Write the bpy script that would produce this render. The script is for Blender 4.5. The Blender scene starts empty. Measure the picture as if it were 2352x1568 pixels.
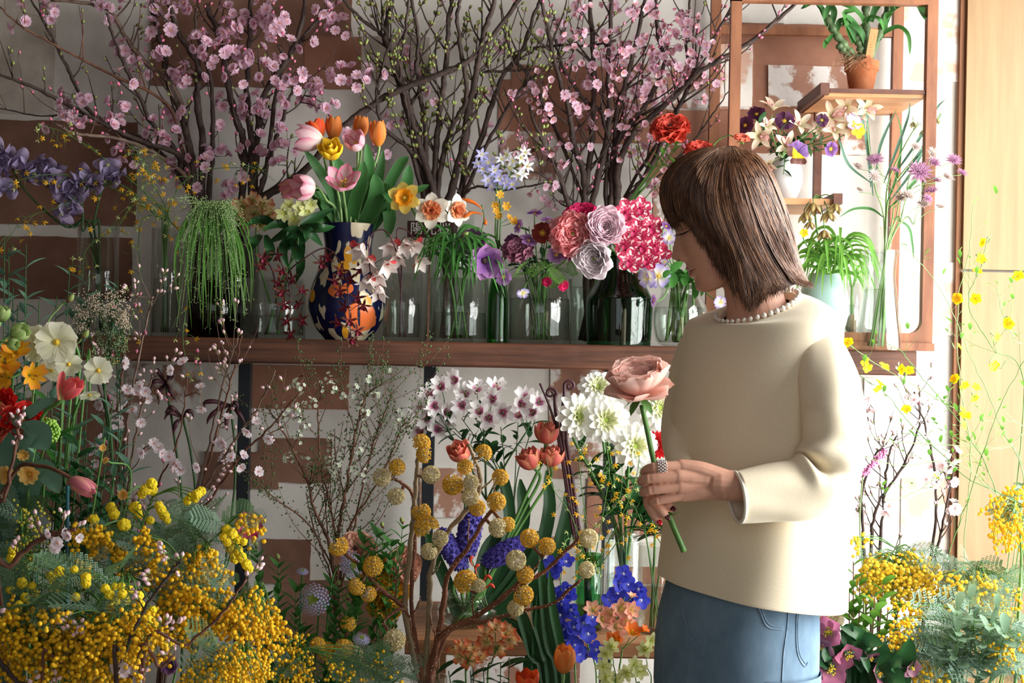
import bpy, math, random
import numpy as np
from mathutils import Vector, Matrix, Euler

SC = bpy.context.scene
COL = SC.collection
R = random.Random(7)
PI = math.pi
def V(*a): return Vector(a)

# ------------------------------------------------------------------ camera
FPX, CAMZ, ROLL = 3267.0, 1.25, math.radians(1.1)
CR, SR = math.cos(ROLL), math.sin(ROLL)
cam = bpy.data.cameras.new('camera')
cam.sensor_width = 36.0
cam.lens = FPX / 2352 * 36.0
cam.clip_start = 0.05
cam_o = bpy.data.objects.new('camera', cam)
COL.objects.link(cam_o)
cam_o.matrix_world = Matrix(((CR, -SR, 0, 0), (0, 0, -1, 0), (SR, CR, 0, CAMZ), (0, 0, 0, 1)))
SC.camera = cam_o
cam.dof.use_dof = True
cam.dof.focus_distance = 2.65
cam.dof.aperture_fstop = 16.0

def at(px, py, Y):
    u, v = px - 1176.0, 784.0 - py
    a, b = u * CR - v * SR, u * SR + v * CR
    return Vector((a / FPX * Y, Y, CAMZ + b / FPX * Y))

# ------------------------------------------------------------------ light
SC.view_settings.view_transform = 'Standard'
SC.view_settings.look = 'None'
SC.view_settings.gamma = 1.0
SC.view_settings.use_curve_mapping = False
SC.view_settings.exposure = 0.0
world = bpy.data.worlds.new('world')
SC.world = world
world.use_nodes = True
bg = world.node_tree.nodes['Background']
bg.inputs['Color'].default_value = (0.86, 0.93, 1.0, 1)
bg.inputs['Strength'].default_value = 0.06
SC.cycles.transparent_max_bounces = 28
SC.cycles.max_bounces = 7

def area(name, loc, target, sx, sy, power, color):
    l = bpy.data.lights.new(name, 'AREA')
    l.shape = 'RECTANGLE'; l.size = sx; l.size_y = sy; l.energy = power; l.color = color
    o = bpy.data.objects.new(name, l)
    COL.objects.link(o)
    o.location = loc
    o.rotation_euler = (Vector(target) - Vector(loc)).to_track_quat('-Z', 'Y').to_euler()
    return o
WIN_X = 1.52
area('daylight_side_window', (WIN_X + 0.12, 2.38, 1.36), (0.0, 2.38, 1.30), 1.80, 2.0, 195, (1.0, 0.985, 0.96))

area('front_fill', (0.15, -0.62, 1.66), (0.05, 2.3, 1.10), 1.9, 1.5, 13, (0.93, 0.96, 1.0))  # added frontal fill behind the camera, brightens the foreground flowers and jumper
# ------------------------------------------------------------------ helpers: colour and material
def lin(c):
    if isinstance(c, str):
        c = [int(c[i:i + 2], 16) for i in (0, 2, 4)]
    o = []
    for x in c[:3]:
        x = x / 255.0
        o.append(x / 12.92 if x <= 0.04045 else ((x + 0.055) / 1.055) ** 2.4)
    return (o[0], o[1], o[2], 1.0)

MATS = {}
def new_mat(name):
    m = bpy.data.materials.new(name)
    m.use_nodes = True
    nt = m.node_tree
    MATS[name] = m
    return m, nt, nt.nodes['Principled BSDF'], nt.nodes['Material Output']

def node(nt, kind, **kw):
    n = nt.nodes.new(kind)
    for k, v in kw.items():
        setattr(n, k, v)
    return n

def noise_mix(nt, c0, c1, scale=8.0, lo=0.35, hi=0.65, coord='Object', stretch=None, detail=5.0, rough=0.6):
    tc = node(nt, 'ShaderNodeTexCoord')
    src = tc.outputs[coord]
    if stretch:
        mp = node(nt, 'ShaderNodeMapping')
        mp.inputs['Scale'].default_value = stretch
        nt.links.new(src, mp.inputs['Vector'])
        src = mp.outputs['Vector']
    nz = node(nt, 'ShaderNodeTexNoise')
    nz.inputs['Scale'].default_value = scale
    nz.inputs['Detail'].default_value = detail
    nz.inputs['Roughness'].default_value = rough
    nt.links.new(src, nz.inputs['Vector'])
    rp = node(nt, 'ShaderNodeValToRGB')
    rp.color_ramp.elements[0].position = lo
    rp.color_ramp.elements[1].position = hi
    rp.color_ramp.elements[0].color = lin(c0)
    rp.color_ramp.elements[1].color = lin(c1)
    nt.links.new(nz.outputs['Fac'], rp.inputs['Fac'])
    return rp.outputs['Color'], nz

def mat(name, c0, c1=None, rough=0.6, scale=8.0, lo=0.35, hi=0.65, spec=0.4, stretch=None, bump=0.0, transl=0.0, metal=0.0, coat=0.0, coord='Object', sheen=0.0):
    if name in MATS:
        return MATS[name]
    m, nt, p, out = new_mat(name)
    p.inputs['Roughness'].default_value = rough
    p.inputs['Specular IOR Level'].default_value = spec
    p.inputs['Metallic'].default_value = metal
    p.inputs['Coat Weight'].default_value = coat
    p.inputs['Sheen Weight'].default_value = sheen
    col = None
    if c1 is None:
        p.inputs['Base Color'].default_value = lin(c0)
    else:
        col, nz = noise_mix(nt, c0, c1, scale, lo, hi, coord, stretch)
        nt.links.new(col, p.inputs['Base Color'])
        if bump:
            b = node(nt, 'ShaderNodeBump')
            b.inputs['Strength'].default_value = bump
            b.inputs['Distance'].default_value = 0.004
            nt.links.new(nz.outputs['Fac'], b.inputs['Height'])
            nt.links.new(b.outputs['Normal'], p.inputs['Normal'])
    if transl:
        tr = node(nt, 'ShaderNodeBsdfTranslucent')
        if col is None:
            tr.inputs['Color'].default_value = lin(c0)
        else:
            nt.links.new(col, tr.inputs['Color'])
        mx = node(nt, 'ShaderNodeMixShader')
        mx.inputs[0].default_value = transl
        nt.links.new(p.outputs[0], mx.inputs[1])
        nt.links.new(tr.outputs[0], mx.inputs[2])
        nt.links.new(mx.outputs[0], out.inputs['Surface'])
    return m

def petal_mat(name, stops, edge=None, spot_lo=.52, edge_lo=0.55, edge_hi=0.95, transl=0.3, rough=0.55, spots=None, spot_scale=60.0, vary=0.08):
    """petal colour: ramp along the petal (base to tip), optional rim colour, optional speckle"""
    if name in MATS:
        return MATS[name]
    m, nt, p, out = new_mat(name)
    p.inputs['Roughness'].default_value = rough
    p.inputs['Specular IOR Level'].default_value = 0.3
    uv = node(nt, 'ShaderNodeUVMap')
    sx = node(nt, 'ShaderNodeSeparateXYZ')
    nt.links.new(uv.outputs[0], sx.inputs[0])
    rp = node(nt, 'ShaderNodeValToRGB')
    els = rp.color_ramp.elements
    while len(els) < len(stops):
        els.new(0.5)
    for e, (pos, c) in zip(els, stops):
        e.position = pos
        e.color = lin(c)
    nt.links.new(sx.outputs['Y'], rp.inputs['Fac'])
    col = rp.outputs['Color']
    def mixc(fac, a, b):
        mx = node(nt, 'ShaderNodeMix', data_type='RGBA')
        nt.links.new(fac, mx.inputs['Factor'])
        nt.links.new(a, mx.inputs['A'])
        if isinstance(b, tuple):
            mx.inputs['B'].default_value = b
        else:
            nt.links.new(b, mx.inputs['B'])
        return mx.outputs['Result']
    if edge is not None:
        ab = node(nt, 'ShaderNodeMath', operation='ABSOLUTE')
        s2 = node(nt, 'ShaderNodeMath', operation='MULTIPLY_ADD')
        s2.inputs[1].default_value = 2.0
        s2.inputs[2].default_value = -1.0
        nt.links.new(sx.outputs['X'], s2.inputs[0])
        nt.links.new(s2.outputs[0], ab.inputs[0])
        mr = node(nt, 'ShaderNodeMapRange')
        mr.inputs['From Min'].default_value = edge_lo
        mr.inputs['From Max'].default_value = edge_hi
        nt.links.new(ab.outputs[0], mr.inputs['Value'])
        col = mixc(mr.outputs[0], col, lin(edge))
    if spots is not None:
        tc = node(nt, 'ShaderNodeTexCoord')
        nz = node(nt, 'ShaderNodeTexNoise')
        nz.inputs['Scale'].default_value = spot_scale
        nz.inputs['Detail'].default_value = 3.0
        nt.links.new(tc.outputs['Object'], nz.inputs['Vector'])
        mr = node(nt, 'ShaderNodeMapRange')
        mr.inputs['From Min'].default_value = spot_lo
        mr.inputs['From Max'].default_value = spot_lo + .05
        nt.links.new(nz.outputs['Fac'], mr.inputs['Value'])
        col = mixc(mr.outputs[0], col, lin(spots))
    if vary:
        oi = node(nt, 'ShaderNodeObjectInfo')
        hs = node(nt, 'ShaderNodeHueSaturation')
        mr = node(nt, 'ShaderNodeMapRange')
        mr.inputs['To Min'].default_value = 1.0 - vary
        mr.inputs['To Max'].default_value = 1.0 + vary
        nt.links.new(oi.outputs['Random'], mr.inputs['Value'])
        nt.links.new(mr.outputs[0], hs.inputs['Value'])
        nt.links.new(col, hs.inputs['Color'])
        col = hs.outputs['Color']
    nt.links.new(col, p.inputs['Base Color'])
    if transl:
        tr = node(nt, 'ShaderNodeBsdfTranslucent')
        nt.links.new(col, tr.inputs['Color'])
        mx = node(nt, 'ShaderNodeMixShader')
        mx.inputs[0].default_value = transl
        nt.links.new(p.outputs[0], mx.inputs[1])
        nt.links.new(tr.outputs[0], mx.inputs[2])
        nt.links.new(mx.outputs[0], out.inputs['Surface'])
    return m

def glass_mat(name, tint, refl=1.0, rough=0.02):
    if name in MATS:
        return MATS[name]
    m, nt, p, out = new_mat(name)
    nt.nodes.remove(p)
    lw = node(nt, 'ShaderNodeLayerWeight')
    pw = node(nt, 'ShaderNodeMath', operation='POWER')
    pw.inputs[1].default_value = 4.0
    nt.links.new(lw.outputs['Facing'], pw.inputs[0])
    fr = node(nt, 'ShaderNodeMapRange')
    fr.inputs['To Min'].default_value = 0.05
    fr.inputs['To Max'].default_value = 0.85
    nt.links.new(pw.outputs[0], fr.inputs['Value'])
    tr = node(nt, 'ShaderNodeBsdfTransparent')
    tr.inputs['Color'].default_value = (tint[0], tint[1], tint[2], 1)
    gl = node(nt, 'ShaderNodeBsdfGlossy')
    gl.inputs['Color'].default_value = (refl, refl, refl, 1)
    gl.inputs['Roughness'].default_value = rough
    mx = node(nt, 'ShaderNodeMixShader')
    nt.links.new(fr.outputs[0], mx.inputs[0])
    nt.links.new(tr.outputs[0], mx.inputs[1])
    nt.links.new(gl.outputs[0], mx.inputs[2])
    nt.links.new(mx.outputs[0], out.inputs['Surface'])
    return m

# ------------------------------------------------------------------ helpers: mesh building
class MB:
    def __init__(s):
        s.v, s.uv, s.q, s.t, s.qm, s.tm, s.n = [], [], [], [], [], [], 0
    def add(s, v, quads=None, tris=None, uv=None, mi=0):
        v = np.asarray(v, dtype=np.float64).reshape(-1, 3)
        s.v.append(v)
        s.uv.append(np.zeros((len(v), 2)) + 0.5 if uv is None else np.asarray(uv, dtype=np.float64).reshape(-1, 2))
        if quads is not None and len(quads):
            q = np.asarray(quads, dtype=np.int64).reshape(-1, 4) + s.n
            s.q.append(q); s.qm.append(np.full(len(q), mi))
        if tris is not None and len(tris):
            t = np.asarray(tris, dtype=np.int64).reshape(-1, 3) + s.n
            s.t.append(t); s.tm.append(np.full(len(t), mi))
        s.n += len(v)
        return s
    def merge(s, o, M=None, mi=None):
        if o.n == 0:
            return s
        v = np.concatenate(o.v)
        if M is not None:
            A = np.array(M)
            v = v @ A[:3, :3].T + A[:3, 3]
        uv = np.concatenate(o.uv)
        base = s.n
        s.v.append(v); s.uv.append(uv); s.n += len(v)
        for a, am, d, dm in ((o.q, o.qm, s.q, s.qm), (o.t, o.tm, s.t, s.tm)):
            if a:
                x = np.concatenate(a) + base
                d.append(x)
                dm.append(np.concatenate(am) if mi is None else np.full(len(x), mi))
        return s
    def grid(s, P, uv=None, mi=0, closed_u=False):
        """P[i][j]; i rows, j columns; closed_u wraps columns"""
        P = np.asarray(P, dtype=np.float64)
        n, m = P.shape[:2]
        i, j = np.meshgrid(np.arange(n - 1), np.arange(m if closed_u else m - 1), indexing='ij')
        j2 = (j + 1) % m
        q = np.stack([i * m + j, i * m + j2, (i + 1) * m + j2, (i + 1) * m + j], -1).reshape(-1, 4)
        if uv is None:
            a, b = np.meshgrid(np.linspace(0, 1, n), np.linspace(0, 1, m), indexing='ij')
            uv = np.stack([b, a], -1)
        return s.add(P.reshape(-1, 3), quads=q, uv=np.asarray(uv).reshape(-1, 2), mi=mi)
    def tube(s, pts, rad, sides=6, mi=0, cap=True):
        P = np.array([tuple(p) for p in pts], dtype=np.float64)
        n = len(P)
        rad = np.full(n, rad) if np.isscalar(rad) else np.asarray(rad, dtype=np.float64)
        if len(rad) != n:
            rad = np.interp(np.linspace(0, 1, n), np.linspace(0, 1, len(rad)), rad)
        T = np.gradient(P, axis=0)
        T /= np.linalg.norm(T, axis=1)[:, None] + 1e-12
        ref = np.array((0.0, 0.0, 1.0)) if abs(T[0][2]) < 0.9 else np.array((1.0, 0.0, 0.0))
        Nn = np.cross(T[0], ref); Nn /= np.linalg.norm(Nn) + 1e-12
        a = np.arange(sides) * 2 * PI / sides
        ca, sa = np.cos(a)[:, None], np.sin(a)[:, None]
        rings = np.empty((n, sides, 3))
        for k in range(n):
            Nn = Nn - T[k] * np.dot(Nn, T[k])
            Nn /= np.linalg.norm(Nn) + 1e-12
            B = np.cross(T[k], Nn)
            rings[k] = P[k] + rad[k] * (ca * Nn + sa * B)
        s.grid(rings, mi=mi, closed_u=True)
        if cap:
            b = s.n - n * sides
            c = s.n
            s.v.append(P[[0, -1]]); s.uv.append(np.array([[.5, 0], [.5, 1.0]])); s.n += 2
            k = np.arange(sides); k2 = (k + 1) % sides
            e = b + (n - 1) * sides
            t = np.concatenate([np.stack([np.full(sides, c), b + k2, b + k], -1), np.stack([np.full(sides, c + 1), e + k, e + k2], -1)])
            s.t.append(t); s.tm.append(np.full(len(t), mi))
        return s
    def sphere(s, c, r, seg=8, rings=6, mi=0, scale=(1, 1, 1)):
        th = np.linspace(0, PI, rings + 1)[:, None]
        ph = (np.arange(seg) * 2 * PI / seg)[None, :]
        P = np.stack([np.sin(th) * np.cos(ph) * scale[0], np.sin(th) * np.sin(ph) * scale[1], np.cos(th) * np.ones_like(ph) * scale[2]], -1) * r + np.array(tuple(c))
        return s.grid(P, mi=mi, closed_u=True)
    def box(s, lo, hi, mi=0):
        x0, y0, z0 = lo; x1, y1, z1 = hi
        v = [(x0, y0, z0), (x1, y0, z0), (x1, y1, z0), (x0, y1, z0), (x0, y0, z1), (x1, y0, z1), (x1, y1, z1), (x0, y1, z1)]
        return s.add(v, quads=[(0, 3, 2, 1), (4, 5, 6, 7), (0, 1, 5, 4), (1, 2, 6, 5), (2, 3, 7, 6), (3, 0, 4, 7)], mi=mi)
    def lathe(s, prof, c=(0, 0, 0), seg=32, mi=0, sx=1.0, sy=1.0):
        prof = np.asarray(prof, dtype=np.float64)
        a = np.arange(seg) * 2 * PI / seg
        P = np.stack([prof[:, :1] * np.cos(a) * sx, prof[:, :1] * np.sin(a) * sy, prof[:, 1:2] * np.ones(seg)], -1) + np.array(tuple(c))
        return s.grid(P, mi=mi, closed_u=True)
    def prism(s, poly, y0, y1, mi=0):
        """polygon in x,z extruded along y (fan caps)"""
        n = len(poly)
        cx = sum(p[0] for p in poly) / n; cz = sum(p[1] for p in poly) / n
        v = [(p[0], y0, p[1]) for p in poly] + [(p[0], y1, p[1]) for p in poly] + [(cx, y0, cz), (cx, y1, cz)]
        q = [(i, (i + 1) % n, n + (i + 1) % n, n + i) for i in range(n)]
        t = [(2 * n, (i + 1) % n, i) for i in range(n)] + [(2 * n + 1, n + i, n + (i + 1) % n) for i in range(n)]
        return s.add(v, quads=q, tris=t, mi=mi)
    def mesh(s, name, mats, smooth=True, shift=None):
        me = bpy.data.meshes.new(name)
        v = np.concatenate(s.v)
        if shift is not None:
            v = v - np.array(tuple(shift))
        uv = np.concatenate(s.uv)
        Q = np.concatenate(s.q) if s.q else np.zeros((0, 4), int)
        T = np.concatenate(s.t) if s.t else np.zeros((0, 3), int)
        mi = np.concatenate(s.qm + s.tm) if (s.q or s.t) else np.zeros(0, int)
        loops = np.concatenate([Q.ravel(), T.ravel()]).astype(np.int32)
        tot = np.concatenate([np.full(len(Q), 4), np.full(len(T), 3)]).astype(np.int32)
        start = np.concatenate([[0], np.cumsum(tot)[:-1]]).astype(np.int32)
        me.vertices.add(len(v)); me.vertices.foreach_set('co', v.astype(np.float32).ravel())
        me.loops.add(len(loops)); me.loops.foreach_set('vertex_index', loops)
        me.polygons.add(len(tot)); me.polygons.foreach_set('loop_start', start); me.polygons.foreach_set('loop_total', tot)
        me.polygons.foreach_set('material_index', mi.astype(np.int32))
        me.polygons.foreach_set('use_smooth', np.full(len(tot), smooth))
        lay = me.uv_layers.new(name='UVMap')
        lay.data.foreach_set('uv', uv[loops].astype(np.float32).ravel())
        for m in (mats if isinstance(mats, (list, tuple)) else [mats]):
            me.materials.append(m)
        me.update(calc_edges=True)
        me.validate()
        return me

def smooth_path(pts, n=10):
    """Catmull-Rom through points; n samples per span"""
    P = [Vector(p) for p in pts]
    if len(P) == 2:
        return [P[0].lerp(P[1], i / n) for i in range(n + 1)]
    P = [P[0] * 2 - P[1]] + P + [P[-1] * 2 - P[-2]]
    out = []
    for k in range(1, len(P) - 2):
        a, b, c, d = P[k - 1], P[k], P[k + 1], P[k + 2]
        for i in range(n):
            t = i / n
            out.append(0.5 * ((2 * b) + (c - a) * t + (2 * a - 5 * b + 4 * c - d) * t * t + (3 * b - a - 3 * c + d) * t ** 3))
    out.append(P[-2].copy())
    return out

# ------------------------------------------------------------------ helpers: objects
def tag(o, label=None, cat=None, group=None, kind=None):
    if label: o['label'] = label
    if cat: o['category'] = cat
    if group: o['group'] = group
    if kind: o['kind'] = kind
    return o
def thing(name, label, cat, loc, group=None):
    o = bpy.data.objects.new(name, None)
    o.empty_display_size = 0.02
    COL.objects.link(o)
    o.location = loc
    return tag(o, label, cat, group)
def obj(name, me, parent=None, M=None, label=None, kind=None):
    o = bpy.data.objects.new(name, me)
    COL.objects.link(o)
    if parent is not None:
        o.parent = parent
    if M is not None:
        o.matrix_basis = M
    return tag(o, label, None, None, kind)
def part(name, mb, mats, parent, smooth=True, label=None, kind=None):
    """mesh given in world coordinates, made local to its thing (an unrotated Empty) or its part"""
    root = parent
    off = Vector((0, 0, 0))
    while root is not None:
        off += root.location
        root = root.parent
    return obj(name, mb.mesh(name, mats, smooth, shift=off), parent, None, label, kind)
def solo(name, mb, mats, label, cat, group=None, kind=None, smooth=False, loc=None):
    loc = Vector(loc) if loc is not None else Vector((0, 0, 0))
    o = bpy.data.objects.new(name, mb.mesh(name, mats, smooth, shift=loc))
    COL.objects.link(o)
    o.location = loc
    return tag(o, label, cat, group, kind)
def frame_of(d, roll=0.0):
    """rotation whose +Z is d"""
    d = Vector(d).normalized()
    q = d.to_track_quat('Z', 'Y')
    return q.to_matrix().to_4x4() @ Matrix.Rotation(roll, 4, 'Z')
# ------------------------------------------------------------------ materials of the place
M_cream = mat('plaster_cream', (200, 194, 186), (220, 215, 208), 0.9, 9, 0.3, 0.7, 0.2, bump=0.5)
M_cream2 = mat('plaster_grey', (160, 150, 138), (204, 196, 184), 0.9, 7, 0.35, 0.6, 0.2, bump=0.6)
M_brown = mat('plaster_brown', (136, 92, 74), (158, 114, 94), 0.9, 10, 0.3, 0.72, 0.2, bump=0.5)
M_dbrown = mat('plaster_dark_brown', (112, 80, 66), (140, 104, 88), 0.9, 9, 0.3, 0.7, 0.2, bump=0.5)
M_mott = mat('plaster_mottled', (158, 118, 100), (214, 207, 202), 0.92, 16, 0.47, 0.55, 0.2, bump=0.7)
M_mott2 = mat('plaster_mottled_pale', (206, 168, 148), (228, 222, 214), 0.92, 13, 0.42, 0.53, 0.2, bump=0.6)
M_shelf = mat('old_dark_wood', (54, 31, 21), (108, 66, 46), 0.5, 3.0, 0.3, 0.7, 0.45, stretch=(1.2, 14, 30), bump=0.25)
M_rack = mat('rack_wood', (112, 68, 46), (158, 104, 72), 0.5, 4.0, 0.3, 0.7, 0.4, stretch=(6, 6, 1.2), bump=0.15)
M_rackd = mat('rack_wood_dark', (78, 46, 38), (110, 70, 54), 0.5, 4.0, 0.3, 0.7, 0.4, stretch=(6, 1.2, 6), bump=0.15)
M_racks = mat('rack_board_pale', (176, 120, 78), (206, 152, 106), 0.5, 4.0, 0.3, 0.7, 0.4, stretch=(1.2, 6, 6), bump=0.12)
M_door = mat('door_wood', (150, 119, 82), (168, 137, 98), 0.42, 5.0, 0.3, 0.7, 0.4, stretch=(9, 9, 0.5), bump=0.06)
M_doorgap = mat('door_edge_wood', (120, 76, 46), (156, 104, 66), 0.6, 5.0, stretch=(8, 8, 0.8))
M_bench = mat('bench_wood', (126, 84, 54), (164, 114, 76), 0.55, 4.0, 0.3, 0.7, 0.4, stretch=(1.0, 12, 18), bump=0.2)
M_steel = mat('black_steel', (22, 25, 30), (34, 38, 44), 0.45, 20)
M_floor = mat('floor_stone', (96, 90, 84), (124, 116, 108), 0.7, 6)
M_white = mat('painted_wall', (206, 200, 190), (220, 215, 206), 0.85, 5)
M_ceil = mat('dark_boards', (62, 50, 42), (84, 68, 56), 0.7, 4)
M_frame = mat('window_paint', (86, 66, 52), (110, 86, 68), 0.5, 6)
G_clear = glass_mat('clear_glass', (0.93, 0.95, 0.94))
G_amber = glass_mat('amber_glass', (0.36, 0.24, 0.07))
G_green = glass_mat('bottle_green_glass', (0.18, 0.55, 0.20))
G_dark = glass_mat('dark_green_glass', (0.10, 0.34, 0.22))
G_tealgreen = glass_mat('green_vase_glass', (0.45, 0.75, 0.55))
G_pane = glass_mat('window_glass', (0.98, 0.99, 0.99))
G_water = glass_mat('vase_water', (0.90, 0.93, 0.91), 0.6)
G_smoke = glass_mat('smoked_glass', (0.55, 0.54, 0.52))

# ------------------------------------------------------------------ the room
WY = 3.50
XL, XR, ZC, YB = -2.3, WIN_X, 2.9, -0.5
def structure(name, mb, mats, smooth=False):
    o = solo(name, mb, mats, None, None, None, 'structure', smooth)
    return o
structure('floor', MB().box((XL - .1, YB, -0.08), (XR + .1, WY + .1, 0)), M_floor)
structure('ceiling', MB().box((XL - .1, YB, ZC), (XR + .1, WY + .1, ZC + .08)), M_ceil)
wall = structure('wall_back', MB().box((XL - .1, WY, 0), (XR + .1, WY + .1, ZC)), M_cream)
structure('wall_left', MB().box((XL - .1, YB, 0), (XL, WY, ZC)), M_ceil)
# side wall with the big window the daylight comes through
wy0, wy1, wz0, wz1 = 1.46, 3.30, 0.42, 2.42
structure('wall_right', MB().box((XR, YB, 0), (XR + .1, wy0, ZC)).box((XR, wy1, 0), (XR + .1, WY, ZC))
          .box((XR, wy0, 0), (XR + .1, wy1, wz0)).box((XR, wy0, wz1), (XR + .1, wy1, ZC)), M_white)
win = structure('window_1', MB().box((XR + .02, wy0, wz0), (XR + .08, wy0 + .04, wz1)).box((XR + .02, wy1 - .04, wz0), (XR + .08, wy1, wz1))
          .box((XR + .02, wy0, wz0), (XR + .08, wy1, wz0 + .04)).box((XR + .02, wy0, wz1 - .04), (XR + .08, wy1, wz1)), M_frame)
part('mullion', MB().box((XR + .03, 2.58, wz0 + .04), (XR + .07, 2.61, wz1 - .04)), M_frame, win, False)
part('mullion', MB().box((XR + .03, wy0 + .04, 1.66), (XR + .07, wy1 - .04, 1.69)), M_frame, win, False)
part('pane', MB().box((XR + .048, wy0 + .04, wz0 + .04), (XR + .052, wy1 - .04, wz1 - .04)), G_pane, win, False)

structure('wall_front', MB().box((XL, YB - .1, 0), (-.9, YB, ZC)).box((1.2, YB - .1, 0), (XR, YB, ZC)).box((-.9, YB - .1, 0), (1.2, YB, .85)).box((-.9, YB - .1, 2.45), (1.2, YB, ZC)), M_white)
win_added = structure('window_added', MB().box((-.9, YB - .08, .85), (-.86, YB - .02, 2.45)).box((1.16, YB - .08, .85), (1.2, YB - .02, 2.45)).box((-.86, YB - .08, .85), (1.16, YB - .02, .89)).box((-.86, YB - .08, 2.41), (1.16, YB - .02, 2.45)), M_frame)  # unseen window, added as an opening for the front fill lamp
part('mullion', MB().box((.13, YB - .07, .89), (.17, YB - .03, 2.41)), M_frame, win_added, False)
part('pane', MB().box((-.86, YB - .052, .89), (1.16, YB - .048, 2.41)), G_pane, win_added, False)
def patch(x0, y0, x1, y1, m, th=0.004, seed=0):
    """a slab of old plaster with torn edges, given by its corners on the wall"""
    rr = random.Random(seed * 31 + int(x0) + int(y0) * 7)
    a, b = at(x0, y0, WY), at(x1, y1, WY)
    X0, X1, Z1, Z0 = a.x, b.x, a.z, b.z
    poly = []
    cs = [(X0, Z0), (X1, Z0), (X1, Z1), (X0, Z1)]
    for k in range(4):
        p, q = cs[k], cs[(k + 1) % 4]
        n = max(4, int(math.hypot(q[0] - p[0], q[1] - p[1]) / 0.03))
        for i in range(n):
            t = i / n
            j = 0.0016 if i else 0.0006
            poly.append((p[0] + (q[0] - p[0]) * t + rr.uniform(-j, j), p[1] + (q[1] - p[1]) * t + rr.uniform(-j, j)))
    part('plaster_patch', MB().prism(poly, WY - th, WY + 0.002), m, wall, False)
for k, a in enumerate([
    (-700, -40, 125, 262, M_cream2), (-700, 262, 312, 520, M_dbrown), (-700, 528, 302, 690, M_dbrown),
    (350, -60, 805, 205, M_dbrown), (700, 84, 829, 206, M_brown), (1146, 183, 1330, 302, M_brown), (1176, 150, 1440, 331, M_brown),
    (1436, 148, 1722, 252, M_mott), (1436, 250, 1690, 332, M_brown), (1150, 302, 1276, 414, M_mott), (1640, 52, 1992, 356, M_brown),
    (828, 84, 985, 190, M_cream2), (1490, 332, 1660, 420, M_brown),
    (2066, -40, 2206, 188, M_mott2), (2060, 600, 2204, 770, M_mott2), (1500, 420, 1640, 520, M_mott),
    (580, 836, 801, 941, M_brown), (598, 1004, 760, 1110, M_dbrown), (470, 1036, 640, 1124, M_dbrown), (606, 1236, 712, 1340, M_dbrown),
    (290, 836, 460, 925, M_mott), (1264, 846, 1410, 1100, M_mott), (1350, 1092, 1560, 1230, M_brown), (965, 1074, 1100, 1188, M_mott),
    (1985, 868, 2112, 946, M_mott2), (2070, 1098, 2215, 1262, M_mott2), (1090, 1500, 1330, 1640, M_mott), (640, 1330, 900, 1560, M_dbrown),
    (1160, 1230, 1290, 1330, M_mott), (-700, 900, 290, 1200, M_dbrown), (1400, 1300, 1560, 1400, M_brown)]):
    patch(*a, th=0.003 + 0.0007 * (k % 5), seed=k)
for a in [(1764, 150, 1942, 247, M_mott), (1930, 249, 1988, 357, M_mott), (1695, -40, 1800, 55, M_cream), (1655, 102, 1726, 246, M_mott2)]:
    patch(*a, th=0.0075, seed=3)

# wooden sliding door beside the wall
dx0 = at(2214, 300, 3.475).x
zs = at(2280, 622, 3.475).z
door = structure('door_1', MB().box((dx0 + .004, 3.475, 0.0), (XR - .005, 3.50, zs - .003)), M_door)
part('door_panel', MB().box((dx0 + .004, 3.475, zs + .003), (XR - .005, 3.50, 2.7)), M_door, door, False)
part('door_stile', MB().box((dx0 - .010, 3.485, 0.0), (dx0 + .003, 3.50, 2.7)), M_doorgap, door, False)

# ------------------------------------------------------------------ shelf, legs, bench
SHZ = 1.246
sx0, sx1 = at(120, 775, 3.2).x, at(2105, 830, 3.2).x
def plank(x0, x1, y0, y1, z0, z1, n=40, amp=0.0004, seed=1):
    rr = random.Random(seed)
    mb = MB()
    xs = np.linspace(x0, x1, n)
    c = 0.004
    rows = []
    for x in xs:
        j = [rr.uniform(-amp, amp) for _ in range(8)]
        rows.append([(x, y0 + c + j[0], z1), (x, y0 + j[1], z1 - c + j[0]), (x, y0 + j[2], z0 + c), (x, y0 + c, z0 + j[3]), (x, y1, z0), (x, y1, z1)])
    mb.grid(rows, closed_u=True)
    b = mb.n - n * 6
    for e, s in ((b, 1), (b + (n - 1) * 6, -1)):
        idx = [e + k for k in range(6)]
        t = [(idx[0], idx[k], idx[k + 1])[::s] for k in range(1, 5)]
        mb.t.append(np.array(t)); mb.tm.append(np.zeros(len(t), int))
    return mb
shelf = thing('display_shelf', 'long thick dark wooden shelf board carrying the row of vases', 'shelf', (0, 3.2, SHZ))
part('shelf_board', plank(sx0, sx1, 3.20, 3.497, SHZ - .056, SHZ, 60), M_shelf, shelf, False)
for px in (563, 987, 1402):
    x = at(px, 900, 3.42).x
    part('leg', MB().box((x - .014, 3.405, 0.0), (x + .014, 3.435, SHZ - .056)), M_steel, shelf, False, label='black steel shelf leg')
    part('bracket', MB().box((x - .022, 3.30, SHZ - .061), (x + .012, 3.43, SHZ - .056)), M_steel, shelf, False)

BZ = 0.655
bx0, bx1 = at(930, 1450, 2.84).x, at(1640, 1450, 2.84).x
bench = thing('low_bench', 'low plain wooden bench under the shelf holding glass vases', 'bench', ((bx0 + bx1) / 2, 3.0, 0))
part('seat_board', plank(bx0, bx1, 2.84, 3.24, BZ - .034, BZ, 24, seed=4), M_bench, bench, False)
for x in (bx0 + .05, bx1 - .05):
    for y in (2.88, 3.20):
        part('leg', MB().box((x - .018, y - .018, 0), (x + .018, y + .018, BZ - .034)), M_bench, bench, False)

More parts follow.
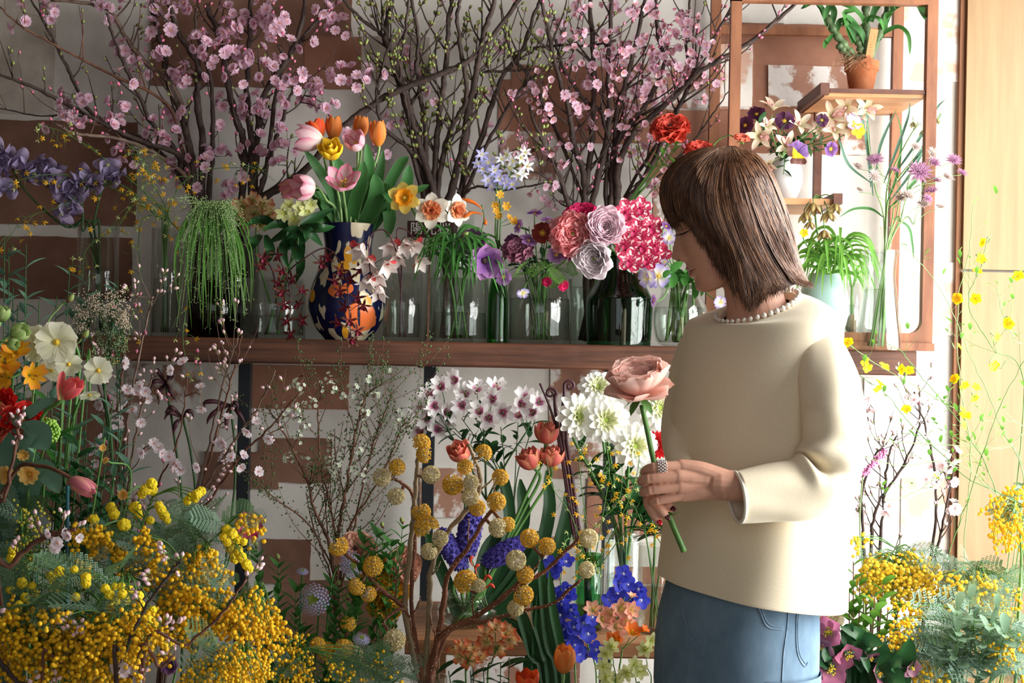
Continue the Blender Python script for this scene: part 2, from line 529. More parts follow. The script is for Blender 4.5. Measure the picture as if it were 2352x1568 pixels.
# ------------------------------------------------------------------ wooden display rack
FY, KY = 3.23, 3.455
rz0, rz1 = SHZ, at(1900, 3, FY).z
X_lf, X_lb = at(1688, 150, FY).x, at(1642, 150, KY).x
X_rf, X_rb = at(2134, 350, FY).x, at(2057, 300, KY).x
rack = thing('display_rack', 'open wooden display rack with staggered shelves standing at the right wall', 'rack', ((X_lf + X_rf) / 2, FY, SHZ))
hw = 0.012
def post(x, y, z0, z1, m=M_rack, w=hw, name='post'):
    part(name, MB().box((x - w, y - w, z0), (x + w, y + w, z1)), m, rack, False)
post(X_lf, FY, rz0, rz1); post(X_lb, KY, rz0, rz1 + .1); post(X_rf, FY, rz0, rz1 + .4); post(X_rb, KY, rz0, rz1 + .4)
part('rail', MB().box((X_lf - hw, FY - hw, rz1 - .006), (X_rf - hw, FY + hw, rz1 + .018)), M_rack, rack, False)
part('rail', MB().box((X_lb + hw, KY - .009, rz1 - .03), (X_rb - hw, KY + .009, rz1 - .01)), M_rack, rack, False)
part('rail', MB().box((X_lf + hw, FY - hw, rz0 + .018), (X_rf - hw, FY + hw, rz0 + .040)), M_rack, rack, False)
part('base_board', MB().box((X_lf - .02, FY - .022, rz0), (X_rf + .014, FY + .02, rz0 + .018)), M_rack, rack, False)
# rounded inner corner of the front frame
crn = [(X_rf - hw, rz0 + .04)] + [(X_rf - hw - .028 * (1 - math.cos(t)), rz0 + .04 + .028 * (1 - math.sin(t))) for t in [i * PI / 2 / 6 for i in range(7)]]
mbc = MB()
n = len(crn)
vv = [(p[0], FY - hw, p[1]) for p in crn] + [(p[0], FY + hw, p[1]) for p in crn]
mbc.add(vv, quads=[(i, (i + 1) % n, n + (i + 1) % n, n + i) for i in range(n)], tris=[(0, i, i + 1) for i in range(1, n - 1)] + [(n, n + i + 1, n + i) for i in range(1, n - 1)])
part('corner_fillet', mbc, M_rack, rack, False)
uz = at(2010, 212, FY).z                     # upper shelf
ux0 = at(1893, 200, FY).x
part('shelf', MB().box((ux0, FY - .004, uz - .012), (X_rf - hw, KY + .02, uz + .006)), M_racks, rack, False)
part('end_board', MB().box((ux0 - .012, FY - .02, uz - .010), (ux0 + .008, KY + .02, uz + .016)), M_rackd, rack, False)
part('edge_strip', MB().box((ux0 + .012, FY - .008, uz - .004), (X_rf - hw, FY - .004, uz + .006)), M_rackd, rack, False)
lz = at(1850, 456, FY).z                     # lower shelf
lx1 = at(1912, 450, FY).x
part('shelf', MB().box((X_lf + hw, FY - .004, lz - .014), (lx1, KY + .02, lz)), M_racks, rack, False)
part('end_board', MB().box((lx1, FY - .014, lz - .012), (lx1 + .020, KY + .02, lz + .012)), M_rackd, rack, False)
post(at(1878, 330, KY).x, KY, lz, uz, M_rackd, .009)

# ------------------------------------------------------------------ vases
VASES = {}
def vase(key, label, cat, cx, hwid, ptop, pbot, Y, kind='cyl', m=None, water=None, zbot=None, group=None, th=0.004, seg=36, name=None, prof=None, wm=None):
    m = m or G_clear
    c = at(cx, pbot, Y)
    k = Y / FPX
    r = hwid * k
    z1 = at(cx, ptop, Y).z
    z0 = c.z if zbot is None else zbot
    h = z1 - z0
    if prof is None:
        prof = {'cyl': [(1, 0), (1, 1)],
                'bowl': [(.55, 0), (.86, .10), (1, .38), (.96, .62), (.70, .86), (.86, 1)],
                'flare': [(1.0, 0), (1.04, .05), (.98, .2), (.80, .5), (.68, .75), (.76, .97), (.80, 1)],
                'jug': [(.92, 0), (.96, .02), (1.0, .30), (1.0, .50), (.93, .58), (.62, .80), (.58, .92), (.60, 1)],
                'bottle': [(.95, 0), (1, .02), (1.0, .40), (.97, .55), (.78, .72), (.48, .86), (.42, 1)],
                'ovoid': [(.50, 0), (.62, .05), (.92, .34), (1, .56), (.93, .78), (.68, .95), (.60, 1)],
                'pot': [(.64, 0), (.90, .70), (.93, .71), (1.0, .72), (1.02, .99), (1, 1)],
                'ceramic': [(.55, 0), (.62, .03), (.80, .10), (.97, .22), (1, .32), (.90, .48), (.66, .68), (.60, .80), (.66, .93), (.70, 1)],
                'bucket': [(.78, 0), (.8, .01), (1.0, 1.0)]}[kind]
    zz = np.linspace(0, 1, 28)
    pr = np.array(prof)
    if kind in ('cyl', 'pot', 'bucket'):
        outer = [(a * r, z0 + b * h) for a, b in prof]
    else:
        sp = smooth_path([(a, b, 0) for a, b in prof], 5)
        outer = [(p.x * r, z0 + p.y * h) for p in sp]
    inner = [(max(a - th, .001), max(b, z0 + 2.2 * th)) for a, b in reversed(outer)]
    P = [(0.0005, z0)] + outer + inner + [(0.0005, z0 + 2.2 * th)]
    t = thing(name or 'glass_vase', label, cat, (c.x, Y, z0), group)
    part('vessel', MB().lathe(P, (c.x, Y, 0), seg), m, t)
    if water is not None:
        zw = at(cx, water, Y).z
        ins = [(a, b) for a, b in reversed(inner)]
        ins = ins[::-1] if ins[0][1] > ins[-1][1] else ins
        wz = np.linspace(z0 + 2.3 * th, zw, 8)
        bz = [b for a, b in sorted(ins, key=lambda q: q[1])]
        br = [a for a, b in sorted(ins, key=lambda q: q[1])]
        wr = np.interp(wz, bz, br) - .0006
        W = [(0.0005, wz[0])] + list(zip(wr, wz)) + [(0.0005, zw)]
        part('water', MB().lathe(W, (c.x, Y, 0), seg), wm or G_water, t)
    VASES[key] = (c.x, Y, z0 + 2.4 * th, r, z1)
    return t
M_celadon = mat('celadon_glaze', (176, 208, 206), (190, 218, 214), 0.3, 6, spec=0.5)
M_whiteglaze = mat('white_glaze', (222, 224, 226), (234, 234, 234), 0.35, 5, spec=0.5)
M_terra = mat('terracotta', (150, 84, 52), (190, 126, 88), 0.85, 14, 0.35, 0.65, 0.2, bump=0.3)
M_soil = mat('bark_soil', (52, 36, 26), (96, 70, 50), 0.95, 60)

def ceramic_pattern():
    m, nt, p, out = new_mat('painted_ceramic')
    p.inputs['Roughness'].default_value = 0.25
    L = nt.links
    tc = node(nt, 'ShaderNodeTexCoord')
    def nz(scale, st, seed):
        mp = node(nt, 'ShaderNodeMapping')
        mp.inputs['Scale'].default_value = st
        mp.inputs['Location'].default_value = (seed, seed * .7, seed * 1.3)
        L.new(tc.outputs['Object'], mp.inputs['Vector'])
        n = node(nt, 'ShaderNodeTexNoise')
        n.inputs['Scale'].default_value = scale
        n.inputs['Detail'].default_value = 1.0
        L.new(mp.outputs[0], n.inputs['Vector'])
        return n.outputs['Fac']
    def step(v, a, w=0.012):
        r = node(nt, 'ShaderNodeMapRange')
        r.inputs['From Min'].default_value = a
        r.inputs['From Max'].default_value = a + w
        L.new(v, r.inputs['Value'])
        return r.outputs[0]
    def mix(f, a, b):
        x = node(nt, 'ShaderNodeMix', data_type='RGBA')
        L.new(f, x.inputs['Factor'])
        if isinstance(a, tuple): x.inputs['A'].default_value = a
        else: L.new(a, x.inputs['A'])
        x.inputs['B'].default_value = b
        return x.outputs['Result']
    def spot(cx, cz, rx, rz):
        mp = node(nt, 'ShaderNodeMapping')
        mp.inputs['Location'].default_value = (-cx / rx, 0, -cz / rz)
        mp.inputs['Scale'].default_value = (1 / rx, 0.0, 1 / rz)
        L.new(tc.outputs['Object'], mp.inputs['Vector'])
        ln = node(nt, 'ShaderNodeVectorMath', operation='LENGTH')
        L.new(mp.outputs[0], ln.inputs[0])
        add = node(nt, 'ShaderNodeMath', operation='MULTIPLY_ADD')
        L.new(nz(45, (1, 1, 1), cx * 9), add.inputs[0])
        add.inputs[1].default_value = 0.5
        L.new(ln.outputs['Value'], add.inputs[2])
        r = node(nt, 'ShaderNodeMapRange')
        r.inputs['From Min'].default_value = 1.25
        r.inputs['From Max'].default_value = 1.30
        r.inputs['To Min'].default_value = 1.0
        r.inputs['To Max'].default_value = 0.0
        L.new(add.outputs[0], r.inputs['Value'])
        return r.outputs[0]
    col = mix(step(nz(34, (1.2, 1.2, 0.45), 1.0), 0.435), lin((214, 200, 170)), lin((16, 20, 62)))
    for a in [(.006, .196, .009, .020), (.020, .190, .008, .016), (-.004, .166, .014, .014), (.052, .088, .010, .014), (-.076, .100, .008, .014), (.004, .018, .007, .014)]:
        col = mix(spot(*a), col, lin((226, 160, 44)))
    for a in [(.040, .052, .034, .032), (-.016, .112, .018, .014), (.010, .118, .012, .012)]:
        col = mix(spot(*a), col, lin((220, 110, 58)))
    col = mix(spot(.036, .056, .003, .022), col, lin((30, 32, 60)))
    L.new(col, p.inputs['Base Color'])
    return m
M_cer = ceramic_pattern()

vase('tall_left', 'tall clear cylinder vase of mauve sweet peas at the shelf left end', 'vase', 222, 46, 520, 768, 3.30, water=690, zbot=SHZ)
vase('onc', 'narrow clear cylinder vase of tiny yellow flowers beside the green grass', 'vase', 378, 33, 525, 772, 3.30, water=640, zbot=SHZ)
vase('amber', 'squat amber glass vase hidden behind trailing green grass', 'vase', 488, 57, 645, 773, 3.29, m=G_amber, water=700, zbot=SHZ)
vase('cherryL', 'wide smoked glass vase behind the grass holding dense pink cherry branches', 'vase', 512, 80, 545, 772, 3.42, m=G_smoke, water=660, zbot=SHZ)
vase('rect', 'wide clear cylinder vase with dark red orchids hanging in front', 'vase', 626, 74, 640, 776, 3.285, water=725, zbot=SHZ)
vase('cer', 'navy cream and orange painted ceramic vase full of tulips', 'vase', 796, 89, 515, 780, 3.315, 'ceramic', M_cer, zbot=SHZ, name='ceramic_vase', th=.006, seg=48)
vase('orch', 'small clear cylinder vase below drooping white orchids', 'vase', 923, 44, 628, 781, 3.265, water=697, zbot=SHZ)
vase('lily', 'clear cylinder vase under a mop of narrow green lily leaves', 'vase', 1055, 65, 640, 785, 3.29, water=718, zbot=SHZ)
vase('bottle', 'slim bright green glass bottle between two clear vases', 'bottle', 1142, 23, 590, 785, 3.31, 'bottle', G_green, water=690, zbot=SHZ, name='glass_bottle')
vase('tumbler', 'wide clear tumbler vase with purple pansies above it', 'vase', 1238, 73, 640, 788, 3.28, water=686, zbot=SHZ)
vase('cherryM', 'tall clear vase behind the white daffodils holding budding branches', 'vase', 1030, 56, 485, 783, 3.42, water=640, zbot=SHZ)
vase('cherryR', 'clear vase behind the dark green jar holding blossoming branches', 'vase', 1362, 70, 560, 785, 3.42, water=660, zbot=SHZ)
vase('jug', 'big dark green glass jar with sloping shoulders under pale ranunculus', 'vase', 1421, 76, 590, 793, 3.275, 'jug', G_dark, water=686, zbot=SHZ, name='glass_jar')
vase('viola', 'clear round-bottomed vase of violas beside the woman\'s chest', 'vase', 1560, 64, 652, 792, 3.29, 'bowl', water=706, zbot=SHZ)
vase('flare', 'clear flared glass vase at the shelf end beside the rack post', 'vase', 2018, 51, 575, 803, 3.20, 'flare', water=664, zbot=SHZ)
vase('tube', 'tall thin clear glass tube behind the flared vase', 'vase', 2028, 15, 520, 790, 3.36, water=700, zbot=SHZ)
vase('celadon', 'pale blue ovoid ceramic vase behind the woman\'s shoulder', 'vase', 1890, 56, 628, 800, 3.33, 'ovoid', M_celadon, zbot=SHZ, name='ceramic_vase', th=.005)
vase('white', 'small white round ceramic vase on the lower rack shelf', 'vase', 1803, 39, 362, 452, 3.34, 'ovoid', M_whiteglaze, zbot=lz, name='ceramic_vase', th=.005)
vase('bulbjar', 'small clear bulb glass between the blue vase and flared vase', 'vase', 1955, 21, 650, 788, 3.38, water=700, zbot=SHZ)
vase('pot', 'small terracotta pot of orchid on the upper rack shelf', 'flower pot', 1978, 39, 142, 205, 3.30, 'pot', M_terra, zbot=uz + .006, name='terracotta_pot', th=.004)
vase('b_round', 'round clear vase of green tulip stems on the low bench', 'vase', 1072, 70, 1362, 1455, 2.98, 'bowl', water=1385, zbot=BZ)
vase('b_green', 'straight green glass vase on the bench among blue delphiniums', 'vase', 1350, 32, 1272, 1480, 2.96, m=G_tealgreen, water=1350, zbot=BZ)
vase('b_tall', 'clear shouldered bottle vase on the bench under the white dahlias', 'vase', 1428, 44, 1216, 1480, 3.05, 'bottle', water=1330, zbot=BZ, prof=[(.95, 0), (1, .03), (1, .8), (.95, .9), (.8, .96), (.82, 1)])
vase('b_tall2', 'clear cylinder vase on the bench just left of the jeans', 'vase', 1500, 42, 1250, 1480, 2.95, water=1345, zbot=BZ)
vase('b_alst', 'clear tall vase on the bench behind the yellow paperbush balls', 'vase', 1165, 38, 1120, 1455, 3.14, water=1250, zbot=BZ)
vase('floor_mid', 'clear floor vase holding the yellow paperbush branches', 'vase', 985, 42, 1552, 1568, 2.72, zbot=0.0, water=1600, name='floor_vase')
M_zinc = mat('zinc', (120, 126, 130), (160, 166, 168), 0.35, 12, metal=0.9)
def bucket(key, label, x, y, r, h, name='zinc_bucket'):
    t = thing(name, label, 'bucket', (x, y, 0))
    P = [(.0005, 0), (r * .8, 0), (r, h), (r - .003, h), (r * .8 - .003, .006), (.0005, .006)]
    part('vessel', MB().lathe(P, (x, y, 0), 32), M_zinc, t)
    part('rim', MB().tube([(x + r * math.cos(a), y + r * math.sin(a), h) for a in np.linspace(0, 2 * PI, 33)], .004, 6, cap=False), M_zinc, t)
    VASES[key] = (x, y, 0.01, r, h)
# ------------------------------------------------------------------ flower kit
def proj(p):
    a = p.x / p.y * FPX; b = (p.z - CAMZ) / p.y * FPX
    return 1176 + a * CR + b * SR, 784 - (-a * SR + b * CR)
PROF = {'oval': [.35, .70, 1, .88, .52, .06], 'obov': [.20, .42, .76, 1, .82, .30], 'lance': [.30, .72, 1, .72, .32, .02], 'strap': [.7, .9, 1, .95, .72, .15],
        'tulip': [.55, .85, 1, .92, .62, .10], 'rnd': [.30, .66, .95, 1, .82, .36], 'spoon': [.15, .2, .45, 1, .85, .25], 'point': [.5, .9, 1, .62, .25, .01], 'fan': [.12, .35, .72, .98, 1, .82]}
PT = [0, .15, .4, .7, .9, 1]
def petal(L, W, th0, th1, cup=0.0, r0=0.0, z0=0.0, nu=6, nv=4, prof='oval', ruf=0.0, rufn=3.0, notch=0.0, twist=0.0, seed=0):
    t = np.linspace(0, 1, nu + 1)
    th = np.radians(th0 + (th1 - th0) * t)
    dl = L / nu
    r = r0 + np.concatenate([[0], np.cumsum(np.sin((th[1:] + th[:-1]) / 2) * dl)])
    z = z0 + np.concatenate([[0], np.cumsum(np.cos((th[1:] + th[:-1]) / 2) * dl)])
    w = np.interp(t, PT, PROF[prof]) * W / 2
    s = np.linspace(-1, 1, nv + 1)
    T, S = np.meshgrid(t, s, indexing='ij')
    off = cup * w[:, None] * S ** 2
    if ruf:
        off = off + ruf * W * T ** 1.5 * np.sin(S * rufn * 2.2 + seed * 1.7) * (0.35 + np.abs(S))
        off = off + ruf * .6 * W * T ** 3 * np.sin(S * rufn * 5 + seed)
    back = notch * L * np.clip(T - .75, 0, 1) * 4 * (1 - np.abs(S)) ** 2
    nr, nz = -np.cos(th)[:, None], np.sin(th)[:, None]
    rr = r[:, None] + nr * off - np.sin(th)[:, None] * back
    zz = z[:, None] + nz * off - np.cos(th)[:, None] * back
    yy = w[:, None] * S
    if twist:
        zz = zz + twist * yy * T
    P = np.stack([rr, yy, zz], -1)
    mb = MB()
    mb.grid(P, uv=np.stack([S * .5 + .5, T], -1))
    return mb
def lathe_mb(prof, seg=16, ruf=0.0, rufn=6):
    mb = MB()
    prof = np.asarray(prof, float)
    a = np.arange(seg) * 2 * PI / seg
    k = np.linspace(0, 1, len(prof))[:, None]
    rad = prof[:, :1] * (1 + ruf * k ** 3 * np.sin(a * rufn)[None, :])
    P = np.stack([rad * np.cos(a), rad * np.sin(a), prof[:, 1:2] * np.ones(seg)], -1)
    n = len(prof)
    uv = np.stack([np.ones((n, 1)) * (np.arange(seg) / seg), k * np.ones(seg)], -1)
    mb.grid(P, uv=uv, closed_u=True)
    return mb
def RZ(a): return Matrix.Rotation(a, 4, 'Z')
def ring(n, phase=0.0, jit=0.0, tilt=0.0, rr=None, sc=0.0):
    rr = rr or R
    out = []
    for k in range(n):
        M = RZ(phase + k * 2 * PI / n + rr.uniform(-jit, jit))
        if tilt: M = M @ Matrix.Rotation(rr.uniform(-tilt, tilt), 4, 'Y')
        if sc: M = M @ Matrix.Scale(1 + rr.uniform(-sc, sc), 4)
        out.append(M)
    return out
def stamens(n, r, h, rad, spread, tip=0.02, seed=1, mi=0, tmi=1):
    rr = random.Random(seed)
    mb = MB()
    for k in range(n):
        a = rr.uniform(0, 2 * PI); b = rr.uniform(0, spread)
        p1 = Vector((math.sin(b) * math.cos(a), math.sin(b) * math.sin(a), math.cos(b))) * h * rr.uniform(.75, 1.1)
        p0 = Vector((p1.x * .1, p1.y * .1, 0)) * r
        mb.tube([p0, p0.lerp(p1, .5), p1], rad, 3, mi, cap=False)
        mb.sphere(p1, tip, 5, 4, tmi)
    return mb

# petal, stem and leaf colours
S_green = mat('stem_green', (70, 116, 52), (98, 142, 70), 0.5, 20, transl=0.1)
S_dark = mat('stem_dark_green', (40, 74, 36), (58, 96, 48), 0.5, 20)
S_pale = mat('stem_pale_green', (120, 158, 92), (150, 182, 118), 0.5, 20, transl=0.1)
S_brown = mat('twig_brown', (84, 52, 40), (122, 80, 60), 0.7, 40)
S_bark = mat('cherry_bark', (46, 36, 33), (82, 66, 60), 0.75, 60, 0.3, 0.7, 0.3, bump=0.4)
S_bark2 = mat('cherry_bark_light', (92, 74, 64), (140, 116, 102), 0.7, 60, 0.3, 0.7, 0.3, bump=0.4)
S_red = mat('paperbush_bark', (96, 56, 40), (140, 88, 62), 0.55, 30, 0.3, 0.7, 0.4, bump=0.2)
S_grey = mat('paperbush_old_bark', (128, 108, 82), (160, 140, 110), 0.6, 30, 0.3, 0.7, 0.4, bump=0.2)
S_plum = mat('plum_stem', (60, 30, 40), (84, 44, 52), 0.5, 20)
L_tulip = petal_mat('tulip_leaf', [(0, (58, 108, 52)), (1, (74, 128, 70))], edge=(104, 150, 96), edge_lo=.85, edge_hi=1, transl=.25)
L_dark = petal_mat('dark_leaf', [(0, (26, 62, 30)), (1, (38, 84, 40))], edge=(30, 70, 34), transl=.18, rough=.4)
L_mid = petal_mat('mid_leaf', [(0, (52, 104, 44)), (1, (78, 138, 62))], transl=.3)
L_bright = petal_mat('bright_leaf', [(0, (86, 142, 50)), (1, (128, 182, 78))], transl=.35)
L_blue = petal_mat('bluegreen_leaf', [(0, (74, 112, 92)), (1, (102, 140, 118))], transl=.2)
L_grey = petal_mat('greygreen_leaf', [(0, (88, 118, 92)), (1, (122, 150, 122))], transl=.2)
L_grass = petal_mat('grass_leaf', [(0, (70, 126, 48)), (1, (112, 162, 74))], transl=.35)
C_yel = mat('pollen_yellow', (226, 176, 40), (240, 206, 70), 0.7, 60)
C_green = mat('centre_green', (150, 180, 70), (186, 206, 100), 0.6, 60)
C_dark = mat('centre_dark', (44, 24, 30), (70, 40, 44), 0.7, 60)

LAYERS = {}
def head_def(key, layers):
    """layers: (part name, mesh builder, material list, matrices)"""
    LAYERS[key] = layers
    return key
HM, HJ = {}, {}
def leafmesh(key, mb, m):
    if key not in HM:
        HM[key] = mb().mesh(key, m)
    return HM[key]
def place_head(root, key, P, D, scale, roll=0.0, joined=False, name='flower_head', squash=1.0):
    off = Vector((0, 0, 0)); q = root
    while q is not None:
        off += q.location; q = q.parent
    B = Matrix.Translation(Vector(P) - off) @ frame_of(D, roll) @ Matrix.Diagonal((scale, scale, scale * squash, 1))
    if joined:
        if key not in HJ:
            mb = MB(); mats = []
            for nm, pm, ms, Ms in LAYERS[key]:
                ms = ms if isinstance(ms, list) else [ms]
                base = len(mats); mats += ms
                for M in Ms:
                    q0 = MB().merge(pm, M)
                    q0.qm = [x + base for x in q0.qm]; q0.tm = [x + base for x in q0.tm]
                    mb.merge(q0)
            HJ[key] = mb.mesh(key, mats)
        return obj(name, HJ[key], root, B)
    for i, (nm, pm, ms, Ms) in enumerate(LAYERS[key]):
        k2 = (key, i)
        if k2 not in HM:
            HM[k2] = pm.mesh(nm, ms)
        for M in Ms:
            obj(nm, HM[k2], root, B @ M)

def stem_path(base, P, D, bend=0.5, mouth=None, back=0.0):
    D = Vector(D).normalized()
    base, P = Vector(base), Vector(P)
    end = P - D * back
    pts = [base]
    if mouth is not None:
        pts.append(Vector(mouth))
    L = (end - pts[-1]).length
    if L > .06:
        a = pts[-1].lerp(end, .55) ; b = end - D * L * .22
        pts.append(a.lerp(b, bend * .6))
    if L > .10:
        pts.append(end - D * L * .10)
    pts.append(end)
    return smooth_path(pts, 6)
def vase_mouth(key, P, rr=None, f=.6):
    rr = rr or R
    x, y, zb, r, zt = VASES[key]
    d = Vector((P[0] - x, P[1] - y, 0))
    if d.length > 1e-6: d = d.normalized() * min(d.length, r * f)
    m = Vector((x, y, zt)) + d * rr.uniform(.55, .95)
    b = Vector((x, y, zb)) - d * rr.uniform(.1, .55) + Vector((rr.uniform(-.25, .25) * r, rr.uniform(-.25, .25) * r, 0))
    return b, m
def flower(name, label, cat, key, px, py, Y, D, rpx, vkey=None, base=None, smat=None, sr=.0022, group=None, roll=None, joined=False, back=0.0, bend=.5, via=None, squash=1.0, part_name='flower_head', mouthf=.6):
    P = at(px, py, Y)
    sc = rpx * Y / FPX
    mouth = None
    if vkey:
        base, mouth = vase_mouth(vkey, P, f=mouthf)
    elif base is not None and not isinstance(base, Vector):
        base = at(*base)
    t = thing(name, label, cat, base, group)
    if via:
        pts = [base] + ([mouth] if mouth else []) + [at(*v) for v in via] + [P - Vector(D).normalized() * back * sc]
        path = smooth_path(pts, 6)
    else:
        path = stem_path(base, P, D, bend, mouth, back * sc)
    part('stem', MB().tube(path, [sr * 1.15, sr], 6), smat or S_green, t)
    place_head(t, key, P, D, sc, R.uniform(0, 6.28) if roll is None else roll, joined, part_name, squash)
    return t
def leaf_on(root, pts, width, m, prof='lance', fold=.25, nv=4, name='leaf', n=5, up=None):
    """a blade along world points"""
    sp = smooth_path(pts, n)
    P = np.array([tuple(p) for p in sp]); N = len(P)
    T = np.gradient(P, axis=0); T /= np.linalg.norm(T, axis=1)[:, None] + 1e-9
    ref = np.array(tuple(up)) if up is not None else np.array((0.15, -1.0, 0.25))
    side = np.cross(T, ref); side /= np.linalg.norm(side, axis=1)[:, None] + 1e-9
    nor = np.cross(side, T)
    t = np.linspace(0, 1, N)
    w = np.interp(t, PT, PROF[prof]) * width / 2
    s = np.linspace(-1, 1, nv + 1)
    G = P[:, None, :] + side[:, None, :] * (w[:, None] * s[None, :])[..., None] + nor[:, None, :] * (fold * w[:, None] * np.abs(s)[None, :])[..., None]
    uv = np.stack(np.meshgrid(s * .5 + .5, t), -1)
    mb = MB().grid(G, uv=uv)
    return part(name, mb, m, root)

# shared small leaves (unit length along +X from the base, width along Y)
def small_leaf(W=.36, prof='lance', th0=80, th1=105, cup=.25, nu=5, nv=2, ruf=0.0):
    return petal(1, W, th0, th1, cup, nu=nu, nv=nv, prof=prof, ruf=ruf)
LEAFM = {}
def lmesh(key, m, **kw):
    k = (key, m.name)
    if k not in LEAFM:
        LEAFM[k] = small_leaf(**kw).mesh('leaf', m)
    return LEAFM[k]
def put_leaf(root, me, P, direction, length, roll=0.0, name='leaf', up=(0, 0, 1)):
    """+X of the leaf mesh follows direction"""
    x = Vector(direction).normalized()
    u = Vector(up)
    y = u.cross(x)
    if y.length < 1e-4: y = Vector((0, 1, 0)).cross(x)
    y.normalize()
    z = x.cross(y)
    off = Vector((0, 0, 0)); q = root
    while q is not None:
        off += q.location; q = q.parent
    M = Matrix(((x.x, y.x, z.x, 0), (x.y, y.y, z.y, 0), (x.z, y.z, z.z, 0), (0, 0, 0, 1)))
    return obj(name, me, root, Matrix.Translation(Vector(P) - off) @ M @ Matrix.Rotation(roll, 4, 'X') @ Matrix.Scale(length, 4))
def leafy(root, path, me, n, length, t0=.2, spread=1.0, rr=None, drop=0.0, up=.4, whorl=1):
    rr = rr or R
    N = len(path)
    for k in range(n):
        t = t0 + (1 - t0) * (k + rr.random() * .5) / n
        i = min(int(t * (N - 1)), N - 2)
        p = path[i].lerp(path[i + 1], t * (N - 1) - i)
        T = (path[i + 1] - path[i]).normalized()
        for q in range(whorl):
            a = k * 2.4 + q * 2 * PI / whorl + rr.uniform(-.3, .3)
            s = T.orthogonal().normalized()
            s = Matrix.Rotation(a, 3, T) @ s
            d = s * spread + T * up + Vector((0, 0, -drop))
            put_leaf(root, me, p, d, length * rr.uniform(.7, 1.15), rr.uniform(-.4, .4))

# ---- heads (unit radius about 1, axis +Z)
def tulip_head(key, stops, edge=None, open_=0.0, el=.35, eh=.9, double=False, inner=None):
    m = petal_mat(key + '_petal', stops, edge=edge, edge_lo=el, edge_hi=eh, transl=.3)
    a = 75 + open_ * .2
    L = [('petal', petal(2.25, 1.45, a, -28 + open_, .55, .05, -1.0, 9, 6, 'tulip', ruf=.02), m, ring(3, 0, .06, .05)),
         ('petal', petal(2.2, 1.38, a, -22 + open_, .55, .09, -1.0, 9, 6, 'tulip', ruf=.02, seed=2), m, ring(3, PI / 3, .06, .05))]
    if double:
        L.append(('petal', petal(2.0, 1.1, 55, -30 + open_, .6, .04, -.9, 8, 5, 'tulip', ruf=.07), m, ring(5, .4, .2, .12)))
        L.append(('petal', petal(1.8, .8, 30, -20, .7, .03, -.8, 8, 5, 'tulip', ruf=.09), m, ring(5, .1, .3, .12)))
    else:
        L.append(('stamens', stamens(6, .2, .9, .03, .4, .08, 3), [C_green, C_yel], [Matrix.Translation((0, 0, -.95))]))
    return head_def(key, L)
tulip_head('tulip_pinkwhite', [(0, (222, 206, 150)), (.25, (240, 224, 216)), (1, (236, 176, 192))], (226, 128, 158), 4, .5, 1.0)
tulip_head('tulip_pinkopen', [(0, (226, 196, 110)), (.3, (240, 226, 220)), (1, (236, 150, 180))], (228, 120, 160), 34, .5, 1.0)
tulip_head('tulip_yellow', [(0, (222, 176, 30)), (1, (246, 206, 40))], (250, 214, 66), 16, double=True)
tulip_head('tulip_orange', [(0, (226, 150, 60)), (.5, (232, 128, 50)), (1, (236, 142, 66))], (240, 156, 84), -13)
tulip_head('tulip_redorange', [(0, (190, 140, 60)), (.5, (222, 78, 34)), (1, (226, 70, 34))], (236, 110, 50), 2)
tulip_head('tulip_pinkred', [(0, (190, 186, 110)), (.4, (222, 90, 84)), (1, (228, 96, 110))], (236, 130, 120), -12)
tulip_head('tulip_coral', [(0, (160, 168, 90)), (.35, (214, 98, 90)), (1, (226, 118, 108))], (238, 160, 120), 8, double=True)
tulip_head('tulip_rose', [(0, (150, 150, 90)), (.3, (212, 130, 140)), (1, (228, 134, 156))], (236, 170, 150), -16)

def daffodil(key, pet, cup, cup2, frill=.10, long=1.0, multi=False):
    mp = petal_mat(key + '_petal', pet, transl=.35)
    mc = petal_mat(key + '_cup', [(0, cup), (.7, cup), (1, cup2)], transl=.3)
    L = [('petal', petal(1.05, .82, 70, 84, .18, .08, 0, 7, 4, 'oval', ruf=.05), mp, ring(3, 0, .08, .1)),
         ('petal', petal(1.0, .80, 76, 92, .18, .08, -.03, 7, 4, 'oval', ruf=.05, seed=2), mp, ring(3, PI / 3, .08, .1))]
    if multi:
        L.append(('cup_petal', petal(.62, .5, 40, 62, .4, .05, .02, 5, 5, 'fan', ruf=.22), mc, ring(8, 0, .2, .2)))
        L.append(('cup_petal', petal(.5, .45, 12, 45, .4, .03, .05, 5, 5, 'fan', ruf=.25, seed=4), mc, ring(7, .3, .2, .2)))
    else:
        L.append(('corona', lathe_mb([(.10, 0), (.26, .08), (.36, .2), (.43, .32 * long), (.50, .40 * long), (.54, .41 * long)], 28, frill, 9), mc, [Matrix.Identity(4)]))
        L.append(('stamens', stamens(6, .2, .26, .02, .3, .045, 5), [C_green, C_yel], [Matrix.Identity(4)]))
    return head_def(key, L)
daffodil('daff_yellow', [(0, (230, 190, 60)), (1, (238, 214, 116))], (236, 160, 30), (232, 110, 24))
daffodil('daff_white', [(0, (220, 214, 170)), (.4, (238, 232, 216)), (1, (244, 238, 226))], (236, 160, 110), (236, 150, 110), multi=True)
daffodil('daff_small', [(0, (232, 206, 120)), (1, (240, 222, 150))], (232, 180, 70), (230, 160, 50))

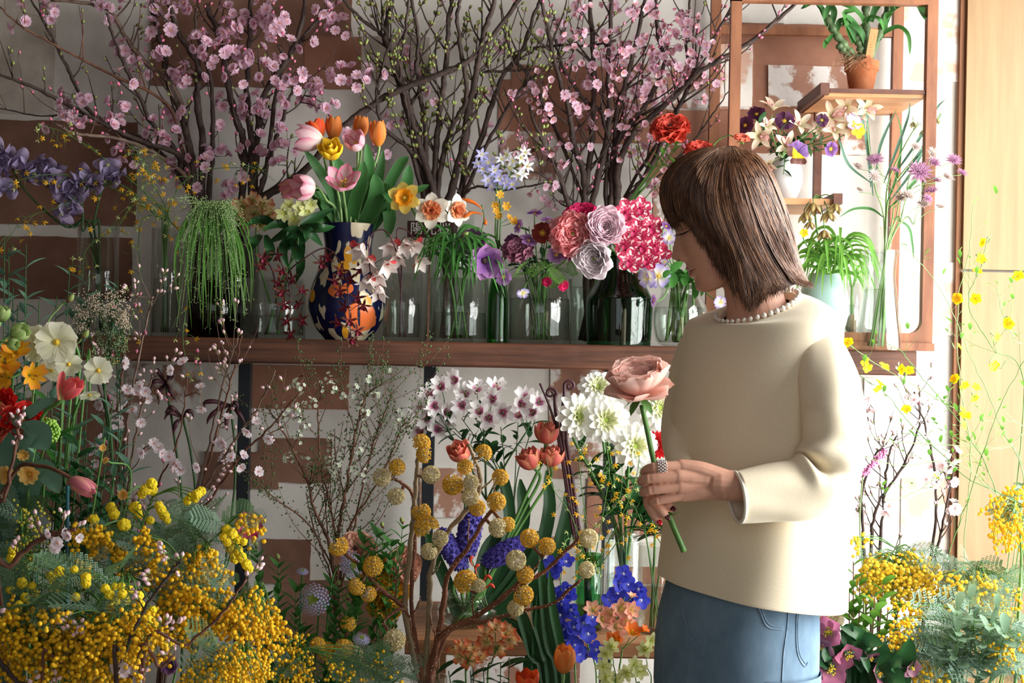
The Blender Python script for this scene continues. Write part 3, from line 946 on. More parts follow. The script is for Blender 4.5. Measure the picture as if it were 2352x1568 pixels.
def ranunc(key, c_out, c_in, centre, layers=5, ruf=.03, open_=0.0, cmat=None):
    m = petal_mat(key + '_petal', [(0, c_in), (.45, c_out), (1, c_out)], edge=tuple(min(255, x + 10) for x in c_out), edge_lo=.7, edge_hi=1, transl=.3)
    L = []
    for k in range(layers):
        f = 1 - k / (layers + .6)
        n = 9 if k < 2 else 7 if k < 4 else 6
        L.append(('petal', petal(1.35 * f + .12, 1.15 * f + .15, 92 - k * 9 + open_ * f, 10 + 42 * f - k * 2 + open_ * f, .75, .02, -.28 * f, 7, 5, 'rnd', ruf=ruf, rufn=3, seed=k), m, ring(n, k * .55, .12, .07, sc=.06)))
    L.append(('centre', MB().sphere((0, 0, .05), .13, 10, 6, scale=(1, 1, .8)), cmat or C_green, [Matrix.Identity(4)]))
    L.append(('sepal', petal(.7, .34, 110, 140, .3, .05, -.36, 4, 2, 'lance'), S_green, ring(5, .2)))
    return head_def(key, L)
ranunc('ran_peach', (246, 204, 190), (242, 186, 168), None, 7, .05, -26)
LAYERS['ran_peach'].append(('petal', petal(1.25, 1.1, 96, 62, .5, .02, -.30, 7, 5, 'rnd', ruf=.06), MATS['ran_peach_petal'], ring(6, .3, .2, .15)))
ranunc('ran_pale', (242, 220, 228), (240, 196, 212), None, 9, .015, -20)
ranunc('ran_whitepink', (246, 236, 240), (244, 222, 230), None, 7, .03, -12)
ranunc('ran_coral', (248, 172, 174), (248, 182, 178), None, 6, .16)
ranunc('ran_hotpink', (224, 50, 116), (214, 40, 100), None, 6, .12)
ranunc('ran_red', (206, 40, 34), (180, 26, 26), None, 5, .04)
ranunc('ran_redorange', (220, 84, 66), (190, 60, 50), None, 4, .14, 22, C_dark)
ranunc('ran_salmon', (236, 130, 104), (226, 110, 90), None, 5, .10)
ranunc('ran_cream', (238, 236, 208), (226, 232, 170), None, 4, .05, 20, C_yel)
ranunc('ran_peachopen', (230, 180, 156), (190, 120, 110), None, 3, .06, 26, C_dark)
ranunc('ran_yellowopen', (226, 176, 44), (196, 120, 30), None, 3, .06, 28, C_dark)

def flat5(key, stops, n=5, W=.95, prof='rnd', th=(78, 92), centre=C_yel, cr=.18, edge=None, cup=.15, ruf=.04, notch=0.0, st=0, nu=5, nv=4, spots=None, el=.6, sscale=60.0):
    m = petal_mat(key + '_petal', stops, edge=edge, edge_lo=el, edge_hi=1, transl=.35, spots=spots, spot_scale=sscale)
    L = [('petal', petal(1.0, W, th[0], th[1], cup, .06, 0, nu, nv, prof, ruf=ruf, notch=notch), m, ring(n, 0, .08, .12))]
    if cr:
        L.append(('centre', MB().sphere((0, 0, .06), cr, 8, 5, scale=(1, 1, .7)), centre, [Matrix.Identity(4)]))
    if st:
        L.append(('stamens', stamens(st, .2, .5, .018, .7, .05, st), [C_green, C_yel], [Matrix.Identity(4)]))
    return head_def(key, L)
flat5('primula', [(0, (236, 220, 110)), (.25, (240, 238, 206)), (1, (244, 242, 222))], 6, 1.0, 'fan', ruf=.08, centre=C_yel, cr=.16)
flat5('hellebore', [(0, (206, 186, 160)), (.3, (206, 130, 156)), (1, (184, 96, 130))], 5, 1.05, 'oval', (55, 82), cr=.14, centre=C_green, st=26, cup=.3)
LAYERS['primula_full'] = flat5('primula_a', [(0, (240, 224, 110)), (.2, (242, 240, 206)), (1, (246, 244, 224))], 7, .95, 'fan', (72, 92), ruf=.12, cr=0) and LAYERS['primula_a'] + LAYERS['primula']
flat5('hellebore_dark', [(0, (150, 110, 120)), (1, (140, 90, 112))], 5, 1.05, 'oval', (50, 78), cr=.14, centre=C_green, st=14, cup=.3)
flat5('pansy', [(0, (240, 200, 40)), (.25, (90, 44, 70)), (.6, (110, 60, 130)), (1, (150, 110, 190))], 5, 1.15, 'fan', ruf=.10, cr=.07)
flat5('pansy_dark', [(0, (226, 190, 60)), (.2, (60, 20, 40)), (1, (86, 40, 80))], 5, 1.15, 'fan', ruf=.12, cr=.07)
flat5('pansy_rust', [(0, (230, 180, 50)), (.3, (120, 30, 24)), (1, (140, 50, 36))], 5, 1.15, 'fan', ruf=.12, cr=.07)
flat5('pansy_brown', [(0, (250, 206, 30)), (.35, (226, 170, 30)), (.5, (96, 50, 40)), (1, (130, 84, 70))], 3, 1.3, 'fan', ruf=.10, cr=.07)
flat5('viola', [(0, (246, 220, 80)), (.3, (238, 232, 210)), (.7, (200, 190, 226)), (1, (150, 130, 200))], 5, 1.0, 'fan', ruf=.06, cr=.10)
flat5('viola_lilac', [(0, (230, 190, 90)), (.25, (110, 60, 120)), (1, (186, 140, 196))], 5, 1.05, 'fan', ruf=.10, cr=.08)
flat5('delphinium', [(0, (226, 226, 240)), (.18, (70, 80, 200)), (1, (58, 62, 196))], 5, .9, 'rnd', (66, 84), cr=.12, centre=mat('bee_white', (220, 220, 236)), ruf=.06)
flat5('kerria', [(0, (240, 190, 10)), (1, (250, 214, 30))], 5, .9, 'rnd', (70, 90), cr=.16, ruf=.06)
flat5('gerbera_red', [(0, (150, 10, 16)), (1, (226, 26, 30))], 18, .34, 'strap', (70, 92), centre=mat('red_eye', (120, 10, 20)), cr=.26)
flat5('anemone_mauve', [(0, (80, 40, 120)), (.3, (130, 80, 150)), (1, (176, 130, 176))], 7, 1.0, 'oval', (50, 76), centre=C_dark, cr=.2, cup=.35)
flat5('anemone_pinkwhite', [(0, (240, 240, 240)), (.4, (214, 60, 110)), (1, (190, 40, 90))], 8, .8, 'oval', (60, 84), centre=C_dark, cr=.2, cup=.3)
flat5('star_white', [(0, (214, 220, 180)), (.3, (238, 238, 246)), (1, (240, 240, 250))], 6, .42, 'lance', (60, 96), cr=.10, st=5, ruf=0, nu=4, nv=2)
flat5('star_lilac', [(0, (236, 236, 250)), (.4, (190, 188, 236)), (1, (160, 156, 226))], 6, .42, 'lance', (60, 96), cr=.10, st=5, ruf=0, nu=4, nv=2)
flat5('star_yellow', [(0, (226, 150, 40)), (1, (238, 190, 60))], 6, .62, 'oval', (66, 88), cr=.2, centre=C_yel, ruf=0, nu=4, nv=2)
flat5('star_cream', [(0, (206, 214, 120)), (1, (232, 234, 180))], 6, .62, 'oval', (56, 92), cr=.1, centre=C_green, ruf=0, nu=4, nv=2, st=4)
flat5('star_peachcream', [(0, (236, 226, 180)), (.6, (238, 222, 176)), (1, (214, 60, 40))], 6, .42, 'lance', (36, 66), cr=0, ruf=0, nu=5, nv=2, st=5)
flat5('gladiolus', [(0, (238, 230, 150)), (.3, (238, 200, 160)), (1, (234, 140, 130))], 6, .62, 'oval', (40, 76), cr=0, ruf=.04, st=4, cup=.25)
flat5('freesia_orange', [(0, (238, 200, 60)), (.4, (236, 140, 50)), (1, (232, 110, 60))], 6, .66, 'oval', (28, 52), cr=0, ruf=.03, st=4, cup=.3)
flat5('onc', [(0, (232, 150, 20)), (1, (246, 206, 40))], 5, .42, 'lance', (96, 140), cr=.12, centre=C_green, ruf=0, nu=3, nv=2)
flat5('onc_pale', [(0, (190, 200, 110)), (1, (224, 226, 170))], 4, .42, 'lance', (110, 158), cr=.12, centre=C_green, ruf=0, nu=3, nv=2)
flat5('sweetpea', [(0, (180, 164, 188)), (1, (152, 134, 172))], 2, 1.9, 'rnd', (30, 64), cr=0, cup=-.15, ruf=.14, nu=6, nv=6)
flat5('sweetpea_in', [(0, (206, 194, 218)), (1, (172, 158, 198))], 3, 1.1, 'rnd', (14, 40), cr=0, cup=.3, ruf=.12)
flat5('whitebit', [(0, (200, 214, 170)), (1, (238, 240, 236))], 5, .8, 'rnd', (60, 86), cr=.16, centre=C_green, ruf=0, nu=3, nv=2)

def blossom(key, stops, n, W, th, L2=None):
    m = petal_mat(key + '_petal', stops, transl=.45, vary=.12)
    lay = [('petal', petal(1, W, th[0], th[1], .22, .04, 0, 4, 3, 'fan', ruf=.05, notch=.10), m, ring(n, 0, .1, .12))]
    if L2:
        lay.append(('petal', petal(.85, W * .9, L2[0], L2[1], .25, .03, .03, 4, 3, 'fan', ruf=.06, notch=.10), m, ring(5, .5, .1, .12)))
    lay.append(('stamens', stamens(7, .2, .5, .014, .5, .045, 8), [mat('stamen_pink', (220, 150, 160)), C_yel], [Matrix.Identity(4)]))
    lay.append(('calyx', lathe_mb([(.02, -.42), (.10, -.36), (.13, -.1), (.08, .02)], 6), mat('calyx_red', (120, 62, 58)), [Matrix.Identity(4)]))
    return head_def(key, lay)
blossom('bl_pink', [(0, (210, 120, 156)), (.25, (230, 184, 206)), (1, (236, 202, 220))], 5, .95, (66, 84))
blossom('bl_pink2', [(0, (210, 120, 156)), (.25, (228, 180, 204)), (1, (236, 206, 222))], 5, .95, (48, 78), (30, 60))
blossom('bl_bell', [(0, (202, 110, 142)), (.3, (230, 178, 196)), (1, (238, 204, 216))], 5, .85, (26, 60))
blossom('bl_white', [(0, (226, 170, 186)), (.3, (240, 222, 230)), (1, (244, 234, 240))], 5, .95, (56, 80))
B_pink = mat('bud_pink', (206, 96, 132), (226, 140, 168), 0.5, 40)
B_green = mat('bud_green', (108, 124, 62), (150, 160, 90), 0.6, 40)
B_rose = mat('bud_rosewhite', (222, 170, 180), (236, 206, 210), 0.5, 40)
def bud_mesh(name, m, m2):
    mb = MB()
    mb.lathe([(.001, 0), (.22, .10), (.36, .4), (.30, .75), (.10, 1.0), (.001, 1.04)], seg=7, mi=0)
    mb.lathe([(.001, -.2), (.16, -.1), (.26, .12), (.30, .30), (.24, .34)], seg=7, mi=1)
    return mb.mesh(name, [m, m2])
BUD = {'pink': bud_mesh('bud', B_pink, S_brown), 'green': bud_mesh('bud', B_green, S_brown), 'rose': bud_mesh('bud', B_rose, B_green)}
def put(root, me, P, D, sc, name, roll=None):
    off = Vector((0, 0, 0)); q = root
    while q is not None:
        off += q.location; q = q.parent
    return obj(name, me, root, Matrix.Translation(Vector(P) - off) @ frame_of(D, R.uniform(0, 6.28) if roll is None else roll) @ Matrix.Scale(sc, 4))

# orchids
def orchid(key, pet, lip, W=.42, th=(70, 100), prof='lance', spots=None, edge=None, lipst=None, back=False, sscale=60.0):
    m = petal_mat(key + '_petal', pet, edge=edge, edge_lo=.86, edge_hi=1, transl=.3, spots=spots, spot_scale=sscale, spot_lo=.595)
    ml = petal_mat(key + '_lip', lip, transl=.25)
    angs = [90, 90 + 72, 90 + 144, 90 - 72, 90 - 144]
    L = [('petal', petal(1.0, W, th[0], th[1], .2, .05, 0, 6, 4, prof, ruf=.03), m, [RZ(math.radians(a)) for a in angs]),
         ('lip', petal(.62, .5, 30, 110, .6, .04, .02, 6, 5, 'obov', ruf=.12), ml, [RZ(math.radians(-90))]),
         ('column', MB().tube([(0, 0, 0), (0, -.04, .2), (0, -.12, .32)], [.09, .08, .06], 6), ml, [Matrix.Identity(4)])]
    return head_def(key, L)
orchid('cymb_cream', [(0, (206, 200, 140)), (.4, (232, 216, 186)), (1, (236, 218, 198))], [(0, (236, 220, 200)), (1, (226, 150, 160))], .40, (40, 88), 'oval')
orchid('orch_white', [(0, (226, 150, 150)), (.15, (236, 222, 216)), (1, (240, 230, 226))], [(0, (236, 200, 90)), (.5, (214, 90, 90)), (1, (190, 50, 60))], .56, (16, 50), 'lance')
orchid('orch_dark', [(0, (120, 40, 40)), (.5, (84, 26, 34)), (1, (120, 90, 50))], [(0, (150, 50, 60)), (1, (110, 20, 50))], .30, (60, 104), 'lance')
orchid('vanda', [(0, (196, 44, 92)), (1, (158, 22, 58))], [(0, (206, 70, 120)), (1, (176, 24, 76))], .80, (66, 94), 'oval', spots=(240, 212, 212), sscale=3.6)

# dahlia
def dahlia():
    mo = petal_mat('dahlia_outer', [(0, (214, 220, 150)), (.3, (240, 240, 228)), (1, (246, 246, 242))], transl=.3)
    mi = petal_mat('dahlia_inner', [(0, (196, 208, 110)), (1, (238, 238, 206))], transl=.25)
    L = [('petal', petal(1.0, .40, 84, 104, .5, .05, -.05, 6, 4, 'obov'), mo, ring(12, 0, .06, .08, sc=.05)),
         ('petal', petal(.95, .38, 72, 92, .5, .05, 0, 6, 4, 'obov'), mo, ring(12, .26, .06, .08, sc=.05)),
         ('petal', petal(.80, .33, 58, 78, .55, .05, .03, 5, 4, 'obov'), mo, ring(11, .1, .06, .08, sc=.05)),
         ('petal', petal(.58, .24, 44, 62, .7, .04, .05, 4, 3, 'obov'), mi, ring(11, .3, .08, .08)),
         ('petal', petal(.38, .16, 30, 46, .8, .04, .06, 4, 3, 'obov'), mi, ring(10, .0, .1, .08)),
         ('centre', MB().sphere((0, 0, .10), .17, 10, 6, scale=(1, 1, .7)), C_green, [Matrix.Identity(4)])]
    return head_def('dahlia', L)
dahlia()

# alstroemeria
def alstro(key, stops, stops2, edge=None):
    m1 = petal_mat(key + '_o', stops, edge=edge, transl=.35)
    m2 = petal_mat(key + '_i', stops2, transl=.35, spots=(116, 60, 56), spot_scale=9.0, spot_lo=.62)
    return head_def(key, [('petal', petal(1.35, .78, 24, 66, .35, .05, -.7, 6, 4, 'fan', ruf=.06, notch=.06), m1, ring(3, 0, .05, .08)),
                          ('petal', petal(1.35, .44, 22, 70, .3, .04, -.7, 6, 3, 'oval'), m2, ring(3, PI / 3, .05, .08)),
                          ('stamens', stamens(5, .2, .9, .016, .35, .05, 4), [C_green, C_dark], [Matrix.Translation((0, 0, -.5))])])
alstro('alst_white', [(0, (170, 90, 130)), (.3, (206, 150, 180)), (.45, (242, 236, 236)), (1, (246, 242, 242))], [(0, (170, 80, 120)), (.4, (206, 130, 166)), (.6, (242, 236, 236)), (1, (244, 238, 240))])
alstro('alst_orange', [(0, (238, 190, 40)), (.5, (238, 176, 40)), (1, (232, 140, 50))], [(0, (240, 200, 40)), (1, (236, 160, 50))])
alstro('alst_red', [(0, (236, 206, 140)), (.6, (232, 170, 110)), (1, (206, 60, 36))], [(0, (238, 220, 160)), (.7, (234, 200, 150)), (1, (206, 80, 50))])
alstro('alst_cream', [(0, (226, 210, 130)), (.6, (228, 212, 160)), (1, (196, 90, 60))], [(0, (226, 216, 140)), (.8, (228, 210, 160)), (1, (190, 90, 70))])

# heads made of many florets
def fib(n, zmin=-1.0):
    out = []
    for k in range(n):
        z = 1 - (k + .5) / n * (1 - zmin)
        r = math.sqrt(max(0, 1 - z * z)); a = k * 2.39996
        out.append(Vector((r * math.cos(a), r * math.sin(a), z)))
    return out
def paperbush(key, n, zmin, seed):
    rr = random.Random(seed)
    mb = MB()
    for d in fib(n, zmin):
        d = (d + Vector((rr.uniform(-.1, .1), rr.uniform(-.1, .1), rr.uniform(-.1, .1)))).normalized()
        M = frame_of(d, rr.uniform(0, 6)) 
        q = MB()
        q.lathe([(.06, .18), (.085, .5), (.105, .80)], seg=5, mi=0)
        for a in range(4):
            p = petal(.27, .22, 40, 96, .3, .06, .80, 2, 2, 'rnd')
            q.merge(p, RZ(a * PI / 2), mi=1)
        q.sphere((0, 0, .84), .055, 5, 3, 1)
        mb.merge(q, M)
    mb.sphere((0, 0, 0), .36, 10, 8, 0)
    return mb.mesh(key, [mat('paperbush_tube', (236, 222, 184), (248, 240, 222), 0.7, 3, transl=.2), mat('paperbush_lobe', (246, 186, 46), (250, 208, 80), 0.6, 3, transl=.2)])
PB = [paperbush('paperbush_flower', 46, -.45, 1), paperbush('paperbush_flower', 42, -.3, 2), paperbush('paperbush_flower', 40, -.15, 5)]
PBW = []
for k in range(2):
    me = paperbush('paperbush_flower', 50, -.85, 11 + k).copy()
    me.materials[1] = mat('paperbush_lobe_pale', (238, 220, 150), (242, 232, 196), 0.6, 3, transl=.2)
    PBW.append(me)

def astrantia_mesh(key, c1, c2):
    m = petal_mat(key, [(0, c2), (1, c1)], transl=.4)
    mc = mat(key + '_pin', c1, c2, .6, 6)
    mb = MB()
    for M in ring(15, 0, .05, .15): mb.merge(petal(1, .24, 66, 84, .2, .05, -.1, 4, 2, 'lance'), M)
    for M in ring(13, .2, .05, .15): mb.merge(petal(.86, .22, 52, 74, .2, .05, -.05, 4, 2, 'lance'), M)
    for d in fib(34, .1):
        mb.tube([(0, 0, 0), d * .34, d * .5], .018, 3, 1, cap=False)
        mb.sphere(d * .52, .045, 5, 3, 1)
    return mb.mesh('astrantia_flower', [m, mc])
AST = [astrantia_mesh('astrantia_pink', (196, 150, 180), (176, 120, 156)), astrantia_mesh('astrantia_pale', (206, 186, 190), (186, 170, 150))]

def lace_mesh():
    mp = petal_mat('lace_petal', [(0, (216, 214, 244)), (1, (172, 160, 230))], transl=.3)
    mb = MB()
    q = MB()
    for M in ring(5, 0, .1, .1): q.merge(petal(.10, .085, 60, 90, .1, .01, 0, 2, 2, 'rnd'), M)
    for k in range(96):
        f = math.sqrt((k + .5) / 96); a = k * 2.39996
        p = Vector((f * math.cos(a), f * math.sin(a), .28 * (1 - f * f)))
        if f < .28: continue
        d = (p + Vector((0, 0, .45))).normalized()
        mb.merge(q, Matrix.Translation(p) @ frame_of(d, a), mi=0)
        mb.tube([(0, 0, -.35), p * .5 + Vector((0, 0, -.06)), p], .012, 3, 1, cap=False)
    for k in range(40):
        f = .28 * math.sqrt((k + .5) / 40); a = k * 2.39996
        mb.sphere((f * math.cos(a), f * math.sin(a), .26), .028, 5, 3, 1)
    return mb.mesh('lace_flower', [mp, C_green])
LACE = lace_mesh()

def star_small(m, n=6, L=.5, W=.22):
    q = MB()
    for M in ring(n, 0, .05, .1): q.merge(petal(L, W, 46, 110, .2, .03, 0, 4, 2, 'lance'), M)
    q.lathe([(.03, -.35), (.09, -.2), (.07, 0)], seg=5)
    return q
def hyacinth_mesh():
    m = petal_mat('hyacinth_petal', [(0, (110, 100, 190)), (1, (70, 60, 160))], transl=.3)
    mb = MB(); q = star_small(m)
    for k in range(64):
        z = -1.6 + 3.2 * k / 63; a = k * 2.39996
        r = .62 * math.sqrt(max(.05, 1 - (z / 1.9) ** 2))
        d = Vector((math.cos(a), math.sin(a), .25 + z * .12)).normalized()
        mb.merge(q, Matrix.Translation((r * math.cos(a), r * math.sin(a), z)) @ frame_of(d, a * 3), mi=0)
    mb.tube([(0, 0, -2.2), (0, 0, 1.5)], .12, 6, 1)
    return mb.mesh('flower_spike', [m, S_green])
HYA = hyacinth_mesh()

def bell_mesh(key, c0, c1, edge):
    m = petal_mat(key, [(0, c0), (1, c1)], edge=edge, edge_lo=.3, edge_hi=.9, transl=.3)
    mb = MB()
    for M in ring(6, 0, .05, .03): mb.merge(petal(1.5, .62, 70, 4, .6, .03, 0, 7, 4, 'tulip'), M)
    return mb.mesh('bell_flower', m)
BELL_br = bell_mesh('bell_brown', (150, 140, 70), (196, 180, 120), (126, 84, 60))
BELL_gr = bell_mesh('bell_green', (110, 120, 90), (206, 206, 120), (120, 110, 110))

# mimosa puffs
def ico(sub=1):
    import bmesh
    bm = bmesh.new()
    bmesh.ops.create_icosphere(bm, subdivisions=sub, radius=1)
    v = np.array([tuple(x.co) for x in bm.verts]); f = np.array([[x.index for x in p.verts] for p in bm.faces])
    bm.free()
    return v, f
ICO1, ICO2, ICO3 = ico(1), ico(2), ico(3)
def balls(mb, centres, radii, ic=ICO1, mi=0, fuzz=0.0, seed=1):
    v, f = ic
    C = np.asarray([tuple(c) for c in centres]); r = np.asarray(radii)
    rs = np.random.RandomState(seed)
    A = v[None] * r[:, None, None]
    if fuzz:
        A = A * (1 + rs.uniform(-fuzz, fuzz, (len(C), len(v), 1)))
    A = A + C[:, None, :]
    F = f[None] + (np.arange(len(C)) * len(v))[:, None, None]
    mb.add(A.reshape(-1, 3), tris=F.reshape(-1, 3), mi=mi)
    return mb
M_mim = mat('mimosa_yellow', (236, 176, 20), (250, 206, 36), 0.75, 160, transl=.15)
M_mim2 = mat('mimosa_lemon', (238, 206, 20), (248, 224, 50), 0.8, 160, transl=.15)
M_mimb = mat('mimosa_bud', (150, 150, 50), (196, 180, 60), 0.75, 120, transl=.1)
def fern_mesh(key, pairs, m, lw=.05, drop=0.25, sub=9):
    """bipinnate leaf, unit length along +X"""
    mb = MB()
    def spine(t): return Vector((t * (1 - .06 * t), 0, -drop * t * t))
    mb.tube([spine(t) for t in np.linspace(0, .98, 8)], [.010, .005], 4, 0)
    for k in range(pairs):
        t = .12 + .86 * k / (pairs - 1)
        L = .42 * math.sin(PI * (.16 + .74 * (k / (pairs - 1)))) ** .8
        p = spine(t)
        for s in (-1, 1):
            d = Vector((.62, s * .78, .10)).normalized()
            for j in range(sub):
                q = p + d * L * (j + .6) / sub + Vector((0, 0, -.12 * L * ((j + 1) / sub) ** 2))
                for s2 in (-1, 1):
                    e = (d * .55 + Vector((-d.y, d.x, 0)) * s2 * .84).normalized() * lw * (1 - .45 * abs(j / sub - .4))
                    w = Vector((-e.y, e.x, 0)).normalized() * lw * .34
                    mb.add([q, q + e * .5 + w, q + e, q + e * .5 - w], quads=[(0, 1, 2, 3)], uv=[(.5, 0), (1, .5), (.5, 1), (0, .5)])
    return mb.mesh('fern_leaf', m)
FERN_grey = fern_mesh('fern_grey', 9, petal_mat('mimosa_leaf', [(0, (96, 128, 106)), (1, (130, 158, 134))], transl=.2))
FERN_green = fern_mesh('fern_green', 9, petal_mat('mimosa_leaf_dark', [(0, (66, 98, 62)), (1, (96, 128, 84))], transl=.2))
FERN_wide = fern_mesh('fern_wide', 6, petal_mat('mimosa_leaf_blue', [(0, (104, 134, 120)), (1, (140, 168, 150))], transl=.2), lw=.085, sub=6)
# ------------------------------------------------------------------ the woman
from mathutils.bvhtree import BVHTree
def remesh(mb, voxel, it=4):
    me = mb.mesh('tmp', [])
    o = bpy.data.objects.new('tmp', me)
    COL.objects.link(o)
    r = o.modifiers.new('r', 'REMESH'); r.mode = 'VOXEL'; r.voxel_size = voxel
    s = o.modifiers.new('s', 'SMOOTH'); s.iterations = it; s.factor = 0.5
    dg = bpy.context.evaluated_depsgraph_get()
    ev = o.evaluated_get(dg).to_mesh()
    v = np.empty(len(ev.vertices) * 3); ev.vertices.foreach_get('co', v)
    polys = [tuple(p.vertices) for p in ev.polygons]
    out = MB().add(v.reshape(-1, 3), quads=[p for p in polys if len(p) == 4], tris=[p for p in polys if len(p) == 3])
    bpy.data.objects.remove(o)
    bpy.data.meshes.remove(me)
    return out
def bvh_of(mb):
    v = [tuple(x) for x in np.concatenate(mb.v)]
    f = ([tuple(x) for x in np.concatenate(mb.q)] if mb.q else []) + ([tuple(x) for x in np.concatenate(mb.t)] if mb.t else [])
    return BVHTree.FromPolygons(v, f)
CAM = Vector((0, 0, CAMZ))
def on_surface(bvh, px, py, lift=.001):
    d = (at(px, py, 1.0) - CAM).normalized()
    h, n, i, dist = bvh.ray_cast(CAM, d)
    return None if h is None else h - d * lift

SKIN = mat('skin', (206, 152, 128), (216, 164, 140), 0.5, 30, 0.3, 0.7, 0.35)
nt_ = SKIN.node_tree; nt_.nodes['Principled BSDF'].inputs['Subsurface Weight'].default_value = 0.12
nt_.nodes['Principled BSDF'].inputs['Subsurface Radius'].default_value = (0.012, 0.005, 0.003)
LIP = mat('lips', (172, 96, 92), (182, 106, 100), 0.4, 30)
HAIR = [mat('hair_brown', (84, 52, 34), (108, 70, 46), 0.42, 30, spec=0.5), mat('hair_dark', (54, 33, 23), (76, 48, 34), 0.42, 30, spec=0.5), mat('hair_light', (126, 86, 56), (150, 106, 72), 0.42, 30, spec=0.5)]
HAIRB = mat('hair_mass', (46, 28, 20), (68, 43, 30), 0.5, 14, stretch=(1, 1, .3))
KNIT = mat('cream_knit', (238, 223, 194), (242, 229, 203), 0.85, 300, spec=0.2, sheen=0.15, bump=0.05)
KNITE = mat('cream_knit_edge', (232, 226, 210), (236, 230, 216), 0.8, 100, spec=0.2)
PEARL = mat('pearl', (232, 224, 212), None, 0.15, spec=0.6, coat=0.5)
SILVER = mat('silver_beads', (206, 204, 204), None, 0.2, metal=0.9)
DENIM = mat('denim', (88, 112, 134), (124, 148, 168), 0.85, 9, 0.3, 0.7, 0.2, stretch=(2, 2, 1), bump=0.1)
DENIMS = mat('denim_seam', (150, 172, 190), (96, 124, 150), 0.85, 60)
NAILD = mat('nail_dark', (70, 20, 24), None, 0.2)
NAILR = mat('nail_red', (170, 20, 34), None, 0.2)
LASH = mat('lash', (26, 18, 16), None, 0.6)

HY = 2.42
C0 = at(1610, 672, HY)
HF, HU = Vector((-.93, 0, -.37)).normalized(), Vector((-.37, 0, .93)).normalized()
def hp(f, y, h): return C0 + HF * f + HU * h + Vector((0, y, 0))
def tab(x, t): return np.interp(x, [a for a, b in t], [b for a, b in t])
F0 = [(-.004, -.012), (0, -.003), (.008, .0035), (.018, .003), (.026, .004), (.034, .005), (.044, .006), (.055, .005), (.07, .006), (.09, .005), (.105, .002), (.118, .003), (.126, .0065), (.15, .008), (.175, .002), (.2, -.022), (.215, -.05), (.225, -.088)]
FB = [(-.004, -.035), (0, -.050), (.03, -.085), (.05, -.110), (.08, -.150), (.11, -.165), (.15, -.172), (.19, -.152), (.215, -.115), (.225, -.094)]
FW = [(-.004, .018), (0, .030), (.012, .040), (.03, .049), (.05, .057), (.08, .064), (.11, .069), (.15, .073), (.19, .064), (.215, .036), (.225, .006)]
NZ = [(.056, 0), (.060, .005), (.066, .0155), (.072, .0205), (.078, .0195), (.086, .0145), (.096, .0095), (.106, .0045), (.118, 0)]
def g(x, s): return np.exp(-(x / s) ** 2)
hs = np.concatenate([np.linspace(-.004, .13, 68), np.linspace(.134, .225, 20)])
hd = MB(); rows = []
for h in hs:
    f0, fb, w = tab(h, F0), tab(h, FB), tab(h, FW)
    c, a = (f0 + fb) / 2, (f0 - fb) / 2
    th = np.arange(72) * 2 * PI / 72
    cs, sn = np.cos(th), np.sin(th)
    f = c + a * np.sign(cs) * np.abs(cs) ** .86
    y = w * np.sign(sn) * np.abs(sn) ** .86
    m = np.clip(cs, 0, 1) > 0
    b = tab(h, NZ) * g(y, .0085 if h > .08 else .011)
    for s in (-1, 1):
        b = b + .0075 * g(y - s * .0125, .0055) * g(h - .0655, .0065)
        b = b - .0075 * g(y - s * .030, .015) * g(h - .112, .011) + .0045 * g(y - s * .030, .012) * g(h - .109, .006)
        b = b + .003 * g(y - s * .042, .016) * g(h - .078, .016)
    b = b + .0050 * g(y, .019) * g(h - .0465, .0042) + .0048 * g(y, .018) * g(h - .0345, .0042) - .0030 * g(y, .022) * g(h - .0405, .0018)
    b = b - .002 * g(y, .02) * g(h - .024, .006) + .003 * g(y, .017) * g(h - .009, .008)
    f = f + np.where(m, b * np.clip(cs * 2.5, 0, 1), 0)
    rows.append([tuple(hp(ff, yy, h)) for ff, yy in zip(f, y)])
hd.grid(rows, closed_u=True)
for r0, hh in ((rows[0], -.0045), (rows[-1], .2255)):
    ctr = sum((Vector(p) for p in r0), Vector()) / len(r0)
    base = hd.n
    hd.add(r0 + [tuple(ctr)], tris=[(i, (i + 1) % 72, 72) for i in range(72)])
neck = MB().tube(smooth_path([hp(-.10, 0, .07), at(1722, 640, HY), at(1736, 700, HY), at(1748, 770, HY)], 6), [.050, .046, .047, .052, .07], 24)
chest = MB().tube(smooth_path([at(1748, 740, HY), at(1744, 800, HY), at(1735, 900, HY)], 5), [.06, .085, .09], 20)
head_r = remesh(MB().merge(hd).merge(neck).merge(chest), .0022, 3)

LHY = 2.205
def ch(lst, dy0=0.0): return [at(x, y, LHY + dy + dy0) for x, y, dy in lst]
def capsule(mb, pts, rad, n=5, sides=14):
    sp = smooth_path(pts, n)
    mb.tube(sp, rad, sides)
    rr = np.interp([0, 1], np.linspace(0, 1, len(rad)), rad)
    mb.sphere(sp[0], rr[0] * .99, 12, 8); mb.sphere(sp[-1], rr[1] * .99, 12, 8)
lh = MB()
FING = [[(1563, 1071, .004), (1502, 1073, .002), (1480, 1084, .022), (1492, 1094, .046)],
        [(1557, 1094, -.002), (1489, 1099, -.001), (1473, 1106, .022), (1490, 1112, .046)],
        [(1560, 1117, -.001), (1493, 1125, .001), (1478, 1131, .022), (1494, 1135, .044)],
        [(1568, 1137, .004), (1510, 1149, .006), (1496, 1153, .022), (1508, 1154, .038)]]
FR = [(.0092, .0077, .0070, .0060), (.0094, .0078, .0071, .0061), (.0092, .0076, .0069, .0060), (.0082, .0068, .0062, .0055)]
for c, r in zip(FING, FR):
    capsule(lh, ch(c), r)
    lh.sphere(ch([c[1]])[0] + Vector((0, -.0008, 0)), r[1] * 1.03, 10, 8)
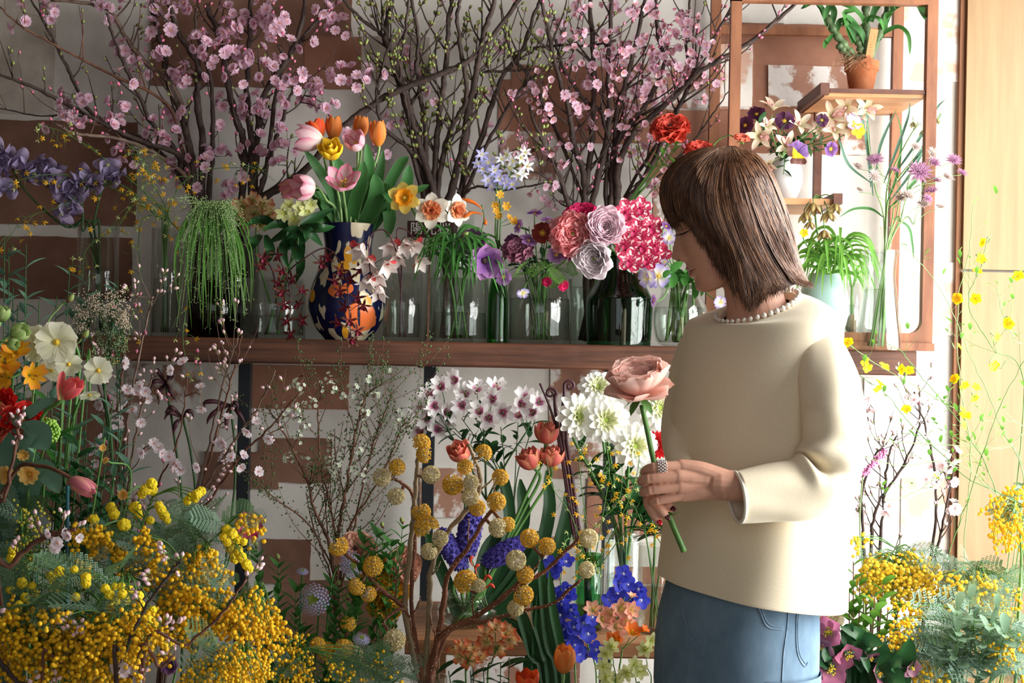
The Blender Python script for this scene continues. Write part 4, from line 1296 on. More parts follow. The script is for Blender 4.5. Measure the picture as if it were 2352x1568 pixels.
for (x, y, dy), r in zip([c[0] for c in FING], (.0125, .013, .0125, .011)):
    capsule(lh, ch([(x + 2, y, dy + .002), (1610, 1078 + (y - 1068) * .72, .006), (1662, 1098 + (y - 1068) * .38, .006)]), (r * .95, .0145, .016))
capsule(lh, ch([(1580, 1100, .012), (1620, 1104, .014), (1665, 1110, .010)]), (.022, .024, .021))
capsule(lh, ch([(1650, 1112, .008), (1700, 1116, .010), (1780, 1124, .02), (1850, 1120, .03)]), (.0245, .0235, .028, .032), sides=18)
lh.sphere(ch([(1664, 1131, -.004)])[0], .0105, 10, 8)
capsule(lh, ch([(1640, 1096, .020), (1590, 1088, .036), (1552, 1090, .044), (1525, 1100, .046)]), (.014, .012, .0105, .009))
lhr = remesh(lh, .0011, 4)
rh = MB()
RF = [[(1506, 1120, .050), (1488, 1148, .034), (1498, 1176, .026), (1511, 1197, .023)],
      [(1520, 1122, .050), (1503, 1148, .032), (1515, 1169, .020), (1529, 1186, .017)],
      [(1536, 1126, .052), (1521, 1146, .036), (1530, 1158, .026), (1542, 1168, .022)]]
for c, r in zip(RF, ((.0088, .0080, .0072, .0060), (.0092, .0084, .0076, .0064), (.0088, .0080, .0074, .0062))):
    capsule(rh, ch(c), r)
for c in RF:
    capsule(rh, ch([c[0], (1540, 1114, .066), (1560, 1112, .08)]), (.0100, .012, .014))
capsule(rh, ch([(1545, 1112, .072), (1590, 1112, .10), (1640, 1112, .14)]), (.016, .018, .020))
rhr = remesh(rh, .0015, 4)
trunk = MB().tube(smooth_path([at(1744, 800, HY), at(1735, 1000, HY), at(1720, 1250, HY), at(1700, 1420, HY)], 5), [.085, .09, .085, .10], 18)
TF, TS = Vector((-.78, -.62, 0)).normalized(), Vector((.62, -.78, 0)).normalized()
hip = at(1693, 1440, HY)
for s in (1, -1):
    a = hip + TS * .062 * s
    trunk.tube(smooth_path([a, Vector((a.x, a.y, .45)), Vector((a.x + .01, a.y, .09)), Vector((a.x + .005, a.y, .05))], 5), [.075, .055, .042, .04], 14)
    trunk.tube([Vector((a.x + .02, a.y, .035)), a * 1.0 + TF * .09 - Vector((0, 0, a.z - .035)), a + TF * .16 - Vector((0, 0, a.z - .024))], [.038, .036, .022], 12)
body = MB().merge(head_r).merge(lhr).merge(rhr).merge(trunk)
person = thing('person', 'woman in cream pearl-neck jumper and jeans looking down at a flower', 'person', (hip.x, hip.y, 0))
# lips by place on the face
hv = np.concatenate(body.v)
def lipsel(mb):
    q = np.concatenate(mb.q); cen = hv[q].mean(1)
    rel = cen - np.array(tuple(C0))
    h = rel @ np.array(tuple(HU)); f = rel @ np.array(tuple(HF)); y = rel[:, 1]
    k = (h > .030) & (h < .0505) & (np.abs(y) < .021 * (1 - np.abs(h - .0405) / .02)) & (f > -.012)
    mb.qm = [np.where(k, 1, 0)]
    mb.q = [q]
lipsel(body)
part('body', body, [SKIN, LIP], person)
bv = bvh_of(head_r)
def skin_line(name, pts, rad, m, lift=.0004, n=6):
    sp = [on_surface(bv, p.x, p.y, lift) for p in smooth_path([(a, b, 0) for a, b in pts], n)]
    sp = [p for p in sp if p is not None]
    if len(sp) > 2: part(name, MB().tube(sp, rad, 5), m, person)
skin_line('eyelid_line', [(1557, 539), (1566, 538), (1577, 533), (1585, 528)], [.0006, .0014, .0012, .0005], LASH)
skin_line('eyelid_crease', [(1558, 531), (1568, 527), (1580, 524)], [.0003, .0006, .0003], mat('skin_crease', (150, 96, 78)))
skin_line('mouth_line', [(1585, 622.5), (1591, 620.5), (1597, 617)], [.0006, .0008, .0004], mat('mouth_dark', (110, 50, 48)))
skin_line('eyebrow', [(1551, 513), (1562, 508), (1577, 506), (1592, 510)], [.0016, .002, .0016, .0006], LASH, lift=.0)
skin_line('nostril', [(1556, 598.5), (1560, 597.5), (1563, 598.5)], [.0006, .0013, .0006], mat('nostril_dark', (96, 48, 40)))
lash = MB()
for k in range(7):
    t = k / 6
    p = on_surface(bv, 1557 + 18 * t, 539 - 5 * t, .001)
    if p is None: continue
    e = p + Vector((-.009 + .004 * t, -.004, -.002 + .0012 * t))
    lash.tube([p, p.lerp(e, .5) + Vector((0, 0, -.001)), e], [.0006, .0005, .0002], 4)
part('eyelashes', lash, LASH, person)
# nails
for c, m in zip(RF, (NAILR, NAILD, NAILD)):
    a, b = ch([c[2]])[0], ch([c[3]])[0]
    d = (b - a).normalized()
    nb = MB().sphere((0, 0, 0), 1, 10, 6)
    zz = Vector((0.25, -1, .3)); zz = (zz - d * zz.dot(d)).normalized(); yy = zz.cross(d)
    M = Matrix(((d.x, yy.x, zz.x, 0), (d.y, yy.y, zz.y, 0), (d.z, yy.z, zz.z, 0), (0, 0, 0, 1)))
    part('fingernail', MB().merge(nb, Matrix.Translation(b + d * .0025 + zz * .0045) @ M @ Matrix.Diagonal((.0062, .0046, .0018, 1))), m, person)
# ring
rb = MB()
ra, rc_ = ch([FING[0][0]])[0], ch([FING[0][1]])[0]
ax = (rc_ - ra).normalized(); cen = ra.lerp(rc_, .72)
o1 = ax.orthogonal().normalized(); o2 = ax.cross(o1)
cs_, rs_ = [], []
for k in range(13):
    for j in range(5):
        a = (k + .5 * (j % 2)) * 2 * PI / 13
        cs_.append(cen + ax * (j - 2) * .0031 + (o1 * math.cos(a) + o2 * math.sin(a)) * (.0103 - abs(j - 2) * .0003)); rs_.append(.0018)
part('ring', balls(rb, cs_, rs_, ICO2), SILVER, person, label='silver beaded ring')

# jumper
def ell(c, sF, sS, n=88, pw=.92):
    out = []
    for k in range(n):
        a = k * 2 * PI / n
        cc, ss = math.cos(a), math.sin(a)
        out.append(c + TF * sF * math.copysign(abs(cc) ** pw, cc) + TS * sS * math.copysign(abs(ss) ** pw, ss))
    return out
NC = at(1738, 706, HY)
def neckring(rf, rs, dz, lift=0.0, n=88):
    return [NC + TF * rf * math.cos(k * 2 * PI / n) + TS * rs * math.sin(k * 2 * PI / n) + Vector((0, 0, lift - dz * math.cos(k * 2 * PI / n))) for k in range(n)]
trows = [neckring(.056, .062, .027, -.010), neckring(.058, .064, .028, .0), neckring(.062, .068, .029, .0005)]
spec = [(707, 1741, .071, .083, .031), (712, 1744, .082, .112, .027), (723, 1748, .090, .141, .016), (743, 1750, .095, .154, .005), (775, 1748, .100, .153, 0), (815, 1743, .103, .151, 0), (850, 1737, .106, .150, 0), (900, 1733, .108, .150, 0),
        (950, 1730, .111, .150, 0), (1010, 1728, .115, .151, 0), (1060, 1728, .119, .153, 0), (1115, 1730, .123, .155, 0), (1170, 1733, .127, .158, 0), (1225, 1734, .133, .162, 0), (1280, 1734, .139, .165, 0), (1325, 1730, .142, .166, 0), (1357, 1727, .144, .166, 0), (1359, 1727, .1445, .1665, 0), (1360, 1727, .141, .163, 0), (1330, 1727, .138, .160, 0)]
for i, (py, cx, sF, sS, dz) in enumerate(spec):
    c = at(cx, py, HY)
    row = []
    for k, p in enumerate(ell(c, sF, sS)):
        a = k * 2 * PI / 88
        z = p.z - dz * math.cos(a)
        f = max(0, min(1, (py - 1090) / 270))
        z -= f * (p.x - c.x) * .135
        # soft vertical folds of heavy knit
        fold = .0035 * math.sin(a * 3 + py * .004) + .002 * math.sin(a * 7 + 1 + py * .006)
        d = (p - c); d.z = 0; d.normalize()
        q = Vector((p.x, p.y, z)) + d * fold * min(1, max(0, (py - 740) / 250))
        row.append(q)
    trows.append(row)
jm = MB(); jm.grid([[tuple(p) for p in r] for r in trows], closed_u=True)
sw = part('jumper', jm, KNIT, person)
sw.modifiers.new('s', 'SUBSURF').levels = 1
sw.modifiers['s'].render_levels = 1
def sleeve(name, pts, rad, sides=40, n=8, creases=(), flat=1.0):
    sp = smooth_path([at(*p) for p in pts], n)
    N = len(sp)
    rr = np.interp(np.linspace(0, 1, N), np.linspace(0, 1, len(rad)), rad)
    mb = MB(); mb.tube(sp, rr, sides, cap=False)
    v = mb.v[0].reshape(N, sides, 3)
    C = np.array([tuple(p) for p in sp])
    for i in range(N):
        t = i / (N - 1)
        for k in range(sides):
            d = v[i, k] - C[i]
            L = np.linalg.norm(d); dn = d / L
            o = 0.0
            for (tc, wt, dirv, wa, amp) in creases:
                ca = max(-1, min(1, float(np.dot(dn, np.array(dirv) / np.linalg.norm(dirv)))))
                o += amp * math.exp(-((t - tc) / wt) ** 2) * math.exp(-((1 - ca) / wa) ** 2)
            o += .0022 * math.sin(k * 2 * PI / sides * 2 + t * 9) + .0012 * math.sin(k * 2 * PI / sides * 5 - t * 14)
            v[i, k] += dn * o
    mb.v[0] = v.reshape(-1, 3)
    o = part(name, mb, KNIT, person if name == 'sleeve' else sw)
    s = o.modifiers.new('s', 'SUBSURF'); s.levels = 1; s.render_levels = 1
    so = o.modifiers.new('t', 'SOLIDIFY'); so.thickness = .003; so.offset = -1
    return sp, rr
kx = 2.25 / FPX
sp, rr_ = sleeve('sleeve', [(1846, 768, 2.37), (1880, 800, 2.325), (1900, 870, 2.29), (1914, 950, 2.265), (1916, 1030, 2.25), (1892, 1096, 2.24), (1838, 1124, 2.232), (1770, 1132, 2.222), (1694, 1141, 2.212)],
       [r * kx for r in (26, 56, 72, 76, 76, 74, 69, 63, 58)],
       creases=[(.63, .035, (-.75, -.5, .45), .35, -.028), (.55, .04, (-.9, -.35, .1), .3, .010), (.71, .035, (-.2, -.6, .8), .3, .010), (.60, .03, (.3, -.9, -.2), .25, -.010), (.50, .03, (.4, -.9, .0), .25, -.006), (.40, .04, (-.5, -.85, 0), .3, .006)])
e0, e1 = sp[-1], sp[-2]
ax = (e0 - e1).normalized(); o1 = ax.orthogonal().normalized(); o2 = ax.cross(o1)
part('cuff', MB().tube([e0 + ax * .001 + (o1 * math.cos(a) + o2 * math.sin(a)) * (rr_[-1] - .001) for a in np.linspace(0, 2 * PI, 41)], .0032, 8, cap=False), KNITE, person)
sleeve('sleeve', [(1640, 735, 2.52), (1592, 800, 2.535), (1570, 880, 2.53), (1560, 960, 2.49), (1560, 1020, 2.43), (1566, 1066, 2.38), (1590, 1112, 2.33)], [r * 2.48 / FPX for r in (30, 38, 40, 37, 36, 34, 30)])
# pearls round the neckline
pm = MB().sphere((0, 0, 0), 1, 12, 8).mesh('pearl', PEARL)
rg = neckring(.0665, .0725, .0295, .0045, 160)
acc, last = 0, rg[0]
idx = list(range(-26, 82))
prev = None
for k in idx:
    p = rg[k % 160]
    if prev is None or (p - prev).length > .0105:
        obj('pearl', pm, person, Matrix.Translation(p - person.location) @ Matrix.Scale(.0036 + .0016 * max(0, math.sin(k / 160 * 2 * PI)), 4))
        prev = p
# shoulder seam
# jeans
jr = []
for py, cx, sF, sS in [(1320, 1700, .105, .130), (1370, 1697, .112, .138), (1410, 1694, .118, .143), (1460, 1691, .121, .145), (1510, 1689, .121, .146), (1570, 1688, .121, .147), (1640, 1688, .118, .146)]:
    jr.append([tuple(p) for p in ell(at(cx, py, HY), sF, sS, 64)])
jn = MB(); jn.grid(jr, closed_u=True)
for s in (1, -1):
    a = at(1690, 1520, HY) + TS * .070 * s
    g0 = [a, Vector((a.x, a.y, .55)), Vector((a.x + .005, a.y, .30)), Vector((a.x + .01, a.y, .10))]
    jn.tube(smooth_path(g0, 6), [.088, .092, .085, .080], 32, cap=False)
jeans = part('jeans', jn, DENIM, person)
jb = bvh_of(jn)
def jline(name, pts, rad, m=DENIMS, lift=.0008):
    q = [on_surface(jb, p.x, p.y, lift) for p in smooth_path([(a, b, 0) for a, b in pts], 6)]
    q = [p for p in q if p is not None]
    if len(q) > 2: part(name, MB().tube(q, rad, 5), m, jeans)
jline('side_seam', [(1812, 1385), (1808, 1440), (1800, 1500), (1796, 1566)], .0009)
jline('pocket_edge', [(1738, 1378), (1748, 1410), (1764, 1440), (1800, 1446)], .0011)
jline('pocket_edge', [(1742, 1377), (1753, 1409), (1768, 1434), (1800, 1440)], .0007)
jline('pocket_edge', [(1832, 1384), (1829, 1440), (1832, 1500), (1848, 1530), (1856, 1520)], .0010)
jline('pocket_edge', [(1836, 1386), (1833, 1440), (1836, 1496), (1850, 1524)], .0006)
jline('fly_seam', [(1560, 1370), (1572, 1420), (1590, 1470), (1610, 1500)], .0008)

# hair: guides from the parting to the ends, near side; the far side mirrors them
GD = [[(1664, 334), (1612, 340), (1562, 362), (1530, 400), (1518, 445), (1520, 485), (1530, 512)],
      [(1666, 334), (1618, 352), (1578, 392), (1556, 440), (1553, 474), (1561, 497), (1574, 510)],
      [(1668, 335), (1634, 372), (1613, 420), (1609, 470), (1626, 530), (1652, 584), (1664, 630)],
      [(1672, 335), (1652, 390), (1646, 450), (1660, 520), (1694, 590), (1712, 650), (1720, 700)],
      [(1678, 335), (1680, 400), (1694, 470), (1724, 545), (1756, 610), (1772, 660), (1738, 688)],
      [(1684, 335), (1712, 390), (1742, 460), (1770, 535), (1794, 600), (1822, 642), (1856, 652)],
      [(1688, 335), (1738, 352), (1776, 398), (1800, 462), (1820, 535), (1840, 595), (1868, 640)]]
NV = 30
def resample(pts, n):
    sp = smooth_path([(a, b, 0) for a, b in pts], 12)
    L = np.concatenate([[0], np.cumsum([(sp[i + 1] - sp[i]).length for i in range(len(sp) - 1)])])
    t = np.linspace(0, L[-1], n)
    return np.stack([np.interp(t, L, [p.x for p in sp]), np.interp(t, L, [p.y for p in sp])], -1)
G = np.array([resample(gd, NV) for gd in GD])
HYC = HY + .002
_sk = {}
def hair_pt(u, v, side=-1, out=0.0):
    """u 0..6 across the guides, v 0..1 along"""
    i = min(int(u), 5); fu = u - i
    fu = fu * fu * (3 - 2 * fu) * .35 + fu * .65
    k = v * (NV - 1); j = min(int(k), NV - 2); fv = k - j
    p = (G[i, j] * (1 - fv) + G[i, j + 1] * fv) * (1 - fu) + (G[i + 1, j] * (1 - fv) + G[i + 1, j + 1] * fv) * fu
    p = p + np.array((10 * v * v * math.sin(7.5 * v + 1.6 * u), 6 * v * v * math.cos(6 * v + 2.1 * u)))
    d = (max(0.0, math.sin(PI * u / 6)) ** .55) * min(1, (v / .34)) ** .5 * .092
    d *= 1 - .22 * max(0, v - .6) / .4
    q = (round(p[0] / 2), round(p[1] / 2))
    if q not in _sk:
        hsk = on_surface(bv, q[0] * 2, q[1] * 2, 0.0)
        _sk[q] = 0.0 if hsk is None or q[1] * 2 > 660 else max(0.0, HYC - hsk.y) + .006
    d = max(d, _sk[q]) + out
    return at(p[0], p[1], HYC + side * d)
hm = MB()
us = list(np.linspace(0, 6, 37)); N1 = len(us)
loop = [(u, -1) for u in us] + [(u, 1) for u in us[::-1][1:-1]]
hm.grid([[tuple(hair_pt(u, v, s, -.003)) for u, s in loop] for v in np.linspace(0, .97, 34)], closed_u=True)
hair = part('hair', hm, HAIRB, person)
rr = random.Random(3)
locks = [[], [], []]
strand = MB()
clump = [(rr.uniform(0, 6), rr.uniform(-.15, .15), rr.uniform(-.004, .006)) for _ in range(90)]
for k in range(2800):
    side = -1 if rr.random() < .76 else 1
    cu, dv, ofs = clump[rr.randrange(90)]
    u0 = cu + rr.gauss(0, .13)
    u0 = min(5.99, max(.01, u0))
    v1 = min(1.0, max(.5, 1.0 + dv * .4 + rr.uniform(-.12, .04)))
    v0 = rr.uniform(0, .12) if rr.random() < .7 else rr.uniform(.1, .5)
    ph, am = rr.uniform(0, 6), rr.uniform(.02, .09)
    pts = []
    for i in range(13):
        t = i / 12
        v = v0 + (v1 - v0) * t
        u = u0 + (cu - u0) * t * .75 + am * math.sin(ph + v * 5) * t
        u = min(5.999, max(.001, u))
        pts.append(hair_pt(u, v, side, .001 + (ofs + rr.uniform(0, .0008)) * math.sin(PI * min(1, t * 1.2)) + .003 * t * rr.random()))
    e = pts[-1]; d = (pts[-1] - pts[-3]).normalized()
    if k % 40 == 0 and 2.2 < u0 < 4.4: pts.append(e + d * .012); e = e + d * .024
    pts.append(e + d * rr.uniform(.002, .012) + Vector((rr.uniform(-.004, .004), rr.uniform(-.003, .003), rr.uniform(-.003, .003))))
    w = rr.uniform(.0005, .0011)
    c = rr.random()
    strand.tube(pts, [w * .7, w, w, w * .8, w * .25], 3, 0 if c < .55 else 1 if c < .85 else 2, cap=False)
part('hair_strands', strand, HAIR, hair, kind='stuff')

# the flower in her hands
fb_ = at(1571, 1266, 2.245)
rf = thing('ranunculus', 'peach pink ranunculus held in the woman\'s hands', 'flower', fb_)
path = smooth_path([fb_, at(1545, 1205, 2.243), at(1524, 1150, 2.241), at(1503, 1066, 2.240), at(1486, 985, 2.238), at(1474, 930, 2.236)], 6)
part('stem', MB().tube(path, [.0048, .0043, .0040], 8), S_green, rf)
place_head(rf, 'ran_peach', at(1468, 893, 2.235), (-.16, -.38, 1), 68 * 2.235 / FPX, .4)
tl = lmesh('lance', L_mid)
for d, l in (((1, -.2, .5), .018), ((.6, -.5, .9), .015), ((.9, .3, .2), .014)):
    put_leaf(rf, tl, at(1539, 1185, 2.240), d, l)
# ------------------------------------------------------------------ flowers on the shelf
def nearest_on(path, P, lo=0.0):
    i0 = int(len(path) * lo)
    return min(path[i0:], key=lambda q: (q - P).length)
def spray(name, label, cat, stem, Y, florets, key, vkey=None, base=None, smat=None, sr=.0018, ped=.0009, joined=True, group=None, pname='floret', me=None, pedmat=None, lo=.3, Y1=None, mouthf=.6, tubes=None):
    """a stem through picture points with florets on short stalks; florets (x, y, dir, radius[, dY])"""
    n = len(stem)
    Y1 = Y if Y1 is None else Y1
    pts = [at(x, y, Y + (Y1 - Y) * i / max(1, n - 1)) for i, (x, y) in enumerate(stem)]
    if vkey:
        b, m = vase_mouth(vkey, pts[min(1, n - 1)], f=mouthf)
        pts = [b, m] + pts
    elif base is not None:
        pts = [at(*base) if not isinstance(base, Vector) else base] + pts
    t = thing(name, label, cat, pts[0], group)
    path = smooth_path(pts, 7)
    mb = MB().tube(path, [sr * 1.2, sr, sr * .7], 6)
    for f in florets:
        x, y, D, r = f[:4]
        P = at(x, y, Y1 + (f[4] if len(f) > 4 else 0.0))
        D = Vector(D).normalized()
        q = nearest_on(path, P + Vector((0, 0, -.012)), lo)
        sc = r * P.y / FPX
        e = P - D * sc * .25
        mb.tube(smooth_path([q, q.lerp(e, .5) - D * (q - e).length * .15, e], 4), ped, 5)
        if me is not None:
            put(t, me[R.randrange(len(me))] if isinstance(me, list) else me, P, D, sc, pname)
        else:
            place_head(t, key, P, D, sc, (f[5] if len(f) > 5 else R.uniform(0, 6.28)), joined, pname)
    part('stem', mb, smat or S_green, t)
    return t, path
def rd(s=.5, c=(0, -1, .2)):
    return Vector(c) + Vector((R.uniform(-s, s), R.uniform(-s, s), R.uniform(-s, s)))
def blades(root, cx, cy, Y, n, L0, L1, w, m, up=(.2, 1.0), droop=.7, spread=1.0, rr=None, prof='lance', fold=.25, yd=.06, a0=0.0, a1=2 * PI):
    """narrow leaves arching out of a point"""
    rr = rr or R
    c = at(cx, cy, Y)
    for k in range(n):
        a = a0 + (a1 - a0) * (k + rr.random() * .8) / n
        L = rr.uniform(L0, L1) * Y / FPX
        h = Vector((math.cos(a), math.sin(a) * .8, 0)) * spread
        u = rr.uniform(*up)
        p1 = c + (h * .35 + Vector((0, 0, u * .42))) * L
        p2 = c + (h * .75 + Vector((0, 0, u * .45 - droop * .18))) * L
        p3 = c + (h * 1.0 + Vector((0, 0, u * .25 - droop * .75))) * L
        p3.y = min(p3.y, WY - .015); p2.y = min(p2.y, WY - .015)
        leaf_on(root, [c + h * .004, p1, p2, p3], w * rr.uniform(.8, 1.2), m, prof, fold, 2, n=3, up=(h.x * .5, -.9, .55))

# --- tulips in the painted vase
def tul(label, key, x, y, Y, D, r, **kw):
    return flower('tulip', label, 'tulip', key, x, y, Y, D, r, 'cer', smat=S_pale, sr=.0030, back=.95, **kw)
tul('large pink and white tulip lying sideways above the yellow tulip', 'tulip_pinkwhite', 706, 319, 3.20, (-1, -.15, .10), 30, squash=1.25)
tul('pink and white tulip right of the yellow tulip', 'tulip_pinkwhite', 815, 325, 3.22, (-.25, -.75, .45), 25)
tul('pale pink tulip leaning left, in front of a deeper pink one', 'tulip_pinkwhite', 697, 430, 3.17, (-.75, -.60, -.02), 30)
tul('deeper pink tulip half hidden, lowest left of the tulips', 'tulip_rose', 664, 434, 3.21, (-.80, -.15, -.35), 27)
tul('open pink tulip facing forward in the middle of the bunch', 'tulip_pinkopen', 787, 411, 3.18, (.05, -.70, .62), 27)
tul('double yellow tulip among the pink tulips', 'tulip_yellow', 760, 345, 3.19, (.0, -.72, .55), 24)
tul('orange tulip standing leftmost of the three orange ones', 'tulip_orange', 767, 292, 3.27, (.0, -.12, 1), 22, squash=1.45)
tul('orange tulip in the middle of the three orange ones', 'tulip_orange', 829, 291, 3.27, (.14, -.12, 1), 21, squash=1.45)
tul('orange tulip standing rightmost of the three orange ones', 'tulip_orange', 868, 304, 3.23, (-.06, -.14, 1), 23, squash=1.45)
tul('red orange tulip peeping over the big sideways pink tulip', 'tulip_redorange', 726, 294, 3.25, (-.3, -.15, .9), 21, squash=1.3)
tb = thing('tulip_leaves', 'broad green tulip leaves fanning out of the painted vase', 'leaves', at(796, 540, 3.30))
for pts, w in [([(790, 530), (775, 470), (745, 410), (700, 345)], .026), ([(800, 530), (800, 460), (785, 400), (770, 360)], .030), ([(815, 530), (820, 450), (812, 400), (795, 440)], .034),
               ([(820, 530), (838, 450), (848, 390), (842, 330)], .026), ([(830, 530), (850, 470), (870, 410), (880, 345)], .022), ([(835, 530), (880, 450), (915, 385), (938, 360)], .026),
               ([(840, 530), (890, 470), (930, 430), (940, 380)], .032), ([(770, 530), (740, 500), (715, 520), (695, 560)], .024), ([(760, 530), (745, 470), (720, 440), (700, 420)], .030),
               ([(850, 530), (885, 480), (895, 500), (890, 545)], .030), ([(845, 530), (870, 450), (890, 440), (905, 470)], .034), ([(805, 530), (815, 470), (830, 420), (835, 370)], .030),
               ([(780, 530), (770, 480), (765, 430), (750, 395)], .034), ([(855, 530), (905, 455), (950, 440), (985, 425)], .018), ([(825, 530), (855, 480), (865, 440), (860, 400)], .036), ([(790, 530), (755, 480), (735, 455), (722, 450)], .028)]:
    Yk = R.uniform(3.19, 3.33)
    leaf_on(tb, [at(a, b, 3.30 + (Yk - 3.30) * i / 3) for i, (a, b) in enumerate(pts)], w * 1.05, L_tulip, 'strap', .3, 4)

# --- daffodils and companions
flower('daffodil', 'yellow daffodil with orange cup beside the tulip leaves', 'daffodil', 'daff_yellow', 930, 455, 3.17, (-.12, -1, .06), 37, 'lily', smat=S_green, sr=.003, back=.1, bend=.9)
flower('daffodil', 'white daffodil with full peach centre facing forward', 'daffodil', 'daff_white', 992, 484, 3.19, (-.05, -1, .05), 40, 'cherryM', smat=S_dark, sr=.003, back=.1, bend=.9)
flower('daffodil', 'white daffodil with peach centre turned right', 'daffodil', 'daff_white', 1046, 483, 3.21, (.62, -.75, -.02), 36, 'cherryM', smat=S_dark, sr=.003, back=.1, bend=.9)
t, p = spray('triteleia', 'cluster of white star flowers on a thin stem before bare branches', 'flower', [(1142, 540), (1150, 450), (1168, 400)], 3.24,
      [(1166, 356, rd(), 19), (1196, 364, rd(), 19), (1211, 382, rd(), 18), (1172, 386, rd(), 19), (1190, 402, rd(), 18), (1152, 366, rd(), 16), (1206, 350, rd(), 16), (1200, 400, rd(), 17), (1178, 370, rd(), 17)], 'star_white', 'bottle', sr=.0022, lo=.8)
spray('triteleia', 'cluster of lilac star flowers below the white star cluster', 'flower', [(1138, 540), (1140, 470), (1140, 425)], 3.22,
      [(1106, 356, rd(), 18), (1122, 374, rd(), 19), (1136, 392, rd(), 20), (1147, 412, rd(), 20), (1120, 414, rd(), 18), (1162, 418, rd(), 19), (1177, 424, rd(), 19), (1109, 388, rd(), 18), (1098, 376, rd(), 15), (1130, 430, rd(), 17)], 'star_lilac', 'bottle', sr=.0022, lo=.8)
t, p = spray('corn_lily', 'small orange yellow trumpet flowers on an upright stem', 'flower', [(1148, 545), (1150, 500), (1148, 450), (1148, 440)], 3.21,
      [(1148, 447, rd(.3), 11), (1138, 472, rd(.3), 11), (1163, 474, rd(.3), 12), (1146, 496, rd(.3), 11), (1181, 508, rd(.3), 12), (1140, 484, rd(.3), 10), (1170, 500, (.5, -.6, .4), 10)], 'star_yellow', 'bottle', pedmat=None, lo=.5)
M_otube = mat('orange_tube', (226, 110, 36), (236, 140, 56), 0.5, 20, transl=.2)
def tubes(name, label, cat, stem, Y, lst, vkey, m, smat=None, w=.0042):
    pts = [at(x, y, Y) for x, y in stem]
    b, mo = vase_mouth(vkey, pts[0])
    t = thing(name, label, cat, b)
    path = smooth_path([b, mo] + pts, 6)
    part('stem', MB().tube(path, .0014, 5), smat or S_green, t)
    for tp in lst:
        q = smooth_path([at(x, y, Y - .01) for x, y in tp], 4)
        part('floret', MB().tube(q, [w * .25, w * .5, w * .9, w * 1.15, w * .5], 7), m, t)
    return t
tubes('trumpet_sprig', 'sprig of long orange trumpet buds right of the daffodils', 'flower', [(1108, 545), (1112, 500), (1106, 470)], 3.22,
      [[(1108, 480), (1090, 466), (1062, 456)], [(1110, 492), (1085, 488), (1064, 500)], [(1112, 500), (1116, 510), (1112, 515)]], 'bottle', M_otube)
# --- pale green alstroemeria and dark leaves, cream alstroemeria, in the wide vase
spray('alstroemeria', 'pale green alstroemeria cluster just below the deeper pink tulip', 'flower', [(680, 580), (684, 530), (680, 500)], 3.22,
      [(652, 490, rd(.4), 21), (674, 500, rd(.4), 22), (692, 478, rd(.4), 22), (704, 486, rd(.4), 21), (664, 472, rd(.4), 18), (682, 512, rd(.4), 18), (714, 470, rd(.4), 18)], 'star_cream', 'rect', sr=.0024, lo=.8)
spray('alstroemeria', 'cream alstroemeria cluster with red tips above the wide clear vase', 'flower', [(590, 590), (588, 540), (590, 500)], 3.27,
      [(556, 474, rd(.4), 26), (584, 492, rd(.4), 27), (606, 470, rd(.4), 26), (622, 490, rd(.4), 25), (566, 508, rd(.4), 24), (600, 512, rd(.4), 24), (580, 460, rd(.4), 22), (640, 505, rd(.4), 22)], 'alst_cream', 'rect', sr=.0024, lo=.8)
dl = thing('leafy_stem', 'glossy dark green leaves hanging below the pale green alstroemeria', 'leaves', at(640, 740, 3.28))
for pts in [([(685, 520), (650, 540), (612, 560)]), ([(685, 520), (668, 545), (664, 575)]), ([(688, 520), (712, 535), (742, 566)]), ([(688, 518), (725, 500), (768, 478)]), ([(684, 520), (690, 560), (698, 590)]),
            ([(680, 520), (640, 515), (600, 530)]), ([(690, 520), (735, 525), (770, 520)]), ([(676, 530), (650, 575), (662, 620)]), ([(660, 540), (690, 600), (680, 650)]), ([(600, 540), (580, 560), (566, 590)]), ([(610, 540), (620, 580), (600, 620)]), ([(640, 520), (600, 505), (560, 520)])]:
    leaf_on(dl, [at(x, y, R.uniform(3.17, 3.27)) for x, y in pts], .024, L_dark, 'lance', .35, 4)
part('stem', MB().tube(smooth_path([at(640, 740, 3.28), at(660, 640, 3.27), at(684, 522, 3.22)], 6), .0022, 6), S_dark, dl)
# --- dark red orchids
for lab, vk, st, fl in [('dark red orchid spray hanging before the wide clear vase', 'rect', [(610, 590), (635, 585), (660, 640), (668, 700), (660, 765)],
        [(606, 592), (640, 586), (600, 612), (644, 624), (672, 640), (646, 668), (694, 668), (654, 700), (688, 700), (660, 738), (694, 734), (668, 766), (640, 650)]),
        ('dark red orchid spray trailing across the painted vase', 'rect', [(690, 600), (750, 570), (790, 620), (800, 690), (806, 780)],
        [(752, 590), (738, 604), (782, 622), (768, 646), (806, 640), (780, 668), (822, 684), (792, 704), (836, 700), (804, 736), (776, 740), (820, 760), (806, 782), (826, 620)])]:
    spray('orchid_spray', lab, 'orchid', st, 3.17, [(x, y, rd(.6), 22, 0.0, R.uniform(-.4, .4)) for x, y in fl], 'orch_dark', vk, smat=S_plum, sr=.0016, lo=.35, pname='orchid_flower')
